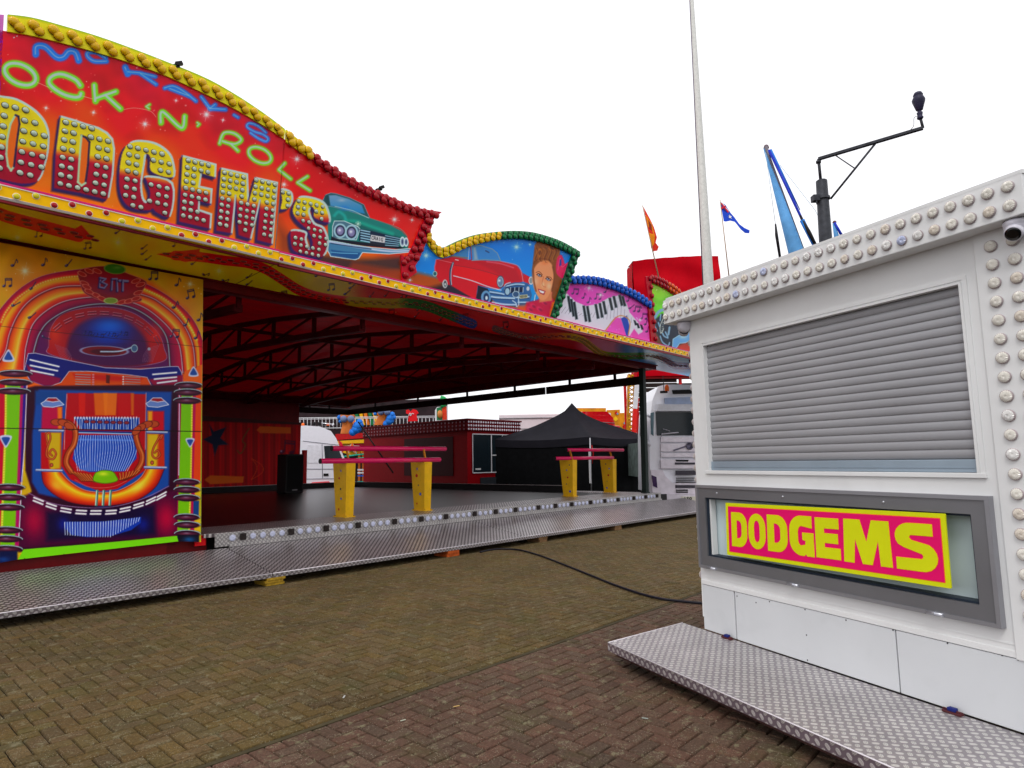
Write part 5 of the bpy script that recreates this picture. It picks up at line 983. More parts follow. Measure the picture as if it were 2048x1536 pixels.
juke['label'] = 'yellow wall panel painted with a neon jukebox'
u1 = juke_pl.hit(404, 800)[0]; u0 = juke_pl.hit(-60, 800)[0]
q = MB(); q.box((u0, 9.9, .36), (u1 - .35, 10.0, .52)).box((u1 - .5, 9.95, .3), (u1 + .22, 10.02, .6)); q.build('under_frame', m_dred, ride)
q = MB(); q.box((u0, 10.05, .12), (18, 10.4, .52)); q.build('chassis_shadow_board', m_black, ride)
p = juke_pl.hit(411, 1076); q = MB(); q.box((u1 + .02, 9.86, .44), (u1 + .17, 9.9, .585)); q.build('reflector', mat('reflector_red', (232, 10, 24), .3), ride)

# ---- floor, edge plate, lamp riser ----------------------------------------------------------------
ua, ub, wb = u1 + .02, 17.15, 26.0
tread_r = tread_mat('tread_plate_ride', .058, (.13, .105, .115), (.74, .70, .70), False, .4, .28)
tread_v = tread_mat('tread_plate_upright', .045, (.34, .32, .32), (.62, .60, .58), False, .4, .3, ax=('X', 'Z'))
fl = MB(); fl.box((0.5, 10.9, .5), (ub - .7, wb, .596)); o = fl.build('arena_floor', mat('steel_floor', (34, 22, 26), .28, .35, var=.5, scale=1.4, bump=.12, bscale=8, spec=.4), ride)
ep = MB(); ep.box((ua + .1, FRONT_W, .55), (ub, 10.93, .604), bev=.004).box((ub - .7, 10.93, .55), (ub, wb, .604)); ep.build('edge_plate', tread_r, ride)
rs = MB(); rs.box((ua + .25, FRONT_W - .03, .40), (ub, FRONT_W - .001, .604), bev=.004).box((ua + .45, FRONT_W - .062, .39), (ub, FRONT_W - .031, .425)); riser = rs.build('lamp_riser', tread_v, ride)
u = ua + .5; i_ = 0
rp = Plane(RIDE, (0, FRONT_W - .03, 0)); dead = {1, 7, 12, 17, 20, 27, 32, 36, 43, 46, 52, 57, 61}
while u < ub - .12:
    if i_ % 13 in (1, 6, 10) : 
        k_ = MB(); k_.box((u - .045, FRONT_W - .075, .475), (u + .045, FRONT_W - .031, .575), bev=.012).box((u - .02, FRONT_W - .085, .52), (u + .02, FRONT_W - .076, .56)); k_.build('empty_lampholder', c_dead, riser)
    else: riser_bank.put(lamp('dome', c_lilac, mat('collar_pale', (170, 170, 176), .4)), (u, FRONT_W - .031, .52), (0, -1, 0), .050, riser)
    i_ += 1; u += .158
kb = MB(); kb.box((u1 + 1, wb - 1.6, .597), (ub - .8, wb - 1.35, .80)).box((ub - .95, 12.6, .597), (ub - .72, wb - 1.6, .80)); kb.build('bumper_kerb', m_black, ride)
q = MB(); q.box((u1 + 1, wb - 1.61, .801), (ub - .72, wb - 1.57, .815)); q.box((ub - .99, 12.6, .801), (ub - .951, wb - 1.6, .815)); q.build('kerb_strip', mat('kerb_strip', (150, 140, 140), .35, .6), ride)

cpl_u = Plane(RIDE, (0, wb - .3, 0)).hit(602, 900)[0]
# ---- roof, trusses, posts --------------------------------------------------------------------------
def tilt_mat():
    m = mat('red_tilt_canvas', (188, 8, 16), .5, var=.45, scale=1.6, bump=.6, bscale=3); b = m.node_tree.nodes['Principled BSDF']; b.inputs['Specular IOR Level'].default_value = .1
    t = m.node_tree; tr = t.nodes.new('ShaderNodeBsdfTranslucent'); tr.inputs[0].default_value = (.62, .004, .012, 1); mxs = t.nodes.new('ShaderNodeMixShader'); mxs.inputs[0].default_value = .034
    t.links.new(b.outputs[0], mxs.inputs[1]); t.links.new(tr.outputs[0], mxs.inputs[2]); t.links.new(mxs.outputs[0], t.nodes['Material Output'].inputs[0])
    return m
rf = MB(); n = 14
rw0, rw1 = 10.0, wb + .6
prof = [(rw0 + (rw1 - rw0) * t, 4.55 + 1.0 * math.sin(math.pi * t) * .8) for t in np.linspace(0, 1, n)]
V = [(u, w_, z + .03 * math.sin(u * 5) * math.sin(w_ * 3)) for (w_, z) in prof for u in np.linspace(-6, ub + .25, 60)]
Fc = [(i * 60 + j, i * 60 + j + 1, (i + 1) * 60 + j + 1, (i + 1) * 60 + j) for i in range(n - 1) for j in range(59)]
rf.add(V, Fc, 0, True); rf.build('roof_tilt', tilt_mat(), ride)
q = MB(); q.box((-6, FRONT_W - .02 + .08, 4.30), (ub + .2, FRONT_W + .16, 4.415)).box((-6, FRONT_W + .16, 4.38), (ub + .2, FRONT_W + .42, 4.5)); q.box((-6, FRONT_W, 4.416), (ub + .2, FRONT_W + .1, 5.0)); q.build('front_beam', m_dred, ride)
q = MB(); q.box((-6, FRONT_W + .17, 4.30), (ub, FRONT_W + .30, 4.36)); q.build('beam_flange', mat('mauve_steel', (120, 60, 66), .35, .2), ride)
for (uu) in (2.2, 4.6, 7.0, 9.6, 12.2, 14.6):
    t_ = MB(); w0, w1 = FRONT_W + .45, wb; nseg = 9; zz = lambda w_: 4.16 + .34 * math.sin(math.pi * (w_ - w0) / (w1 - w0)); zt = lambda w_: 4.50 + .62 * math.sin(math.pi * (w_ - w0) / (w1 - w0))
    ws = np.linspace(w0, w1, nseg + 1)
    for a, c in zip(ws[:-1], ws[1:]):
        t_.bar((uu, a, zz(a)), (uu, c, zz(c)), .14, .12); t_.bar((uu, a, zt(a)), (uu, c, zt(c)), .10, .10); t_.bar((uu, a, zz(a)), (uu, a, zt(a)), .07, .07); t_.bar((uu, a, zt(a)), (uu, c, zz(c)), .04, .04)
    t_.build('roof_truss', m_dark, ride)
q = MB()
for w_ in (14, 18, 22): q.bar((-5, w_, 4.62), (ub, w_, 4.62), .07, .07)
q.build('roof_purlin', m_dark, ride)
# side and back beams with the daylight gap above the hanging valance
gb = MB(); pr = [(w_, z) for (w_, z) in prof]
V = [(ub + .12, w_, 4.5) for w_, z in pr] + [(ub + .12, w_, z + .04) for w_, z in pr]; V += [(a + .02, b_, c) for a, b_, c in V]; m2 = 2 * n
gb.add(V, [(i, i + 1, i + 1 + n, i + n) for i in range(n - 1)] + [(m2 + i + n, m2 + i + n + 1, m2 + i + 1, m2 + i) for i in range(n - 1)]); gb.build('gable_sheet', m_dred, ride)
q = MB(); q.box((-6, wb + .21, 4.2), (ub + .1, wb + .26, 4.75)); q.box((-6, wb - .02, 3.9), (cpl_u, wb + .2, 4.3)); q.build('back_valance', m_dred, ride)
q = MB(); q.box((ub - .12, FRONT_W + .2, 4.30), (ub + .18, wb, 4.52)).box((-6, wb - .1, 4.25), (ub, wb + .2, 4.5)); q.build('side_beam', m_dark, ride)
q = MB()
for a, c in ((10.3, 14.05), (14.13, wb)): q.box((ub - .02, a, 3.88), (ub + .05, c, 4.13))
q.box((u1 + 4, wb - .02, 3.86), (ub - .03, wb + .05, 4.12)); q.build('side_valance', mat('valance_black', (34, 24, 18), .6, var=.6, scale=5), ride)
q = MB()
for w_ in (11.2, 13, 15.5, 18, 21, 24): MB().box((ub, w_, 4.13), (ub + .04, w_ + .09, 4.3)).build('valance_hanger', m_black, ride)
for u_ in (12.5, 13.5, 15, 16): MB().box((u_, wb, 4.12), (u_ + .08, wb + .04, 4.26)).build('valance_hanger', m_black, ride)
cp0 = (ub - .28, FRONT_W + .32, .6)
q = MB(); q.bar(cp0, (ub - .36, FRONT_W + .22, 4.35), .15, .15); q.box((cp0[0] - .1, cp0[1] - .1, .604), (cp0[0] + .1, cp0[1] + .1, .63)); q.build('corner_post', mat('post_bottle_green', (26, 40, 36), .45), ride)
# end return of the canopy
q = MB(); q.box((ub - .1, 8.5, 4.36), (ub + 1.0, 8.62, 4.44)); q.build('canopy_end', m_dred, ride)
# interior strut seen against the daylight
q = MB(); q.tube([(ub - .9, wb - 2.0, 3.4), (ub - .9, wb - 4.5, 1.2)], .03); q.build('roof_strut', m_black, ride)

# ---- painted curtain at the back left ---------------------------------------------------------------
cpl = Plane(RIDE, (0, wb - .3, 0))
def art_curtain(b):
    b.grad(lambda x, y: np.array((150, 6, 12), float) * (1 + .12 * np.sin(x * .33) + .08 * np.sin(x * .9 + 1))[:, None]); b.poly([(400, 830), (605, 845), (605, 850), (400, 842)], (60, 30, 30), 1)
    T = lambda p: sc(p, 3.4133, 400, 520)
    b.poly(T([(60, 1115), (95, 1170), (180, 1140), (140, 1215), (195, 1260), (125, 1265), (100, 1340), (85, 1260), (20, 1225), (80, 1195)]), (20, 30, 56), .8)
    b.line(T([(335, 1150), (290, 1230), (310, 1260), (280, 1320), (255, 1300)]), 2.4, (90, 60, 20), .8, smooth=True)
    for p in ([(385, 1160), (410, 1135), (620, 1142), (620, 1185), (410, 1182)], [(30, 1500), (70, 1470), (300, 1478), (295, 1520), (70, 1530)]): b.poly(T(p), (196, 84, 16), .8)
    b.line(T([(350, 1355), (420, 1400), (425, 1450), (350, 1500)]), 1, (200, 60, 20), .5, smooth=True); b.line(T([(355, 1358), (390, 1420), (350, 1500)]), 1, (200, 60, 20), .5, smooth=True)
    b.note(*T([(560, 1310)])[0], 1.6, 1, (70, 10, 40))
painted('back_curtain', ride, cpl, [(380, 988), (598, 982)], [(380, 830), (602, 845)], .035, art_curtain, PAINT_MATT, gain=.55)
q = MB(); q.box((0, wb - .25, .6), (cpl.hit(602, 900)[0] - .1, wb, 4.1)); q.build('back_wall', m_dred, ride)
q = MB(); c_ = cpl.hit(600, 900); q.box((c_[0] - .08, c_[1] - .5, .6), (c_[0] + .06, c_[1] - .3, 2.2)); q.build('curtain_post', m_red, ride)
for bk in (letter_bank, border_bank, rail_bank, soffit_bank, riser_bank): bk.flush()

# ================================================================== THINGS ON THE RIDE
def ride_pt(x, y, z): return Plane(RIDE, (0, 0, z), horiz=True).hit(x, y)
def ride_world(p): return Vector(RIDE.w(np.array(p, float)))
# loudspeaker
sp = ride_pt(583, 986, .6); spk = empty('loudspeaker', ride_world(sp), RIDE.ang, label='tall black loudspeaker cabinet on the ride floor beside the red curtain', cat='loudspeaker')
S_ = np.linalg.norm(RIDE.w(sp) - CP) / FPX
h_ = 72 * S_; w_ = 44 * S_ * .8
q = MB(); q.box((-w_ / 2, -.2, 0), (w_ / 2, .45, h_), bev=.02); q.build('cabinet', m_black, spk)
q = MB(); q.box((-w_ / 2 + .04, -.215, .06), (w_ / 2 - .04, -.202, h_ - .06)); q.build('grille', mat('grille_cloth', (14, 14, 15), .9, bump=.5, bscale=300), spk)
q = MB(); q.box((-.1, -.22, .09), (.1, -.216, .13)); q.build('badge', mat('badge_grey', (120, 120, 124), .4), spk)

# guard barriers
def barrier(label, posts, hpx, lower, upper, seed):
    P = [ride_pt(x, y, .606) for x, y in posts]; base = (P[0] + P[1]) / 2
    e = empty('guard_barrier', ride_world(base), RIDE.ang, label=label, cat='barrier', group='pink and yellow guard barriers along the ride edge')
    r = random.Random(seed); H_ = 1.0
    for i, p in enumerate(P):
        a = p - base; H_ = 1.0
        V = []
        for z, d0, d1, uu in ((0, -.03, .30, .085), (H_, -.06, .40, .10)):
            V += [(a[0] - uu, a[1] + d0, z), (a[0] + uu, a[1] + d0, z), (a[0] + uu, a[1] + d1, z), (a[0] - uu, a[1] + d1, z)]
        q = MB(); q.add(V, [(3, 2, 1, 0), (4, 5, 6, 7), (0, 1, 5, 4), (1, 2, 6, 5), (2, 3, 7, 6), (3, 0, 4, 7)]); q.box((a[0] - .11, a[1] - .06, -.002), (a[0] + .11, a[1] + .34, .018))
        po = q.build('post', m_yel, e)
        bt = MB()
        for bx_ in (-.085, .085):
            for by_ in (-.045, .325): bt.lathe([(.012, 0), (.012, .008), (.004, .010)], (a[0] + bx_, a[1] + by_, .018), 6)
        bb_ = bt.build('base_bolts', m_black, po)
        st = MB(); cols = [mat('sticker_red', (190, 20, 24), .5), mat('sticker_blue', (60, 90, 190), .5), mat('sticker_navy', (30, 30, 80), .5)]
        for k, z in enumerate((.14, .34, .52, .72, .86)):
            xx = a[0] - .088 - .012 * z; yy = a[1] + r.uniform(.04, .22); rr = r.uniform(.018, .036); nn_ = 10 if (k + seed) % 2 else 10
            pts = [(xx - .002, yy + rr * (1 if (m_ % 2 or (k + seed) % 2) else .42) * math.cos(m_ * .6283), z + rr * (1 if (m_ % 2 or (k + seed) % 2) else .42) * math.sin(m_ * .6283)) for m_ in range(10)]
            st.prism(pts, (-.001, 0, 0), (.006, 0, 0), m=(k + seed) % 3)
        st.build('star_sticker', cols, po)
        q = MB(); q.bar((a[0], a[1] + .02, H_ - .02), (a[0] + .03, a[1] + .13, H_ + .26), .03, .05); q.build('bracket', mat('bracket_ochre', (196, 120, 10), .45), e)
    for nm, (xa, ya, xb, yb), z, dw in (('lower_rail', lower, H_ + .045, -.02), ('upper_rail', upper, H_ + .28, .14)):
        pl = Plane(RIDE, (0, base[1] + dw, 0)); A = pl.hit(xa, ya); B = pl.hit(xb, yb)
        q = MB(); q.tube([(A[0] - base[0], dw, z), (B[0] - base[0], dw, z)], .048, n=16); q.build(nm, m_pink, e)
        q = MB(); q.tube([(A[0] - base[0] - .012, dw, z), (A[0] - base[0] - .001, dw, z)], .050, n=16); q.build('end_cap', m_black, e)
barrier('nearer pink-railed barrier on two yellow posts, in front of the white lorry cab', ((697, 1034), (853, 1021)), 109, (641, 921, 880, 916), (664, 898, 891, 896), 0)
barrier('farther pink-railed barrier on two yellow posts, in front of the black gazebo', ((1148, 993), (1228, 985)), 82, (1110, 921, 1226, 917), (1133, 897, 1246, 897), 1)

# ================================================================== RAMP
def ramp():
    zl, zr = .160, .385
    us_ = [-1.0, 4.32, 9.4, 14.2, 18.4]
    # section joints follow the plates seen in the deck
    j1 = Plane(RIDE, (0, 8.33, 0)).hit(545, 1145)[0]; us_[1] = j1
    labels = ['treadplate ramp section below the jukebox panel', 'treadplate ramp section in front of the nearer pink barrier', 'treadplate ramp section in front of the farther pink barrier', 'farthest treadplate ramp section beside the white lorry']
    for k in range(4):
        a, c = us_[k] + .006, us_[k + 1] - .006; e = empty('access_ramp', (0, 0, 0), RIDE.ang, label=labels[k], cat='ramp', group='aluminium treadplate ramp sections along the ride front')
        mid = Vector(RIDE.w(np.array([(a + c) / 2, 9.0, 0.0]))); e.location = mid; ox, oy = (a + c) / 2, 9.0
        w0, w1 = 8.33, FRONT_W - .07
        V = [(a - ox, w0 - oy, zl), (c - ox, w0 - oy, zl), (c - ox, w1 - oy, zr), (a - ox, w1 - oy, zr)]; V += [(x, y, z - .03) for x, y, z in V]
        q = MB(); q.add(V, [(0, 1, 2, 3), (7, 6, 5, 4), (1, 0, 4, 5), (2, 1, 5, 6), (3, 2, 6, 7), (0, 3, 7, 4)]); q.build('deck_plate', tread_r, e)
        q = MB(); q.box((a - ox, w0 - oy - .006, zl - .055), (c - ox, w0 - oy - .0005, zl - .004)); q.build('lip', tread_mat('tread_lip', .05, (.2, .17, .18), (.5, .48, .48), False, .4, .3, ax=('X', 'Z')) if k == 0 else bpy.data.materials['tread_lip'], e)
        q = MB(); q.tube([(a - ox, w0 - oy - .003, zl - .001), (c - ox, w0 - oy - .003, zl - .001)], .006, n=8); q.build('nosing', mat('bright_aluminium', (226, 220, 226), .35, .15, var=.05), e)
        q = MB()
        for uu in np.linspace(a - ox + .1, c - ox - .1, 5): q.box((uu - .03, w0 - oy + .1, .07), (uu + .03, w1 - oy - .05, zl - .031))
        q.build('bearer', m_black, e)
    lam = mat('timber_pale', (176, 140, 40), .8, var=.4, scale=30, bump=.5, bscale=50); lo = mat('timber_orange', (186, 84, 30), .8, var=.3, scale=20)
    for i, (x, y, m_, lb, cat) in enumerate(((545, 1160, lam, 'splintered pale timber packing block under the ramp joint by the jukebox panel', 'timber block'), (903, 1105, lo, 'orange timber packing block under the middle of the ramp', 'timber block'), (1091, 1078, mat('timber_brown', (120, 90, 60), .85, var=.3, scale=20), 'brown timber packing block under the ramp in front of the far barrier', 'timber block'), (1229, 1054, mat('timber_brown', (120, 90, 60)), 'farthest timber packing block under the ramp', 'timber block'))):
        p = RIDE.l(hitw(x, y, (0, 0, .06), ZZ)); e = MB(); r = random.Random(i)
        for k in range(3 if i == 0 else 2):
            zz_ = k * (.035 if i == 0 else .052); hh = .033 if i == 0 else .05; dx, dy = r.uniform(-.02, .02), r.uniform(-.02, .02); e.box((-.13 + dx, -.03 + dy, zz_), (.13 + dx + r.uniform(-.03, .04), .3 + dy, zz_ + hh), bev=.004)
        o = e.build('timber_block', m_, None, label=lb, cat=cat, group='timber packing under the ramp'); o.location = RIDE.w(np.array([p[0], 8.36, 0.0])); o.rotation_euler = (0, 0, RIDE.ang + r.uniform(-.1, .1))
ramp()

# hose on the ground
hp = [hitw(x, y, (0, 0, .016), ZZ) for x, y in ((960, 1104), (985, 1099), (1010, 1098), (1040, 1100), (1080, 1111), (1130, 1130), (1180, 1150), (1230, 1170), (1280, 1187), (1320, 1197), (1350, 1201), (1400, 1206), (1470, 1210))]
q = MB(); q.tube(cr(hp, 6), .014, n=10); q.build('power_cable', mat('rubber_black', (26, 24, 34), .5), None, label='thick black cable snaking over the paving from ramp to white booth', cat='cable')
# litter
for i, (x, y, cc, sz, lb) in enumerate(((913, 1413, (230, 190, 120), .012, 'small orange and white cigarette end on the red paving'), (688, 1394, (225, 225, 220), .012, 'white scrap of paper on the olive paving near the channel'), (1290, 1437, (190, 200, 190), .011, 'pale flat scrap on the red paving near the bottom edge'), (806, 1441, (220, 226, 200), .010, 'pale scrap lying on the red paving below the channel'))):
    p = hitw(x, y, (0, 0, .003), ZZ); q = MB(); a = i * 1.1
    q.box((-sz * 1.8, -sz * .45, 0), (sz * 1.8, sz * .45, sz * .35), bev=.001); o = q.build('litter', mat('litter_%d' % i, tuple(int(v * .8) for v in cc), .8), None, label=lb, cat='litter', group='litter on the paving'); o.location = p; o.rotation_euler = (0, 0, .5 + a)

# ================================================================== WHITE PAY BOOTH
m_wht = mat('booth_white', (228, 229, 229), .42, var=.05, scale=2, dirt=.07, bump=.04, bscale=500, coat=.1)
m_wht2 = mat('skirt_white', (212, 215, 218), .45, var=.06, scale=1.3, dirt=.10, bump=.04, bscale=400)
m_seam = mat('seam_dark', (40, 40, 50), .7)
m_alu = mat('anodised_frame', (128, 128, 132), .38, .55, var=.08, scale=3)
m_alul = mat('bright_frame_edge', (196, 198, 206), .3, .7, var=.05)
booth = empty('pay_booth', (0, 0, 0), BOOTH.ang, label='white showman pay booth with closed grey roller shutter and lamp-studded fascia', cat='pay booth')
WF = 3.762; XL, XR, WB_ = -4.30, -1.73, 6.0
fp = Plane(BOOTH, (0, WF, 0))
SX0, SX1, SZ0, SZ1 = -4.155, -2.075, 1.498, 2.552   # shutter opening
FX0, FX1, FZ0, FZ1 = -4.285, -2.028, .705, 1.378     # sign light box frame
q = MB(); t_ = .05
q.box((XL, WF, .575), (SX0, WF + t_, 2.80)).box((SX1, WF, .575), (-1.995, WF + t_, 2.80)).box((SX0, WF, SZ1), (SX1, WF + t_, 2.80)).box((SX0, WF, 1.33), (SX1, WF + t_, SZ0)).box((SX0, WF, .575), (SX1, WF + t_, .76))
q.build('front_wall', m_wht, booth)
q = MB(); q.box((SX0 - .2, WF + .06, .76), (SX1 + .2, WF + .08, 1.33)); q.build('sign_backing', mat('opal_panel', (196, 212, 216), .3, var=.04, scale=1.5), booth)
q = MB(); q.box((XL, WF + t_, .575), (XL + .04, WB_, 2.80)).box((XR - .04, WF, .3), (XR, WB_, 2.80)).box((XL, WB_ - .04, .3), (XR, WB_, 2.8)).box((XL + .04, WF + .4, .32), (XR - .04, WB_ - .04, .36)); q.build('side_wall', m_wht, booth)
q = MB(); q.box((-1.993, WF - .012, .56), (XR, WF - .001, 2.80), bev=.004).box((-1.993, WF, .3), (XR - .041, WF + .05, 2.8)); pil = q.build('corner_pilaster', m_wht, booth)
q = MB(); q.box((XL - .15, WF - .13, 2.99), (XR + .06, WB_ + .1, 3.012)); q.build('roof', m_wht, booth)
# fascia box, slightly rising to the right like the original
q = MB(); za, zb = 2.79, 2.99
q.box((XL - .19, WF - .13, 2.785), (XR + .055, WF + .02, 2.9985), bev=.005).box((XL - .19, WF + .021, 2.785), (XL - .02, WB_, 2.989), bev=.004).box((XR - .05, WF + .021, 2.785), (XR + .055, WB_, 2.989), bev=.004); fas = q.build('fascia', m_wht, booth)
bbank = Bank('fascia_lamp', BOOTH, booth)
cool = {(10, 0), (13, 0), (7, 1), (19, 1), (21, 1)}
nl = 30
for i in range(nl):
    x = XL - .155 + i * ((XR + .055 - .065) - (XL - .155)) / (nl - 1)
    for r_, z in enumerate((2.945, 2.845)):
        bbank.put(lamp('dome', c_pearl2 if (i, r_) in {(9, 1), (12, 0), (23, 1)} else pearl(), mat('collar_cream', (176, 162, 164), .45)), (x, WF - .131, z), (0, -1, 0), .030, fas)
for r_, x in enumerate((-1.905, -1.80)):
    for k in range(20):
        bbank.put(lamp('dome', pearl(), mat('collar_cream', (176, 162, 164), .45)), (x, WF - .0125, 2.70 - k * .1005), (0, -1, 0), .031, pil)
q = MB(); q.box((XL - .02, WF + .003, .3), (XL - .0005, WF + .12, 2.78)); spl = q.build('side_pilaster', m_wht, booth)
for k in range(21):
    bbank.put(lamp('dome', pearl(), mat('collar_cream', (176, 162, 164), .45)), (XL - .0205, WF + .041, 2.60 - k * .0985), (-1, 0, 0), .036, spl, h=1.7)
bbank.flush()
# shutter: frame, curved slats, bottom rail
q = MB(); f_ = .03
q.box((SX0, WF - .012, SZ0), (SX0 + .014, WF + .05, SZ1)).box((SX1 - .014, WF - .012, SZ0), (SX1, WF + .05, SZ1)).box((SX0 + .014, WF - .012, SZ1 - .012), (SX1 - .014, WF + .05, SZ1)).box((SX0 - .03, WF - .014, SZ0 - .028), (SX1 + .03, WF + .03, SZ0 - .0005), bev=.003)
q.box((SX0 - .026, WF - .006, SZ0), (SX0 - .0005, WF - .0004, SZ1 + .01)).box((SX1 + .0005, WF - .006, SZ0), (SX1 + .026, WF - .0004, SZ1 + .01)).box((SX0 - .026, WF - .006, SZ1 + .0105), (SX1 + .026, WF - .0004, SZ1 + .03)); q.build('shutter_frame', m_wht, booth)
q = MB(); ns = 18; z0 = SZ0 + .075; hz = (SZ1 - .012 - z0) / ns; V = []; Fc = []; m_ = 10
for k in range(ns):
    for j in range(m_ + 1):
        t = j / m_; z = z0 + (k + t) * hz; d = .034 - .0075 * math.sin(math.pi * min(1, t / .93)) ** .6 if t < .94 else .036
        V += [(SX0 + .014, WF + d, z), (SX1 - .014, WF + d, z)]
for r_ in range(len(V) // 2 - 1): Fc.append((2 * r_, 2 * r_ + 1, 2 * r_ + 3, 2 * r_ + 2))
sh = mesh_from('shutter_slats', V, Fc, mat('shutter_grey', (155, 155, 159), .38, .1, var=.06, scale=2), parent=booth)
bm = bmesh.new(); bm.from_mesh(sh.data); bmesh.ops.recalc_face_normals(bm, faces=bm.faces[:]); bm.to_mesh(sh.data); bm.free()
q = MB(); q.box((SX0 + .014, WF + .012, SZ0 + .002), (SX1 - .014, WF + .03, z0 - .002), bev=.004).box((SX0 + .014, WF + .008, SZ0 + .026), (SX1 - .014, WF + .0115, SZ0 + .03)); q.build('shutter_bottom_rail', mat('rail_blue_grey', (156, 172, 186), .35, .4, var=.06), booth)
# light box frame (mitred), glazing, hinges
def frame(mb, x0, x1, z0, z1, w, y0, y1, m=0):
    P = [((x0, z0), (x1, z0), (x1 - w, z0 + w), (x0 + w, z0 + w)), ((x1, z0), (x1, z1), (x1 - w, z1 - w), (x1 - w, z0 + w)), ((x1, z1), (x0, z1), (x0 + w, z1 - w), (x1 - w, z1 - w)), ((x0, z1), (x0, z0), (x0 + w, z0 + w), (x0 + w, z1 - w))]
    for quad in P: mb.prism([(a, y0, b_) for a, b_ in quad], (0, 0, 0), (0, y1 - y0, 0), m)
q = MB(); frame(q, FX0, FX1, FZ0, FZ1, .022, WF - .045, WF - .0005, 1); frame(q, FX0 + .0225, FX1 - .0225, FZ0 + .0225, FZ1 - .0225, .078, WF - .036, WF + .02, 0); frame(q, FX0 + .101, FX1 - .101, FZ0 + .101, FZ1 - .101, .012, WF - .02, WF + .058, 2)
fr_ = q.build('lightbox_frame', [m_alu, mat('frame_outer', (158, 158, 164), .35, .6, var=.06), mat('frame_gasket', (36, 46, 60), .5)], booth)
q = MB()
for x in (-4.13, -3.33, -2.36):
    q = MB(); q.tube([(x - .045, WF - .05, FZ0 + .012), (x + .045, WF - .05, FZ0 + .012)], .010, n=8); q.box((x - .002, WF - .062, FZ0 + .001), (x + .002, WF - .04, FZ0 + .024)); q.build('hinge', m_alul, booth)
q = MB()
for x in (-4.04, -3.38, -2.62): q.lathe([(.008, 0), (.007, .004), (.003, .006)], (x, WF - .037, FZ1 - .06), 10, axis=np.array([[1, 0, 0], [0, 0, -1], [0, 1, 0]]))
q.build('screw_head', m_alul, booth)
# skirt panels with seams, trim band
sk = [(-4.352 + .052, -3.948), (-3.935, -2.640), (-2.631, XR)]
for i, (a, c) in enumerate(sk):
    q = MB(); q.box((a, WF - .004, .205 if i else .205), (c, WF + .02, .562), bev=.0015); q.build('skirt_panel', m_wht2, booth)
q = MB(); q.box((XL, WF - .008, .566), (-1.993, WF - .0005, .60), bev=.002).box((XL + .03, WF - .003, .628), (-2.0, WF - .0004, .634)); q.build('trim_band', m_wht, booth)
q = MB(); q.box((XL + .01, WF + .021, .21), (XR - .01, WF + .035, .575)); q.build('seam_backing', m_seam, booth)
q = MB()
for (x, y) in ((1513, 1205), (1540, 1203), (1611, 1219), (1693, 1240), (1614, 1270), (1616, 1320), (1787, 1260), (1896, 1286), (1475, 1192), (2005, 1310), (2037, 1319)):
    p = fp.hit(x, y); q.lathe([(.005, 0), (.004, .002)], (p[0], WF - .0045, p[2]), 8, axis=np.array([[1, 0, 0], [0, 0, -1], [0, 1, 0]]))
q.build('panel_screw', m_seam, booth)

# DODGEMS sign plate resting inside the light box
spn = fp.off(.0)
sign = empty('dodgems_sign', (0, 0, 0), 0, label='pink and yellow DODGEMS sign plate leaning in the grey light box frame', cat='sign')
A_, B_, C_, D_ = (fp.off(.030).hit(1449, 1005), fp.off(.055).hit(1890, 1028), fp.off(.075).hit(1903, 1177), fp.off(.045).hit(1456, 1110))
o0 = (A_ + B_ + C_ + D_) / 4; ux = (B_ + C_ - A_ - D_); ux /= np.linalg.norm(ux); uz = (A_ + B_ - C_ - D_); uz -= ux * (uz @ ux); uz /= np.linalg.norm(uz); un = np.cross(ux, uz)   # un points to viewer (-w)
if un[1] > 0: un = -un
Wd, Hd = (np.linalg.norm(B_ - A_) + np.linalg.norm(C_ - D_)) / 2, (np.linalg.norm(A_ - D_) + np.linalg.norm(B_ - C_)) / 2
Mw = Matrix(((ux[0], uz[0], un[0]), (ux[1], uz[1], un[1]), (ux[2], uz[2], un[2]))).to_4x4(); Mw.translation = Vector(o0)
Rb = Matrix.Rotation(BOOTH.ang, 4, 'Z'); sign.matrix_world = Rb @ Mw
def rrect(x0, x1, y0, y1, r, n=5):
    return [(cx + r * math.cos(a), cy + r * math.sin(a)) for cx, cy, a0 in ((x1 - r, y1 - r, 0), (x0 + r, y1 - r, 1.5708), (x0 + r, y0 + r, 3.1416), (x1 - r, y0 + r, 4.7124)) for a in np.linspace(a0, a0 + 1.5708, n)]
def flat(name, loops, z, th, m, parent):
    P = [[Vector((x, y, 0)) for x, y in L] for L in loops]; tris = tessellate_polygon(P); allp = [p for L in P for p in L]; n = len(allp)
    V = [(p.x, p.y, z + th) for p in allp] + [(p.x, p.y, z) for p in allp]; Fc = [tuple(t) for t in tris] + [tuple(i + n for i in t[::-1]) for t in tris]; b0 = 0
    for L in loops:
        k = len(L); Fc += [(b0 + i, b0 + (i + 1) % k, b0 + (i + 1) % k + n, b0 + i + n) for i in range(k)]; b0 += k
    o = mesh_from(name, V, Fc, m, parent=parent); bm = bmesh.new(); bm.from_mesh(o.data); bmesh.ops.recalc_face_normals(bm, faces=bm.faces[:]); bm.to_mesh(o.data); bm.free(); return o
m_sy = mat('sign_yellow', (214, 220, 6), .5, var=.04, scale=4, bump=.05, bscale=900); m_sp = mat('sign_pink', (232, 2, 104), .45, var=.04); m_so = mat('sign_orange_edge', (250, 110, 20), .5)
flat('plate', [rrect(-Wd / 2, Wd / 2, -Hd / 2, Hd / 2, .006)], -.008, .008, m_sy, sign)
e_ = Hd * .072
flat('pink_panel', [rrect(-Wd / 2 + e_, Wd / 2 - e_ * 1.1, -Hd / 2 + e_, Hd / 2 - e_, .003)], .0004, .0012, m_sp, sign)
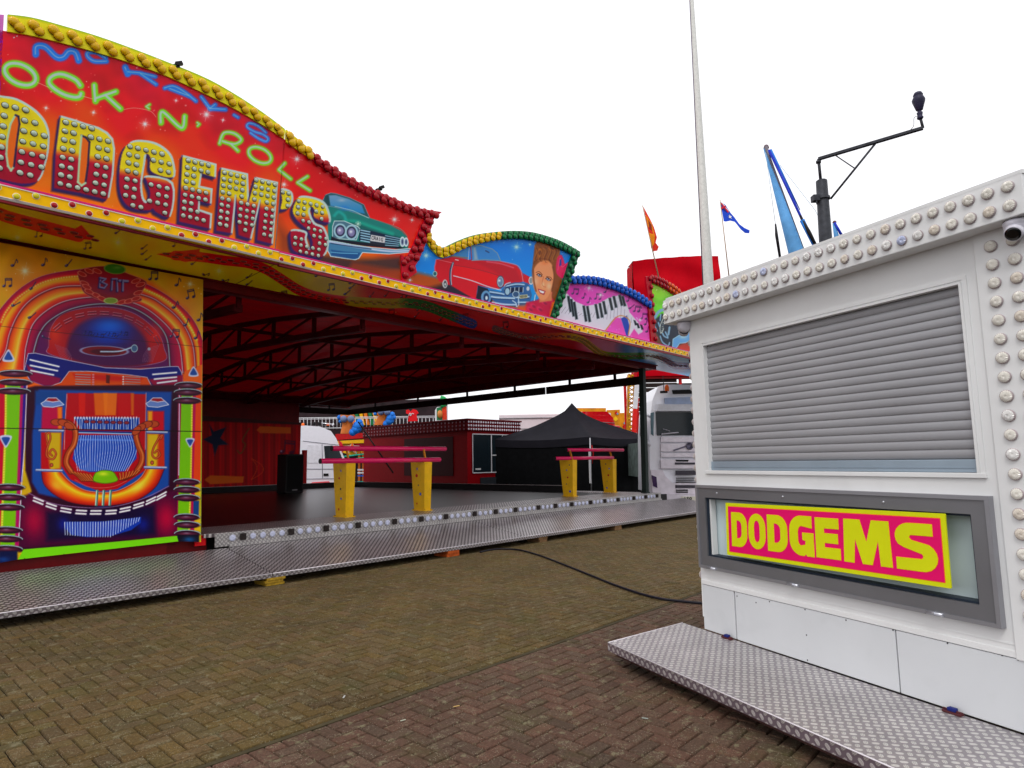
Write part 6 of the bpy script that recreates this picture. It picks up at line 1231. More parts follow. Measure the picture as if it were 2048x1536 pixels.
fo = [rrect(-Wd / 2 + e_ - .004, Wd / 2 - e_ * 1.1 + .004, -Hd / 2 + e_ - .004, Hd / 2 - e_ + .004, .004)]; flat('orange_edge', fo, .0001, .0006, m_so, sign)
# letters traced in sign space (unit width W, height H); y up, origin centre
def arc(cx, cy, rx, ry, a0, a1, n=9): return [(cx + rx * math.cos(a), cy + ry * math.sin(a)) for a in np.linspace(math.radians(a0), math.radians(a1), n)]
GL = {'D': [[(0, 0), (0, 1)] + arc(.50, .64, .50, .36, 90, 0) + arc(.50, .36, .50, .36, 0, -90), [(.34, .24), (.34, .77)][::-1] + [(.34, .24)][:0] + arc(.42, .40, .24, .16, -90, 0, 6)[0:] + arc(.42, .61, .24, .16, 0, 90, 6)],
      'O': [arc(.5, .62, .5, .38, 0, 180, 14) + arc(.5, .38, .5, .38, 180, 360, 14), arc(.5, .64, .17, .17, 0, 180, 8) + arc(.5, .36, .17, .17, 180, 360, 8)],
      'G': [[(.96, .70), (.96, 1.0), (.5, 1.0)] + arc(.5, .62, .5, .38, 100, 180, 8) + arc(.5, .36, .5, .36, 180, 262, 8) + [(.6, .0), (.68, .05), (.72, .0), (1.02, .0), (1.02, .58), (.55, .58), (.55, .40), (.68, .38), (.66, .28)] + arc(.52, .38, .16, .14, 250, 180, 5) + arc(.54, .58, .18, .17, 180, 100, 5) + [(.58, .74)]],
      'E': [[(0, 0), (.98, 0), (.98, .27), (.36, .27), (.36, .38), (.90, .38), (.90, .62), (.36, .62), (.36, .74), (.95, .74), (.95, 1), (0, 1)]],
      'M': [[(0, 0), (.22, 0), (.26, .55), (.40, 0), (.60, 0), (.74, .55), (.77, 0), (1, 0), (.97, 1), (.62, 1), (.5, .50), (.38, 1), (.03, 1)]],
      'S': [[(0, .0), (.55, 0)] + arc(.64, .30, .36, .30, -80, 60, 8) + [(.72, .58), (.40, .64)] + arc(.42, .70, .07, .05, 240, 100, 4) + [(.92, .75), (.92, 1), (.44, 1)] + arc(.37, .71, .37, .29, 100, 215, 8) + [(.2, .48), (.58, .38)] + arc(.60, .315, .07, .06, 60, -70, 4) + [(0, .25)]]}
# positions from the sign: left x, right x (0..1 of pink width), bottom, top (0..1)
lay = [('D', .020, .118, .13, .88), ('O', .128, .228, .13, .88), ('D', .240, .350, .13, .88), ('G', .362, .482, .12, .90), ('E', .494, .610, .13, .89), ('M', .622, .820, .12, .90), ('S', .836, .984, .12, .90)]
Wi, Hi = Wd - 2.1 * e_, Hd - 2 * e_; x0_ = -Wd / 2 + e_; y0_ = -Hd / 2 + e_
for ch, a, c, lo_, hi_ in lay:
    L = [[(x0_ + Wi * (a + (c - a) * px_), y0_ + Hi * (lo_ + (hi_ - lo_) * py_)) for px_, py_ in loop] for loop in GL[ch]]
    flat('letter', L, .0018, .0016, m_sy, sign)
    c0 = np.mean(L[0], axis=0); 
    def grow(loop, d):
        P = np.array(loop); n = len(P); out = []
        ar = 0.5 * np.sum(P[:, 0] * np.roll(P[:, 1], -1) - np.roll(P[:, 0], -1) * P[:, 1]); s = 1 if ar > 0 else -1
        for i in range(n):
            e1 = P[i] - P[i - 1]; e2 = P[(i + 1) % n] - P[i]; n1 = np.array((e1[1], -e1[0])) / (np.hypot(*e1) + 1e-9); n2 = np.array((e2[1], -e2[0])) / (np.hypot(*e2) + 1e-9); v = n1 + n2; v /= max(.6, np.hypot(*v)); out.append(tuple(P[i] + s * v * d))
        return out
    G2 = [grow(L[0], .0028)] + [grow(l, -.0022) for l in L[1:]]
    flat('letter_outline', G2, .0017, .0008, m_so, sign)

# security cameras under the fascia
def cctv(loc, lens_dir, label, s=1.0):
    e = empty('security_camera', BOOTH.w(np.array(loc)), BOOTH.ang, label=label, cat='security camera', group='security cameras under the booth fascia')
    mw = mat('camera_white', (206, 204, 214), .3, var=.03, coat=.4)
    q = MB(); q.lathe([(.055 * s, 0), (.066 * s, -.006 * s), (.070 * s, -.02 * s), (.060 * s, -.04 * s)][::-1], n=28); q.build('mount', mw, e)
    q = MB(); prof = [(.066 * s * math.cos(a), -.035 * s - .062 * s * math.sin(a)) for a in np.linspace(0, 1.45, 9)]; q.lathe(prof, n=28); q.build('turret', mw, e)
    d = Vector(lens_dir).normalized(); z = d; x = z.cross(Vector((0, 0, 1))).normalized(); y = z.cross(x); Ax = np.array([[x[0], y[0], z[0]], [x[1], y[1], z[1]], [x[2], y[2], z[2]]]); c = np.array((0, 0, -.052 * s)) + np.array(d) * .034 * s
    q = MB(); q.lathe([(.047 * s, 0), (.047 * s, .035 * s), (.041 * s, .042 * s)], c, 24, axis=Ax); q.build('lens_ring', mw, e)
    q = MB(); q.lathe([(.040 * s, .036 * s), (.040 * s, .0435 * s), (.02 * s, .0445 * s)], c, 24, axis=Ax); q.build('lens_glass', mat('lens_black', (10, 12, 14), .08, spec=.5), e)
    return e
pc = Plane(BOOTH, (0, WF - .065, 0)).hit(2025, 432); cctv((pc[0] + .01, WF - .058, 2.783), (.12, -1, -.62), 'white turret security camera with black lens, under the right end of the booth fascia', .88)
pc = Plane(BOOTH, (0, WF - .05, 0)).hit(1360, 645); cctv((pc[0] + .02, WF - .02, 2.783), (-1, .6, -.5), 'white turret security camera under the left end of the booth fascia, seen from behind', .95)

# treadplate platform in front of the booth
tread_b = tread_mat('tread_plate_booth', .044, (.36, .33, .35), (.80, .78, .74), True, .42, .3, metal=.55)
tread_bs = tread_mat('tread_plate_booth_edge', .044, (.22, .17, .20), (.62, .58, .56), True, .42, .3, metal=.5, ax=('X', 'Z'))
pb = empty('booth_platform', BOOTH.w(np.array((-3.0, 3.3, 0))), BOOTH.ang, label='aluminium treadplate platform in front of the white booth', cat='platform')
x0, x1 = -4.475 + 3, -1.2 + 3; y0, y1 = 2.93 - 3.3, WF - .012 - 3.3; z0, z1 = .162, .198
V = [(x0, y0, z0), (x1, y0, z0), (x1, y1, z1), (x0 - .12, y1 + .05, z1)]; V = [(x0, y0, z0), (x1, y0, z0), (x1, y1, z1), (x0 - .09, y1, z1)]
V += [(a, b_, c - .028) for a, b_, c in V]
q = MB(); q.add(V, [(0, 1, 2, 3), (7, 6, 5, 4), (1, 0, 4, 5), (2, 1, 5, 6), (3, 2, 6, 7), (0, 3, 7, 4)]); q.build('deck_plate', tread_b, pb)
q = MB(); q.box((x0, y0 - .005, z0 - .062), (x1, y0 - .0005, z0 - .003)); q.build('edge_lip', tread_bs, pb)
q = MB(); q.tube([(x0, y0 - .003, z0 - .001), (x1, y0 - .003, z0 - .001)], .004, n=8); q.tube([(x0, y0, z0 - .001), (x0 - .09, y1, z1 - .001)], .004, n=8); q.build('nosing', bpy.data.materials['bright_aluminium'], pb)
q = MB(); q.box((x0 + .08, y0 + .02, .075), (x1, y0 + .06, .134)); q.box((x0 + .05, y1 - .1, .06), (x1, y1 - .05, .165)); q.build('bearer', mat('bearer_rust', (74, 48, 46), .8, var=.5), pb)
for a_, b_ in (((x0 + .5, y0 + .12, -.002), (x0 + .60, y0 + .3, .0745)), ((1.4, y0 + .05, -.002), (1.5, y0 + .3, .0745)), ((x0 + .5, y1 - .14, -.002), (x0 + .62, y1 - .04, .0595))): MB().box(a_, b_, bev=.004).build('packing_block', mat('packing_dark', (70, 52, 38), .9), pb)
for i, (x, y, lb) in enumerate(((1455, 1271, 'smaller blue and red hinge clamp on the platform near the left booth seam'), (1905, 1407, 'larger blue and red hinge clamp on the platform by the right-hand panel'))):
    p = Plane(BOOTH, (0, WF - .03, 0)).hit(x, y); e = MB(); e.box((-.05, -.02, 0), (.05, .018, .012), m=1, bev=.003).box((-.022, -.018, .0125), (.022, .014, .032), m=0, bev=.005).tube([(-.05, 0, .014), (.05, 0, .014)], .007, m=1)
    o = e.build('hinge_clamp', [mat('clamp_blue', (24, 36, 110), .5), mat('clamp_rust', (84, 40, 44), .7)], None, label=lb, cat='clamp', group='clamps between platform and booth'); o.location = BOOTH.w(np.array((p[0], WF - .033, .197))); o.rotation_euler = (0, 0, BOOTH.ang)

# ================================================================== SURROUNDINGS
def yaw_to(px_):          # heading whose local -Y faces the camera at that column
    d = ray(px_, 930); return math.atan2(-d[0], d[1])
def S(Y): return Y / FPX * 1.0
class Site:
    """local frame standing Y metres away behind column x: X right, Z up, Y away; sizes from surveyed points"""
    def __init__(s, x, Y, turn=0.0):
        g = at_depth(x, 930, Y); s.o = np.array([g[0], g[1], 0.0]); s.a = turn; c, k = math.cos(turn), math.sin(turn)
        s.ax = np.array([c, k, 0]); s.ay = np.array([-k, c, 0])
    def P(s, x, y, d=0.0):    # point on the plane local Y = d
        w = hitw(x, y, s.o + s.ay * d, s.ay) - s.o; return np.array([w @ s.ax, d, w[2]])
    def e(s, name, **k): return empty(name, s.o, s.a, **k)
def quad(mb, s, pts, d, th, m=0):
    P = [s.P(x, y, d) for x, y in pts]; return mb.prism(P, (0, 0, 0), (0, th, 0), m)
m_glass = mat('dark_glass', (24, 34, 40), .12, spec=.3, var=.1)
m_lwht = mat('lorry_white', (240, 240, 248), .3, var=.03, coat=.2, dirt=.08)
m_tyre = mat('tyre', (18, 18, 18), .8)

# white lorry cab behind the ride
s = Site(650, 36, .25); e = s.e('lorry_cab', label='white high-roof lorry cab parked behind the left of the ride, with red wheel arch', cat='lorry')
q = MB(); quad(q, s, [(592, 852), (612, 851), (640, 853), (662, 862), (672, 876), (684, 905), (692, 925), (692, 1000), (600, 1000), (592, 1000)], 0, 2.4); q.build('body', m_lwht, e)
q = MB(); quad(q, s, [(648, 892), (664, 891), (676, 895), (684, 916), (682, 927), (650, 917)], -.03, .028); q.build('side_window', m_glass, e)
for nm, P in (('door', [(644, 888), (645, 956)]), ('panel_seam', [(606, 938), (680, 938)]), ('roof_seam', [(606, 882), (676, 890)]), ('step_seam', [(605, 958), (682, 957)])):
    a, b_ = s.P(*P[0], -.012), s.P(*P[1], -.012); q = MB(); q.tube([a, b_], .014, n=6); q.build(nm, mat('seam_grey', (110, 112, 130), .6), e)
q = MB(); quad(q, s, [(615, 890), (636, 890), (640, 900), (640, 926), (614, 926), (612, 905)], -.02, .018); q.build('locker_panel', mat('lorry_white_b', (234, 234, 242), .3, coat=.2), e)
q = MB(); quad(q, s, [(647, 947), (657, 947), (657, 952), (647, 952)], -.03, .02); q.build('door_handle', m_black, e)
q = MB(); P = [s.P(x, y, -.03) for x, y in ((613, 981), (625, 967), (657, 965), (668, 975), (672, 983))]; q.tube(P, .07, n=8); q.build('wheel_arch', mat('arch_red', (200, 6, 40), .4), e)
q = MB(); c = s.P(643, 990, 0); q.lathe([(.5, 0), (.52, .05), (.52, .35), (.5, .4)], c + np.array((0, -.05, 0)), 24, axis=np.array([[1, 0, 0], [0, 0, 1], [0, -1, 0]])); q.build('wheel', m_tyre, e)
q = MB(); quad(q, s, [(676, 880), (683, 884), (690, 900), (684, 905)], -.05, .3, 0); q.build('mirror', mat('mirror_red', (220, 40, 60), .3), e)
q = MB(); P0_, P1_ = s.P(640, 850, .4), s.P(668, 852, .4); q.tube([s.P(643, 846, .3), s.P(668, 849, .3)], .03, n=8); q.tube([s.P(664, 851, .3), s.P(668, 848, .3)], [.03, .09], n=8); q.build('air_horn', mat('chrome', (220, 220, 224), .15, .9), e)
for xx in (606, 656):
    q = MB(); q.lathe([(.09, 0), (.08, .1), (.04, .14)], s.P(xx, 851, .5), 12); q.build('beacon', mat('beacon_orange', (250, 110, 30), .3), e)
q = MB()
for i, xx in enumerate((618, 628, 638, 648)): q.box(s.P(xx - 3, 851, .3), s.P(xx + 4, 845, .9), bev=.04)
q.build('roof_lights', m_black, e)

# fun-house attraction far behind
s = Site(780, 46, -.1)
e = s.e('funhouse', label='colourful two-storey funhouse ride with white railings far behind the dodgems', cat='funhouse')
q = MB(); quad(q, s, [(540, 812), (893, 796), (893, 1000), (540, 1000)], 1.5, .4); q.build('back_wall', mat('fun_dark', (44, 30, 34), .7, var=.6, scale=1.5), e)
q = MB(); quad(q, s, [(671, 868), (728, 866), (728, 876), (671, 880)], -.2, .8); q.build('red_fascia', m_red, e)
q = MB(); quad(q, s, [(672, 882), (728, 879), (728, 886), (672, 888)], -.3, .9); q.build('yellow_fascia', mat('fun_yellow', (236, 180, 14), .4), e)
q = MB()
for y in (836, 838.5, 857): q.tube([s.P(596, y, -.3), s.P(893, y - 4, -.3)], .03, n=6)
for i in range(40): q.tube([s.P(600 + i * 7.4, 836, -.3), s.P(600 + i * 7.4, 858, -.3)], .02, n=5)
q.build('railing', mat('railing_white', (220, 220, 224), .4), e)
q = MB()
for i in range(9): quad(q, s, [(700 + i * 9, 826), (706 + i * 9, 826), (712 + i * 9, 850), (706 + i * 9, 850)], 1.2, .2, i % 3)
q.build('striped_panel', [mat('fun_orange', (226, 120, 20), .5), mat('fun_green', (20, 120, 70), .5), mat('fun_yellow', (236, 180, 14))], e)
q = MB(); quad(q, s, [(671, 886), (730, 886), (730, 905), (700, 910), (671, 900)], 0, .3, 0); quad(q, s, [(678, 888), (703, 888), (700, 898), (686, 898)], -.1, .09, 1); quad(q, s, [(704, 884), (716, 880), (730, 882), (728, 900), (712, 900)], -.1, .09, 2)
q.build('painted_scene', [mat('fun_yellow', (236, 180, 14)), mat('fun_ochre', (196, 150, 30), .5), mat('fun_crimson', (190, 14, 50), .5)], e)
P = []
for i in range(10): r = 12 if i % 2 == 0 else 5; P.append((704 + r * math.sin(i * .628), 896 - r * .9 * math.cos(i * .628)))
q = MB(); quad(q, s, P, -.35, .1); q.build('star', mat('fun_starorange', (236, 110, 20), .4), e)
q = MB(); quad(q, s, [(704 + (x - 704) * 1.3, 896 + (y - 896) * 1.3) for x, y in P], -.24, .06); q.build('star_border', mat('railing_white', (220, 220, 224)), e)
q = MB()
for x in (716, 724): quad(q, s, [(x, 900), (x + 4, 900), (x + 4, 1000), (x, 1000)], -.1, .2)
q.build('column', mat('fun_copper', (190, 96, 26), .4), e)
q = MB(); q.tube([s.P(672, 915, -.5), s.P(730, 908, -.5)], .05, n=8); q.tube([s.P(660, 925, -.5), s.P(730, 915, -.5)], .05, n=8); q.build('handrail', mat('fun_teal', (30, 180, 150), .4), e)
sm_ = [mat('fun_red', (220, 60, 20), .5), mat('fun_tealb', (20, 150, 140), .5), mat('fun_blue', (20, 90, 190), .5), mat('railing_white', (220, 220, 224))]
for k, (y, m_) in enumerate(((938, 3), (944, 3), (950, 2), (962, 1), (972, 0))): q = MB(); quad(q, s, [(715, y), (730, y), (730, y + 3), (715, y + 3)], -.6 + k * .02, .05); q.build('stair_step', sm_[m_], e)

def torso(cx, cy, k, lb, lean):
    # moulded painted figure fragment: tan torso, grey top, blue feather train
    s2 = Site(cx, 43.5, -.1); e = s2.e('parade_figure', label=lb, cat='figure', group='moulded torso figures on the funhouse front'); T = lambda x, y, d=0: s2.P(cx + x * k, cy + y * k, d)
    q = MB(); rows = [((-14, 12), (13, 12)), ((-12, 2), (12, 2)), ((-10, -8), (11, -8)), ((-13, -17), (14, -17)), ((-17, -24), (18, -24)), ((-12, -30), (13, -30))]
    V = []; Fc = []; n = 14
    for (a, b_) in rows:
        A, B = T(a[0] + lean * a[1], a[1]), T(b_[0] + lean * b_[1], b_[1]); c = (A + B) / 2; rx = np.linalg.norm(B - A) / 2
        for j in range(n): an = 2 * math.pi * j / n; V.append(c + np.array((rx * math.cos(an), rx * .55 * math.sin(an), 0)))
    for i in range(len(rows) - 1):
        for j in range(n): Fc.append((i * n + j, i * n + (j + 1) % n, (i + 1) * n + (j + 1) % n, (i + 1) * n + j))
    q.add(V, Fc, 0, True); q.build('torso', mat('figure_tan', (206, 110, 40), .45, var=.3, scale=2), e)
    q = MB()
    for x in (-7, 8): c = T(x - lean * 18, -19, -.28); q.lathe([(.26 * k, -.02), (.22 * k, .12), (.1 * k, .2)], c, 14, axis=np.array([[1, 0, 0], [0, 0, -1], [0, 1, 0]]))
    q.build('halter_top', mat('figure_grey', (110, 130, 170), .4), e)
    q = MB()
    for i, (x, y, r) in enumerate(((22, -4, .36), (26, -12, .26), (19, 3, .34), (12, 9, .28), (30, -6, .2), (24, 2, .24), (-16, -22, .18), (-14, -14, .14))): q.lathe([(.02, -r * k), (r * .7 * k, -r * .7 * k), (r * k, 0), (r * .7 * k, r * .7 * k), (.02, r * k)], T(x, y, -.1), 10)
    q.build('feather_train', mat('figure_blue', (30, 120, 220), .5, var=.4, scale=3), e)
torso(694, 856, .95, 'tan torso figure with blue feathers above the star on the funhouse, left one', 0)
torso(762, 840, .85, 'tan torso figure with blue feathers above the dark red booth roof, right one', -.35)
s = Site(822, 44); q = MB(); P = [(812, 820), (817, 819), (821, 823), (826, 818), (833, 820), (837, 826), (833, 829), (835, 842), (816, 843), (817, 828), (812, 827)]
e = s.e('shirt_cutout', label='red shirt-shaped board with white scribble hung on the white railing', cat='board'); quad(q, s, P, 0, .1); q.build('board', mat('shirt_red', (226, 8, 22), .5), e); q = MB(); q.tube(cr([s.P(817, 832, -.03), s.P(820, 826, -.03), s.P(821, 832, -.03), s.P(824, 827, -.03), s.P(828, 828, -.03)], 4), .025, n=5); q.build('scribble', mat('railing_white', (220, 220, 224)), e)
s = Site(883, 44); e = s.e('arched_panel', label='arched painted panel with a face and green bird top, above the dark red booth', cat='panel')
q = MB(); quad(q, s, [(870, 842), (870, 820), (874, 814), (894, 812), (894, 840)], 0, .12); q.build('frame', mat('railing_white', (220, 220, 224)), e)
q = MB(); quad(q, s, [(873.5, 840), (873.5, 816), (884, 813), (885, 840)], -.03, .03, 0); quad(q, s, [(885, 840), (884, 815), (893, 813), (894, 839)], -.03, .03, 1); q.lathe([(.02, -.3), (.15, -.2), (.19, 0), (.14, .2), (.02, .26)], s.P(880, 828, -.08), 10, m=2); q.build('picture', [mat('fun_green', (20, 120, 70)), mat('fun_red', (220, 60, 20)), mat('face_tan', (206, 130, 60), .5)], e)
q = MB(); q.tube(cr([s.P(882, 812, 0), s.P(888, 808, 0), s.P(890, 802, 0), s.P(886, 798, 0), s.P(881, 797, 0)], 5), [.2] * 21, n=8); q.build('bird_top', mat('bird_green', (40, 170, 90), .5, var=.5, scale=4), e)

# dark red ticket booth behind the ride: corner towards us
def two_face_box(name, xc, Y, xl, xr, ytc, ytl, ytr, yb, mats, label, cat, depthl=None):
    pass
Yc = 27.2; g = at_depth(935, 930, Yc); O = np.array([g[0], g[1], 0.0])
ang = .80                                  # right face turned a little away
s = Site(935, Yc, ang); e = s.e('ticket_booth', label='dark red ticket booth with rows of white roof lamps, left of the black gazebo', cat='ticket booth')
Zt = s.P(935, 840)[2]; Zf = s.P(935, 862)[2]; Xr = s.P(1030, 860)[0]
# left face length so that its far edge falls at x=728
dirL = s.ay; best = None
for L in np.arange(2, 14, .05):
    p = pix(s.o + dirL * L + ZZ * 2.0)
    if p[0] <= 728: best = L; break
Lb = best or 9.0
m_tb = mat('ticket_red', (140, 2, 14), .5, var=.12, spec=.08); m_tbd = mat('ticket_maroon', (96, 4, 14), .5, var=.2, spec=.08)
q = MB(); q.box((0, 0, 0), (Xr, Lb, Zf)); q.build('wall', m_tb, e)
q = MB(); q.box((-.08, -.1, Zf + .001), (Xr + .28, Lb, Zt), bev=.02); q.box((-.12, -.14, Zt), (Xr + .32, Lb, Zt + .06)); fs = q.build('fascia', m_tbd, e)
tb = Bank('roof_lamp', Frame(s.ax, s.ay, ang), e)
class _F:
    def w(self, P): P = np.asarray(P, float); return s.o + P[..., 0:1] * s.ax + P[..., 1:2] * s.ay + P[..., 2:3] * ZZ
tb.fr = _F(); mr = mat('collar_red', (120, 4, 16), .5); cw_ = cap('cap_white_frost', (226, 220, 232)); cd_ = cap('cap_dusky', (150, 110, 120))
nr = int((Xr + .3) / .135)
for i in range(nr):
    for r_ in range(3): tb.put(lamp('dome', cw_, mr), (-.02 + i * (Xr + .22) / (nr - 1), -.102, Zf + .08 + r_ * (Zt - Zf - .16) / 2), (0, -1, 0), .05, fs)
for i in range(32):
    for r_ in range(3): tb.put(lamp('dome', cd_, mr), (-.082, .1 + i * (Lb - .2) / 31, Zf + .08 + r_ * (Zt - Zf - .16) / 2), (-1, 0, 0), .045, fs)
tb.flush()
a, b_ = s.P(944, 868), s.P(1034, 943); q = MB(); q.box((a[0], -.02, b_[2]), (b_[0] - .1, .02, a[2])); q.build('window', m_glass, e)
q = MB(); w0 = a[0]; w1 = b_[0] - .1
for z in (a[2], b_[2]): q.box((w0, -.05, z - .018), (w1, -.021, z + .018))
for f in (0, .42, .68, 1): q.box((w0 + (w1 - w0) * f - .016, -.049, b_[2]), (w0 + (w1 - w0) * f + .016, -.022, a[2]))
q.box((w0 + (w1 - w0) * .42, -.047, (a[2] + b_[2]) / 2 - .1), (w1, -.023, (a[2] + b_[2]) / 2 - .06)); q.build('window_frame', mat('railing_white', (220, 220, 224)), e)
q = MB(); p_ = s.P(950, 940); q.box((p_[0], -.045, p_[2] + .0), (p_[0] + .3, -.0215, p_[2] + .07)); q.build('price_card', mat('card_white', (220, 220, 220), .6), e)
q = MB(); p0, p1 = s.P(960, 955), s.P(1010, 990); q.box((p0[0], -.04, p1[2]), (p1[0], -.001, p0[2])); q.build('lower_locker', mat('locker_grey', (40, 44, 50), .6), e)
q = MB(); q.box((-.03, .9, 1.0), (-.002, 4.4, 2.7)); q.build('side_shutter', mat('side_glass', (62, 6, 14), .4, spec=.08), e)

# black pop-up gazebo
Yg = 26.6; s = Site(1180, Yg, -.42); e = s.e('gazebo', label='black pop-up gazebo with closed side walls behind the far pink barrier', cat='gazebo')
zc = s.P(1180, 882)[2]; wr = s.P(1305, 880)[0]
# local X to the right; left wall runs back-left
L = 4.6
for LL in np.arange(2, 9, .05):
    if pix(s.o + s.ay * LL + ZZ * 2.4)[0] > 0: pass
th = .42; dl = np.array([-1, 0, 0.])
def gp(x, y, z): return (x, y, z)
# build directly from the three eave corners plus a derived back corner
Wp = lambda x, y, Y: (lambda w: np.array([(w - s.o) @ s.ax, (w - s.o) @ s.ay, w[2]]))(at_depth(x, y, Y))
A = Wp(985, 884, 28.4); B = Wp(1180, 882, 26.6); C = Wp(1305, 878, 28.6); D = A + C - B; D[2] = A[2]; hE = 2.55
for Q in (A, B, C, D): Q[2] = hE
apx = (A + C) / 2; ap = apx.copy(); wA = s.o + s.ax * ap[0] + s.ay * ap[1]; dep = (wA)[1]; ap[2] = at_depth(1131, 806, dep)[2]
V = []; Fc = []; n = 12
def edge(P, Q, t): 
    r = P * (1 - t) + Q * t; r = r.copy(); r[2] -= .09 * math.sin(math.pi * t); return r
ring = [edge(P, Q, t) for P, Q in ((A, B), (B, C), (C, D), (D, A)) for t in np.linspace(0, 1, 9)[:-1]]
m_ = len(ring); rad = np.linspace(0, 1, n)
for j in rad:
    for i, r in enumerate(ring):
        k = (1 - j); h = ap[2] - (ap[2] - r[2]) * (j ** .62 if j > 0 else 0) ; wob = .03 * math.sin(i * 1.7 + j * 9) * j * (1 - j) * 2
        p = ap * k + r * j; p[2] = h + wob - .22 * j * (1 - j) * (1 if i % 8 else .0); V.append(p)
for j in range(n - 1):
    for i in range(m_): Fc.append((j * m_ + i, j * m_ + (i + 1) % m_, (j + 1) * m_ + (i + 1) % m_, (j + 1) * m_ + i))
q = MB(); q.add(V, Fc, 0, True)
base = (n - 1) * m_; V2 = [V[base + i] for i in range(m_)] + [V[base + i] - np.array((0, 0, .32)) for i in range(m_)]; q.add(V2, [(i, (i + 1) % m_, (i + 1) % m_ + m_, i + m_) for i in range(m_)], 0, False)
q.build('canopy', mat('gazebo_black', (30, 29, 36), .7, var=.2, scale=2, bump=.3, bscale=6, spec=.1), e)
for (P, Q) in ((A, B), (B, C), (C, D), (D, A)):
    q = MB(); nn = 28; d = (Q - P) / np.linalg.norm(Q - P); nrm = np.array((d[1], -d[0], 0)); V = []
    for t in np.linspace(0.003, .997, nn): 
        b_ = P * (1 - t) + Q * t; off_ = nrm * .035 * math.sin(t * 40)
        V += [np.array((b_[0], b_[1], hE - .15)) * 1 - nrm * .03, np.array((b_[0] + off_[0], b_[1] + off_[1], .02)) - nrm * .03]
    q.add(V, [(2 * i, 2 * i + 2, 2 * i + 3, 2 * i + 1) for i in range(nn - 1)], 0, True); q.build('side_wall', mat('gazebo_wall', (14, 15, 17), .8, var=.3, spec=.08), e)
q = MB()
for Q in (A, B, C, D): q.tube([(Q[0], Q[1], 0), (Q[0], Q[1], hE - .05)], .03, n=8)
q.build('leg', mat('gazebo_leg', (180, 180, 186), .4, .5), e)
q = MB(); q.box(B + np.array((-.05, -.1, -1.9)), B + np.array((.03, -.04, -.5))); q.build('white_strap', mat('strap_white', (200, 200, 204), .6), e)
q = MB(); q.tube([B + np.array((.1, -.1, -.35)), B + np.array((.16, -.1, -.7)), B + np.array((.1, -.1, -1.1))], .02, n=5); q.build('red_cord', m_red, e)

# red lorry cab with white trailer behind the gazebo
s = Site(1150, 40, 0); e = s.e('box_trailer', label='long white box trailer behind the gazebo and ticket booth', cat='trailer')
q = MB(); P0_, P1_ = s.P(998, 829), s.P(1222, 822); q.box((P0_[0], 0, 1.0), (P1_[0], 2.5, P0_[2]), bev=.06); q.build('box_body', mat('trailer_white', (226, 216, 220), .4, var=.06, scale=1), e)
q = MB(); z_ = s.P(1010, 858)[2]; q.box((P0_[0], -.02, z_ - .05), (P1_[0], -.002, z_ + .02)); q.tube([(P0_[0], -.03, P0_[2] - .25), (P1_[0], -.03, P0_[2] - .25)], .04, n=6); q.build('side_rail', mat('rail_grey', (150, 146, 150), .5), e)
q = MB()
for xx in (1030, 1050, 1180): q.lathe([(.5, 0), (.5, .3)], s.P(xx, 970) * np.array((1, 0, 0)) + np.array((0, .3, .5)), 18, axis=np.array([[1, 0, 0], [0, 0, 1], [0, -1, 0]]))
q.build('wheel', m_tyre, e)
s = Site(1200, 36, .35); e = s.e('lorry_cab', label='red lorry cab with domed wind deflector behind the gazebo', cat='lorry')
q = MB(); quad(q, s, [(1152, 834), (1165, 823), (1214, 823), (1226, 835), (1232, 858), (1232, 985), (1152, 985)], 0, 2.3); q.build('body', mat('cab_red', (214, 10, 30), .25, var=.1, coat=.6), e)
q = MB(); quad(q, s, [(1195, 862), (1230, 860), (1230, 880), (1195, 880)], -.03, .028); q.build('side_window', m_glass, e)
q = MB(); q.box(s.P(1212, 868, -.5), s.P(1236, 852, -.2), bev=.08); q.build('mirror', mat('cab_red', (214, 10, 30)), e)
q = MB(); q.tube([s.P(1165, 826, -.02), s.P(1174, 838, -.02)], .03, n=6); q.tube([s.P(1155, 842, -.02), s.P(1230, 846, -.02)], .02, n=6); q.lathe([(.16, 0), (.14, .08), (.05, .1)], s.P(1201, 858, -.04), 12, axis=np.array([[1, 0, 0], [0, 0, -1], [0, 1, 0]])); q.build('trim', mat('rail_grey', (150, 146, 150)), e)
q = MB(); q.lathe([(.5, 0), (.5, .3)], s.P(1180, 980) * np.array((1, 0, 0)) + np.array((0, -.02, .5)), 18, axis=np.array([[1, 0, 0], [0, 0, 1], [0, -1, 0]])); q.build('wheel', m_tyre, e)

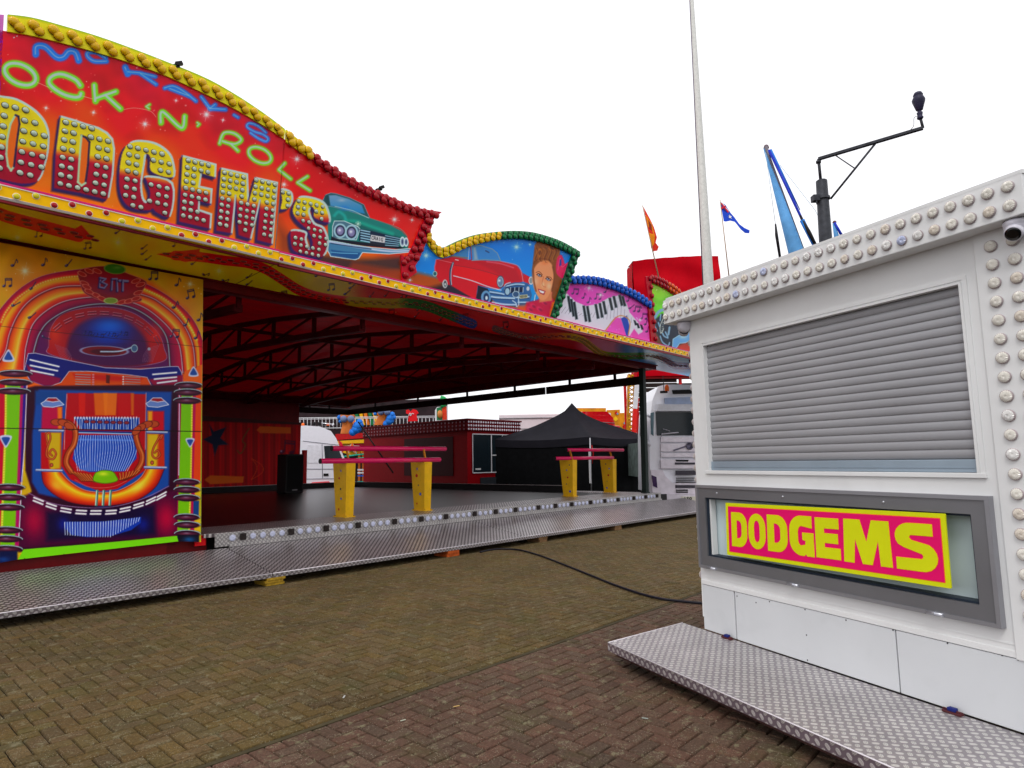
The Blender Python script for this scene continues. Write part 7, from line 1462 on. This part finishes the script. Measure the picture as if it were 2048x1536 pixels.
# yellow scenery boards of a ride beyond
for i, (x0, y0, x1, y1, lb) in enumerate(((1150, 816, 1212, 829, 'long low orange-yellow hoarding above the red lorry cab'), (1214, 820, 1240, 900, 'orange and yellow painted scenery panel between red cab and tower'), (1238, 826, 1262, 900, 'taller orange scenery panel with gold studs beside the tower'))):
    s = Site((x0 + x1) / 2, 47 + i * 1.5); e = s.e('scenery_panel', label=lb, cat='scenery panel', group='orange scenery panels of a far ride')
    q = MB(); quad(q, s, [(x0, y0), (x1, y0 - 1), (x1, 990), (x0, 990)] if i else [(x0, y0), (x1, y0), (x1, y1), (x0, y1)], 0, .3); q.build('panel', mat('scenery_orange', (236, 150, 20), .5, var=.4, scale=1.2), e)
    if i == 0: q = MB(); q.tube([s.P(1155, 828, .2) , s.P(1155, 828, .2) * np.array((1, 1, 0))], .08); q.tube([s.P(1208, 828, .2), s.P(1208, 828, .2) * np.array((1, 1, 0))], .08); q.build('post', mat('scenery_post', (120, 70, 20), .6), e)
    else:
        q = MB(); r = random.Random(i)
        for k in range(10): cx, cy = r.uniform(x0 + 3, x1 - 3), r.uniform(y0 + 6, y0 + 60); rr = r.uniform(2, 5); quad(q, s, [(cx - rr, cy), (cx, cy - rr * 1.3), (cx + rr, cy), (cx, cy + rr)], -.04 - k * .004, .03, k % 4)
        q.build('painted_flames', [mat('flame_red', (200, 20, 20), .5), mat('flame_yellow', (250, 200, 20), .5), mat('flame_blue', (120, 170, 210), .5), mat('flame_green', (60, 130, 60), .5)], e)
# gold lattice mast and striped pole
s = Site(1250, 34); e = s.e('lattice_mast', label='slim gold-studded lattice mast between gazebo and dark tower', cat='mast')
q = MB(); r = random.Random(5)
a0, a1, b0, b1 = s.P(1254, 985), s.P(1258, 748), s.P(1266, 985), s.P(1270, 748)
for dy in (0, .25):
    o_ = np.array((0, dy, 0)); q.bar(a0 * np.array((1, 1, 0)) + o_, a1 + o_, .09, .09); q.bar(b0 * np.array((1, 1, 0)) + o_, b1 + o_, .07, .07)
for k in range(26):
    t0, t1 = k / 26, (k + 1) / 26; q.bar(a0 * (1 - t0) + a1 * t0, b0 * (1 - t1) + b1 * t1, .05, .05); q.bar(b0 * (1 - t0) + b1 * t0, a0 * (1 - t1) + a1 * t1, .05, .05)
q.build('lattice', mat('mast_gold', (214, 150, 16), .4, var=.6, scale=3), e)
q = MB()
for k in range(60): t = r.random(); x = r.random(); q.lathe([(.05, 0), (.03, .05)], (a0 * (1 - t) + a1 * t) * (1 - x) + (b0 * (1 - t) + b1 * t) * x + np.array((0, -.06, 0)), 8, axis=np.array([[1, 0, 0], [0, 0, -1], [0, 1, 0]]))
so_ = q.build('stud_lights', mat('flame_yellow', (250, 200, 20)), e); so_['kind'] = 'stuff'
s = Site(1268, 32.5); e = s.e('striped_pole', label='leaning pole, white above and red below, beside the dark tower', cat='pole')
q = MB(); q.bar(s.P(1262, 985) * np.array((1, 1, 0)) , s.P(1270, 818), .2, .2); q.build('red_lower', mat('pole_red', (224, 30, 20), .4), e)
q = MB(); q.bar(s.P(1270, 817.5), s.P(1275, 758), .2, .2); q.build('white_upper', mat('railing_white', (220, 220, 224)), e)

# tower ride with red sheeting on top
s = Site(1368, 33, 0); e = s.e('tower_ride', label='dark slatted tower with red frame and red sheeted top beyond the ride', cat='tower')
xl, xr_ = s.P(1281, 930)[0], s.P(1460, 930)[0]
zt_ = s.P(1300, 522)[2]; zs = s.P(1330, 752)[2]
nx, nz = 40, 30; V = []; 
for k in range(nz + 1):
    for i in range(nx + 1):
        fx = i / nx; fz = k / nz; z = zs + (zt_ + .22 * math.sin(math.pi * min(1, fx * 1.4) * .5) - zs) * fz; V.append((xl + (xr_ - xl) * fx, -.10 * math.sin(fx * 9 + fz * 7) * fx - .05 * math.sin(fz * 26 + fx * fx * 5) - .03 * math.sin(fx * 31 + fz * 3), z))
q = MB(); q.add(V, [(k * (nx + 1) + i, k * (nx + 1) + i + 1, (k + 1) * (nx + 1) + i + 1, (k + 1) * (nx + 1) + i) for k in range(nz) for i in range(nx)], 0, True)
V = [v for v in V]
def wall(x, d):
    W_ = [(x + .06 * math.sin(j * 2 + k), .0 + d * j / 6, zs + (zt_ - zs) * k / 6) for k in range(7) for j in range(7)]
    q.add(W_, [(k * 7 + j, k * 7 + j + 1, (k + 1) * 7 + j + 1, (k + 1) * 7 + j) for k in range(6) for j in range(6)], 0, True)
wall(xl, 1.5); wall(xr_, 1.5); te = V[-(nx + 1):]; q.add(te + [(a, 1.5, c + .12) for a, b_, c in te], [(i, i + 1, i + nx + 2, i + nx + 1) for i in range(nx)], 0, True); q.add([(xl, 1.5, zs), (xr_, 1.5, zs), (xr_, 1.5, zt_ + .2), (xl, 1.5, zt_ + .1)], [(0, 1, 2, 3)])
q.build('red_sheeting', mat('sheet_red', (196, 2, 24), .6, var=.2, scale=.5, bump=.8, bscale=1.2, spec=.05), e)
for a_, c_, y_ in ((xl + .1, xl + 2.2, .6), (xl + 2.4, xr_, 3.0)):
    q = MB()
    for k in range(22): z = .3 + k * (zs - .3) / 22; q.box((a_, y_, z), (c_, y_ + .11, z + (zs - .3) / 22 * .86))
    q.build('slatted_cladding', mat('slat_grey', (70, 58, 54), .6, var=.35, scale=1), e)
q = MB()
for x, y in ((xl, .3), (xl + 2.3, .3), (xr_, .3), (xl, 3.7), (xr_, 3.7)): q.box((x - .07, y - .07, 0), (x + .07, y + .07, zs))
for z in (1.2, 3.0, 4.6, 6.1, zs - .1): q.box((xl, .2, z), (xr_, .32, z + .12)); q.box((xl, .33, z), (xl + .1, 3.7, z + .1))
q.bar((xl + 2.3, .2, 4.3), (xr_, .2, zs - .3), .14, .14); q.bar((xl + .1, .2, 1.3), (xl + 2.2, .2, 3.0), .08, .08); q.build('red_frame', mat('frame_red', (206, 16, 22), .4), e)

def flag(x0, y0, x1, y1, Y, fpts, layers, label, sway):
    s = Site(x0, Y); e = s.e('flag', label=label, cat='flag', group='flags on the tower'); a, b_ = s.P(x0, y0), s.P(x1, y1)
    q = MB(); q.tube([b_, a], [.035, .02], n=8); q.build('flag_pole', mat('pole_tan', (176, 150, 120), .5), e)
    q = MB(); mats = []
    for i, (P, c) in enumerate([(fpts, layers[0])] + layers[1:]):
        mats.append(mat('flag_%s_%d' % (label.split()[0], i), c, .7, var=.15, scale=3)); Q = [s.P(px_, py_, 0) for px_, py_ in P]; Q = [np.array((p[0], .12 * math.sin(p[0] * 3 + p[2] * 2), p[2])) for p in Q]
        q.prism(Q, (0, -.006 * i - .004, 0), (0, .006 * i + .004, 0), i)
    q.build('cloth', mats, e)
flag(1285, 411, 1319, 562, 32, [(1286, 414), (1300, 441), (1307, 456), (1313, 476), (1311, 486), (1317, 494), (1315, 501), (1305, 502), (1296, 460)], [(232, 52, 30), ([(1291, 432), (1303, 450), (1309, 474), (1308, 488), (1303, 496), (1298, 468)], (250, 150, 20)), ([(1295, 440), (1302, 452), (1303, 462), (1298, 458)], (150, 50, 30))], 'red and orange-yellow flag hanging from its pole, left of the tall grey pole', 0)
flag(1440, 399, 1460, 570, 32, [(1441, 402), (1452, 408), (1462, 424), (1470, 433), (1480, 447), (1490, 454), (1501, 459), (1500, 465), (1491, 465), (1482, 458), (1475, 449), (1470, 443), (1460, 442), (1450, 445), (1446, 444)], [(22, 70, 200), ([(1442, 404), (1451, 409), (1459, 423), (1453, 425), (1444, 418)], (30, 30, 120)), ([(1442, 404), (1446, 404), (1459, 421), (1457, 424)], (236, 226, 230)), ([(1441.5, 406), (1444, 405), (1459, 423), (1456, 425)], (206, 20, 50)), ([(1442, 415), (1452, 410), (1453, 413), (1443, 419)], (206, 20, 50)), ([(1459, 429), (1461, 432), (1464, 432), (1462, 434.5), (1463, 438), (1460, 436), (1457, 437), (1458, 434), (1456, 432), (1459, 432)], (236, 236, 240))], 'blue ensign flag with red and white corner cross, right of the tall grey pole', 0)

# tall tapered pole and the old lamp mast
s = Site(1400, 16.5); e = s.e('flood_pole', label='very tall tapered pale grey pole rising behind the white booth', cat='pole')
a = s.P(1421, 640); top = s.P(1380, -60); q = MB(); q.tube([(a[0] + .02, 0, 0), (a[0], 0, a[2]), (top[0], 0, top[2])], [.175, .150, .045], n=10, cap=True); q.build('shaft', mat('galvanised_pale', (200, 200, 195), .6, .1, var=.12, scale=14, bump=.2, bscale=60), e)
q = MB(); q.tube([(a[0] - .155, -.0, a[2]), (top[0] - .048, 0, top[2])], .012, n=6); q.build('pole_cable', mat('cable_violet', (90, 76, 100), .6), e)
s = Site(1648, 14.5); e = s.e('lamp_mast', label='dark old lamp mast with bracket arm and lantern above the booth roof', cat='lamp post'); m_mast = mat('mast_dark', (58, 60, 66), .55, .2, var=.4, scale=8)
b_ = s.P(1654, 520); t0 = s.P(1643, 362); q = MB(); q.tube([(b_[0] + .02, 0, 0), (b_[0], 0, b_[2]), (t0[0], 0, t0[2]), (t0[0], 0, t0[2] + .02)], [.17, .15, .125, .10], n=16); q.build('column', m_mast, e)
q = MB(); c1, c2 = s.P(1637, 318), s.P(1641, 358); q.tube([c2, c1], .035, n=8); q.tube([s.P(1637, 326), s.P(1637, 322)], .06, n=8); q.build('spigot', m_mast, e)
yb = -1.3
A1 = s.P(1846, 256, yb); q = MB(); q.bar(c1, A1, .09, .06); q.build('bracket_arm', m_mast, e)
q = MB(); mid = c1 * .42 + A1 * .58; low = s.P(1661, 398, -.05); q.tube([low, mid], .026, n=8); k1 = c1 * .84 + A1 * .16; k2 = low * .46 + mid * .54; q.tube([k1, k2], .014, n=6); q.build('brace', m_mast, e)
q = MB(); cz = s.P(1645, 397)[2]; q.lathe([(.16, -.03), (.16, .03)], (t0[0] * .8 + b_[0] * .2, 0, cz), 16); q.box((t0[0] - .27, -.12, cz - .09), (t0[0] - .12, .05, cz + .06), bev=.01); q.tube([(t0[0] - .2, -.1, cz - .08), (t0[0] - .2, -.1, cz - .18)], .015); q.build('clamp', m_mast, e)
zl0 = A1[2]; Lc = np.array((A1[0], yb, 0)); q = MB(); q.tube([A1, A1 + np.array((-.04, 0, .26))], .028, n=8); q.build('lantern_stem', m_mast, e)
sc_ = .0105
prof = [(y, r) for y, r in ((.24, .05), (.26, .075), (.30, .08), (.32, .055), (.36, .065), (.42, .075), (.44, .05), (.46, .045), (.47, .055), (.50, .085), (.72, .155), (.78, .16), (.86, .12), (.88, .11), (.90, .125), (.97, .09), (1.0, .03))]
q = MB(); q.lathe([(r * .8, y * .84) for y, r in prof], A1 + np.array((-.04, 0, .0)), 12); q.build('lantern', mat('lantern_dark', (46, 44, 70), .5, var=.3), e)
q = MB(); q.tube([A1 + np.array((.085, 0, .62)), A1 + np.array((.03, 0, .42))], .008, n=5); q.tube([A1 + np.array((-.165, 0, .6)), A1 + np.array((-.09, 0, .42))], .008, n=5); q.build('lantern_strut', m_mast, e)
q = MB(); q.tube(cr([A1 + np.array((-.08, 0, .27)), A1 + np.array((-.17, 0, .24)), A1 + np.array((-.2, 0, .05)), c1 * .12 + A1 * .88 + np.array((0, 0, .03))], 5), .006, n=5); q.build('cable', m_mast, e)

# bungee-style crane boom and its rigging
s = Site(1560, 24); e = s.e('rigged_boom', label='tapering pale blue sleeved boom with ropes rising behind the booth', cat='boom')
q = MB(); t1 = s.P(1530, 297); b1_ = s.P(1597, 520); q.tube([(b1_[0] + 1.6, 0, 0.0), b1_, t1], [.36, .30, .06], n=14); q.build('sleeve', mat('sleeve_blue', (92, 158, 214), .55, var=.2, scale=3, bump=.6, bscale=5), e)
q = MB(); q.tube([s.P(1606, 500, -.1), s.P(1540, 318, -.1), t1 + np.array((0, -.08, .05))], [.06, .05, .07], n=8); q.build('boom_pole', mat('boom_grey', (120, 116, 124), .5, .3), e)
q = MB(); q.lathe([(.05, -.1), (.11, 0), (.08, .1), (.02, .14)], t1 + np.array((.05, 0, .02)), 10); q.build('head_pulley', mat('pulley_rust', (96, 60, 70), .6), e)
q = MB()
for P in ([(1538, 300), (1600, 430), (1632, 500)], ): q.tube([s.P(x, y, -.3) for x, y in P], [.05, .05, .06], n=8)
q.build('blue_strap', mat('strap_royal', (24, 50, 190), .5), e)
q = MB(); q.tube([s.P(1540, 300, -.2), s.P(1563, 345, -.2), s.P(1600, 420, -.2)], [.07, .045, .015], n=6); q.tube([s.P(1604, 440, -.32), s.P(1636, 505, -.32)], [.09, .07], n=6); q.build('blue_rope', mat('rope_sky', (40, 130, 220), .6), e)
q = MB(); q.tube([s.P(1531, 305, -.2), s.P(1551, 450, -.2)], .010, n=5); q.tube([s.P(1560, 330, -.2), s.P(1630, 420, -.2), s.P(1666, 490, -.2)], .010, n=5); q.build('wire', mat('wire_pale', (176, 200, 210), .5), e)
q = MB(); q.tube([s.P(1551, 448, -.2), s.P(1553, 470, -.2), s.P(1560, 515, -.2)], [.03, .06, .05], n=8); q.tube([s.P(1600, 430, -.36), s.P(1618, 465, -.36), s.P(1642, 512, -.36)], [.03, .08, .05], n=8); q.build('turnbuckle', m_black, e)
s = Site(1672, 30); e = s.e('rigged_boom', label='tip of a second, smaller blue boom just right of the dark lamp mast', cat='boom'); q = MB(); q.tube([s.P(1676, 930) * np.array((1, 1, 0)), s.P(1673, 472), s.P(1667, 447)], [.3, .12, .05], n=10); q.build('sleeve', mat('sleeve_blue', (92, 158, 214)), e); q = MB(); q.tube([s.P(1669, 445, -.1), s.P(1684, 472, -.1)], [.05, .07], n=8); q.build('strap', mat('strap_royal', (24, 50, 190)), e)
q = MB(); q.lathe([(.04, -.06), (.1, 0), (.06, .08)], s.P(1669, 445, 0), 10); q.build('head_pulley', mat('pulley_rust', (96, 60, 70)), e)

# white lorry facing us beyond the ramp
s = Site(1300, 21.2, -.02); e = s.e('lorry_cab', label='white lorry facing the camera between ride and pay booth, orange beacon on top', cat='lorry')
T = lambda x, y, d=0: s.P(x, y, d)
def pan(name, pts, d, th, m): q = MB(); quad(q, s, pts, d, th); return q.build(name, m, e)
XR2 = 1462
q = MB(); P = [T(x, y) for x, y in ((1300, 985), (1299, 870), (1301, 830), (1305, 800), (1316, 773), (1330, 769), (XR2 - 20, 769), (XR2 - 10, 800), (XR2 - 4, 985))]
q.prism(P, (0, 0, 0), (0, 2.2, 0)); body = q.build('cab_body', m_lwht, e)
pan('sun_visor', [(1313, 822), (XR2 - 14, 822), (XR2 - 14, 810), (1315, 808)], -.18, .175, mat('lorry_white_b', (200, 202, 216)))
pan('roof_sign', [(1329, 796), (XR2 - 34, 792), (XR2 - 34, 806), (1330, 809)], -.06, .055, mat('roof_panel_blue', (176, 190, 220), .3))
pan('roof_slot', [(1344, 780), (XR2 - 50, 778), (XR2 - 50, 787), (1346, 788)], -.03, .028, m_black)
pan('windscreen', [(1311, 824), (XR2 - 16, 824), (XR2 - 12, 870), (1314, 871)], -.05, .045, m_glass)
pan('side_window', [(1301, 826), (1308, 824), (1307, 872), (1302, 868)], -.02, .018, mat('tinted_teal', (60, 96, 110), .15, coat=.5))
q = MB(); q.tube([T(1323, 873, -.14), T(1324, 868, -.14), T(1357, 865, -.14)], .022, n=6); q.tube([T(1340, 862, -.1), T(1326, 858, -.1)], .01, n=5); q.build('wiper', mat('wiper_pale', (190, 186, 196), .4), e)
for i, (y0, y1) in enumerate(((874, 884), (887, 903), (906, 914), (919, 937))): pan('front_panel', [(1322, y0), (XR2 - 8, y0), (XR2 - 8, y1), (1322, y1)], -.10 - .01 * i, .09, mat('lorry_panel', (232, 224, 234), .35, coat=.2))
pan('grille_slot', [(1351, 919.5), (1378, 919.5), (1376, 923), (1353, 923)], -.15, .02, m_black)
m_mesh = mat('grille_mesh', (74, 70, 80), .6, var=.5, scale=60)
pan('grille', [(1350, 925), (1390, 925), (1390, 929), (1350, 929)], -.15, .02, m_mesh); pan('grille', [(1351, 941), (1392, 941), (1392, 950), (1351, 950)], -.12, .02, m_mesh); pan('grille', [(1351, 970), (1392, 970), (1392, 976), (1351, 976)], -.16, .02, m_mesh)
pan('bumper', [(1302, 940), (1325, 940), (1331, 952), (1345, 966), (XR2 - 8, 966), (XR2 - 8, 988), (1305, 988)], -.14, .13, mat('lorry_panel', (198, 190, 204)))
q = MB()
for y in (955, 959, 963): quad(q, s, [(1352, y), (1392, y), (1392, y + 2.4), (1352, y + 2.4)], -.17, .02)
for y in (979, 983): quad(q, s, [(1352, y), (1376, y), (1376, y + 2.4), (1352, y + 2.4)], -.17, .02)
q.build('air_intake', m_black, e)
pan('lower_bumper', [(1308, 988.5), (XR2 - 8, 988.5), (XR2 - 8, 1004), (1312, 1004)], -.20, .18, mat('lorry_panel', (198, 190, 204)))
pan('headlamp', [(1303, 950), (1313, 954), (1315, 976), (1306, 972)], -.16, .02, mat('headlamp_glass', (70, 50, 90), .1, coat=.8))
pan('number_plate', [(1362, 993), (XR2 - 40, 993), (XR2 - 40, 1001), (1362, 1001)], -.215, .012, mat('plate_white', (226, 222, 206), .4))
for k, ch in enumerate('ASO'):
    q = MB(); x0 = 1368 + k * 5.6
    for st in GLY[ch]: q.tube([T(x0 + p[0] * 3.8, 994.4 + p[1] * 5, -.222) for p in st], .013, n=5)
    q.build('plate_letter', m_black, e)
for k, ch in enumerate('FH'): pass
q = MB(); c = T(1379, 892, -.14); q.lathe([(.11, 0), (.12, .02), (.085, .022), (.085, 0)], c, 20, axis=np.array([[1, 0, 0], [0, 0, -1], [0, 1, 0]])); q.bar(T(1347, 901, -.14), T(1396, 884, -.14), .012, .045); q.build('badge', mat('badge_grey_b', (96, 92, 110), .3, .6), e)
q = MB(); q.tube([T(1300, 833, .1), T(1293, 830, -.1), T(1283, 840, -.1), T(1282, 870, -.1), T(1300, 892, 0)], .05, n=8); q.box(T(1284, 860, -.12), T(1292, 834, .05), bev=.02); q.box(T(1283, 876, -.12), T(1292, 864, .05), bev=.02); q.build('mirror_arm', mat('lorry_white_b', (200, 202, 216)), e)
q = MB(); q.lathe([(.07, 0), (.07, .06), (.075, .1), (.05, .19), (.01, .21)], T(1334, 782, -.2), 14); q.build('beacon', mat('beacon_orange', (250, 90, 20)), e)
q = MB(); q.tube([T(1328, 782, -.2), T(1326, 752, -.2)], .012, n=6); q.box(T(1321, 786, -.24), T(1334, 782, -.16)); q.build('aerial', m_black, e)
q = MB()
for xx in (1318, XR2 - 24): q.lathe([(.5, 0), (.52, .05), (.52, .3), (.5, .34)], np.array((T(xx, 930)[0] - .15, .9, .52)), 20, axis=np.array([[0, 0, 1], [1, 0, 0], [0, 1, 0]]))
q.build('wheel', m_tyre, e)
s = Site(1291, 24.5); e = s.e('box_trailer', label='grey-green sheeted trailer side between gazebo and the white lorry', cat='trailer'); q = MB(); P = s.P(1286, 890), s.P(1312, 890); q.box((P[0][0], 0, .9), (P[1][0], 4, s.P(1290, 884)[2])); q.build('sheet', mat('sheet_greygreen', (108, 122, 118), .6, var=.5, scale=4), e); q = MB(); q.tube([s.P(1290, 957, -.1), s.P(1302, 954, -.1)], .06); q.box((P[0][0] + .1, .3, 0), (P[0][0] + .5, 1.3, .9)); q.build('landing_leg', m_black, e)
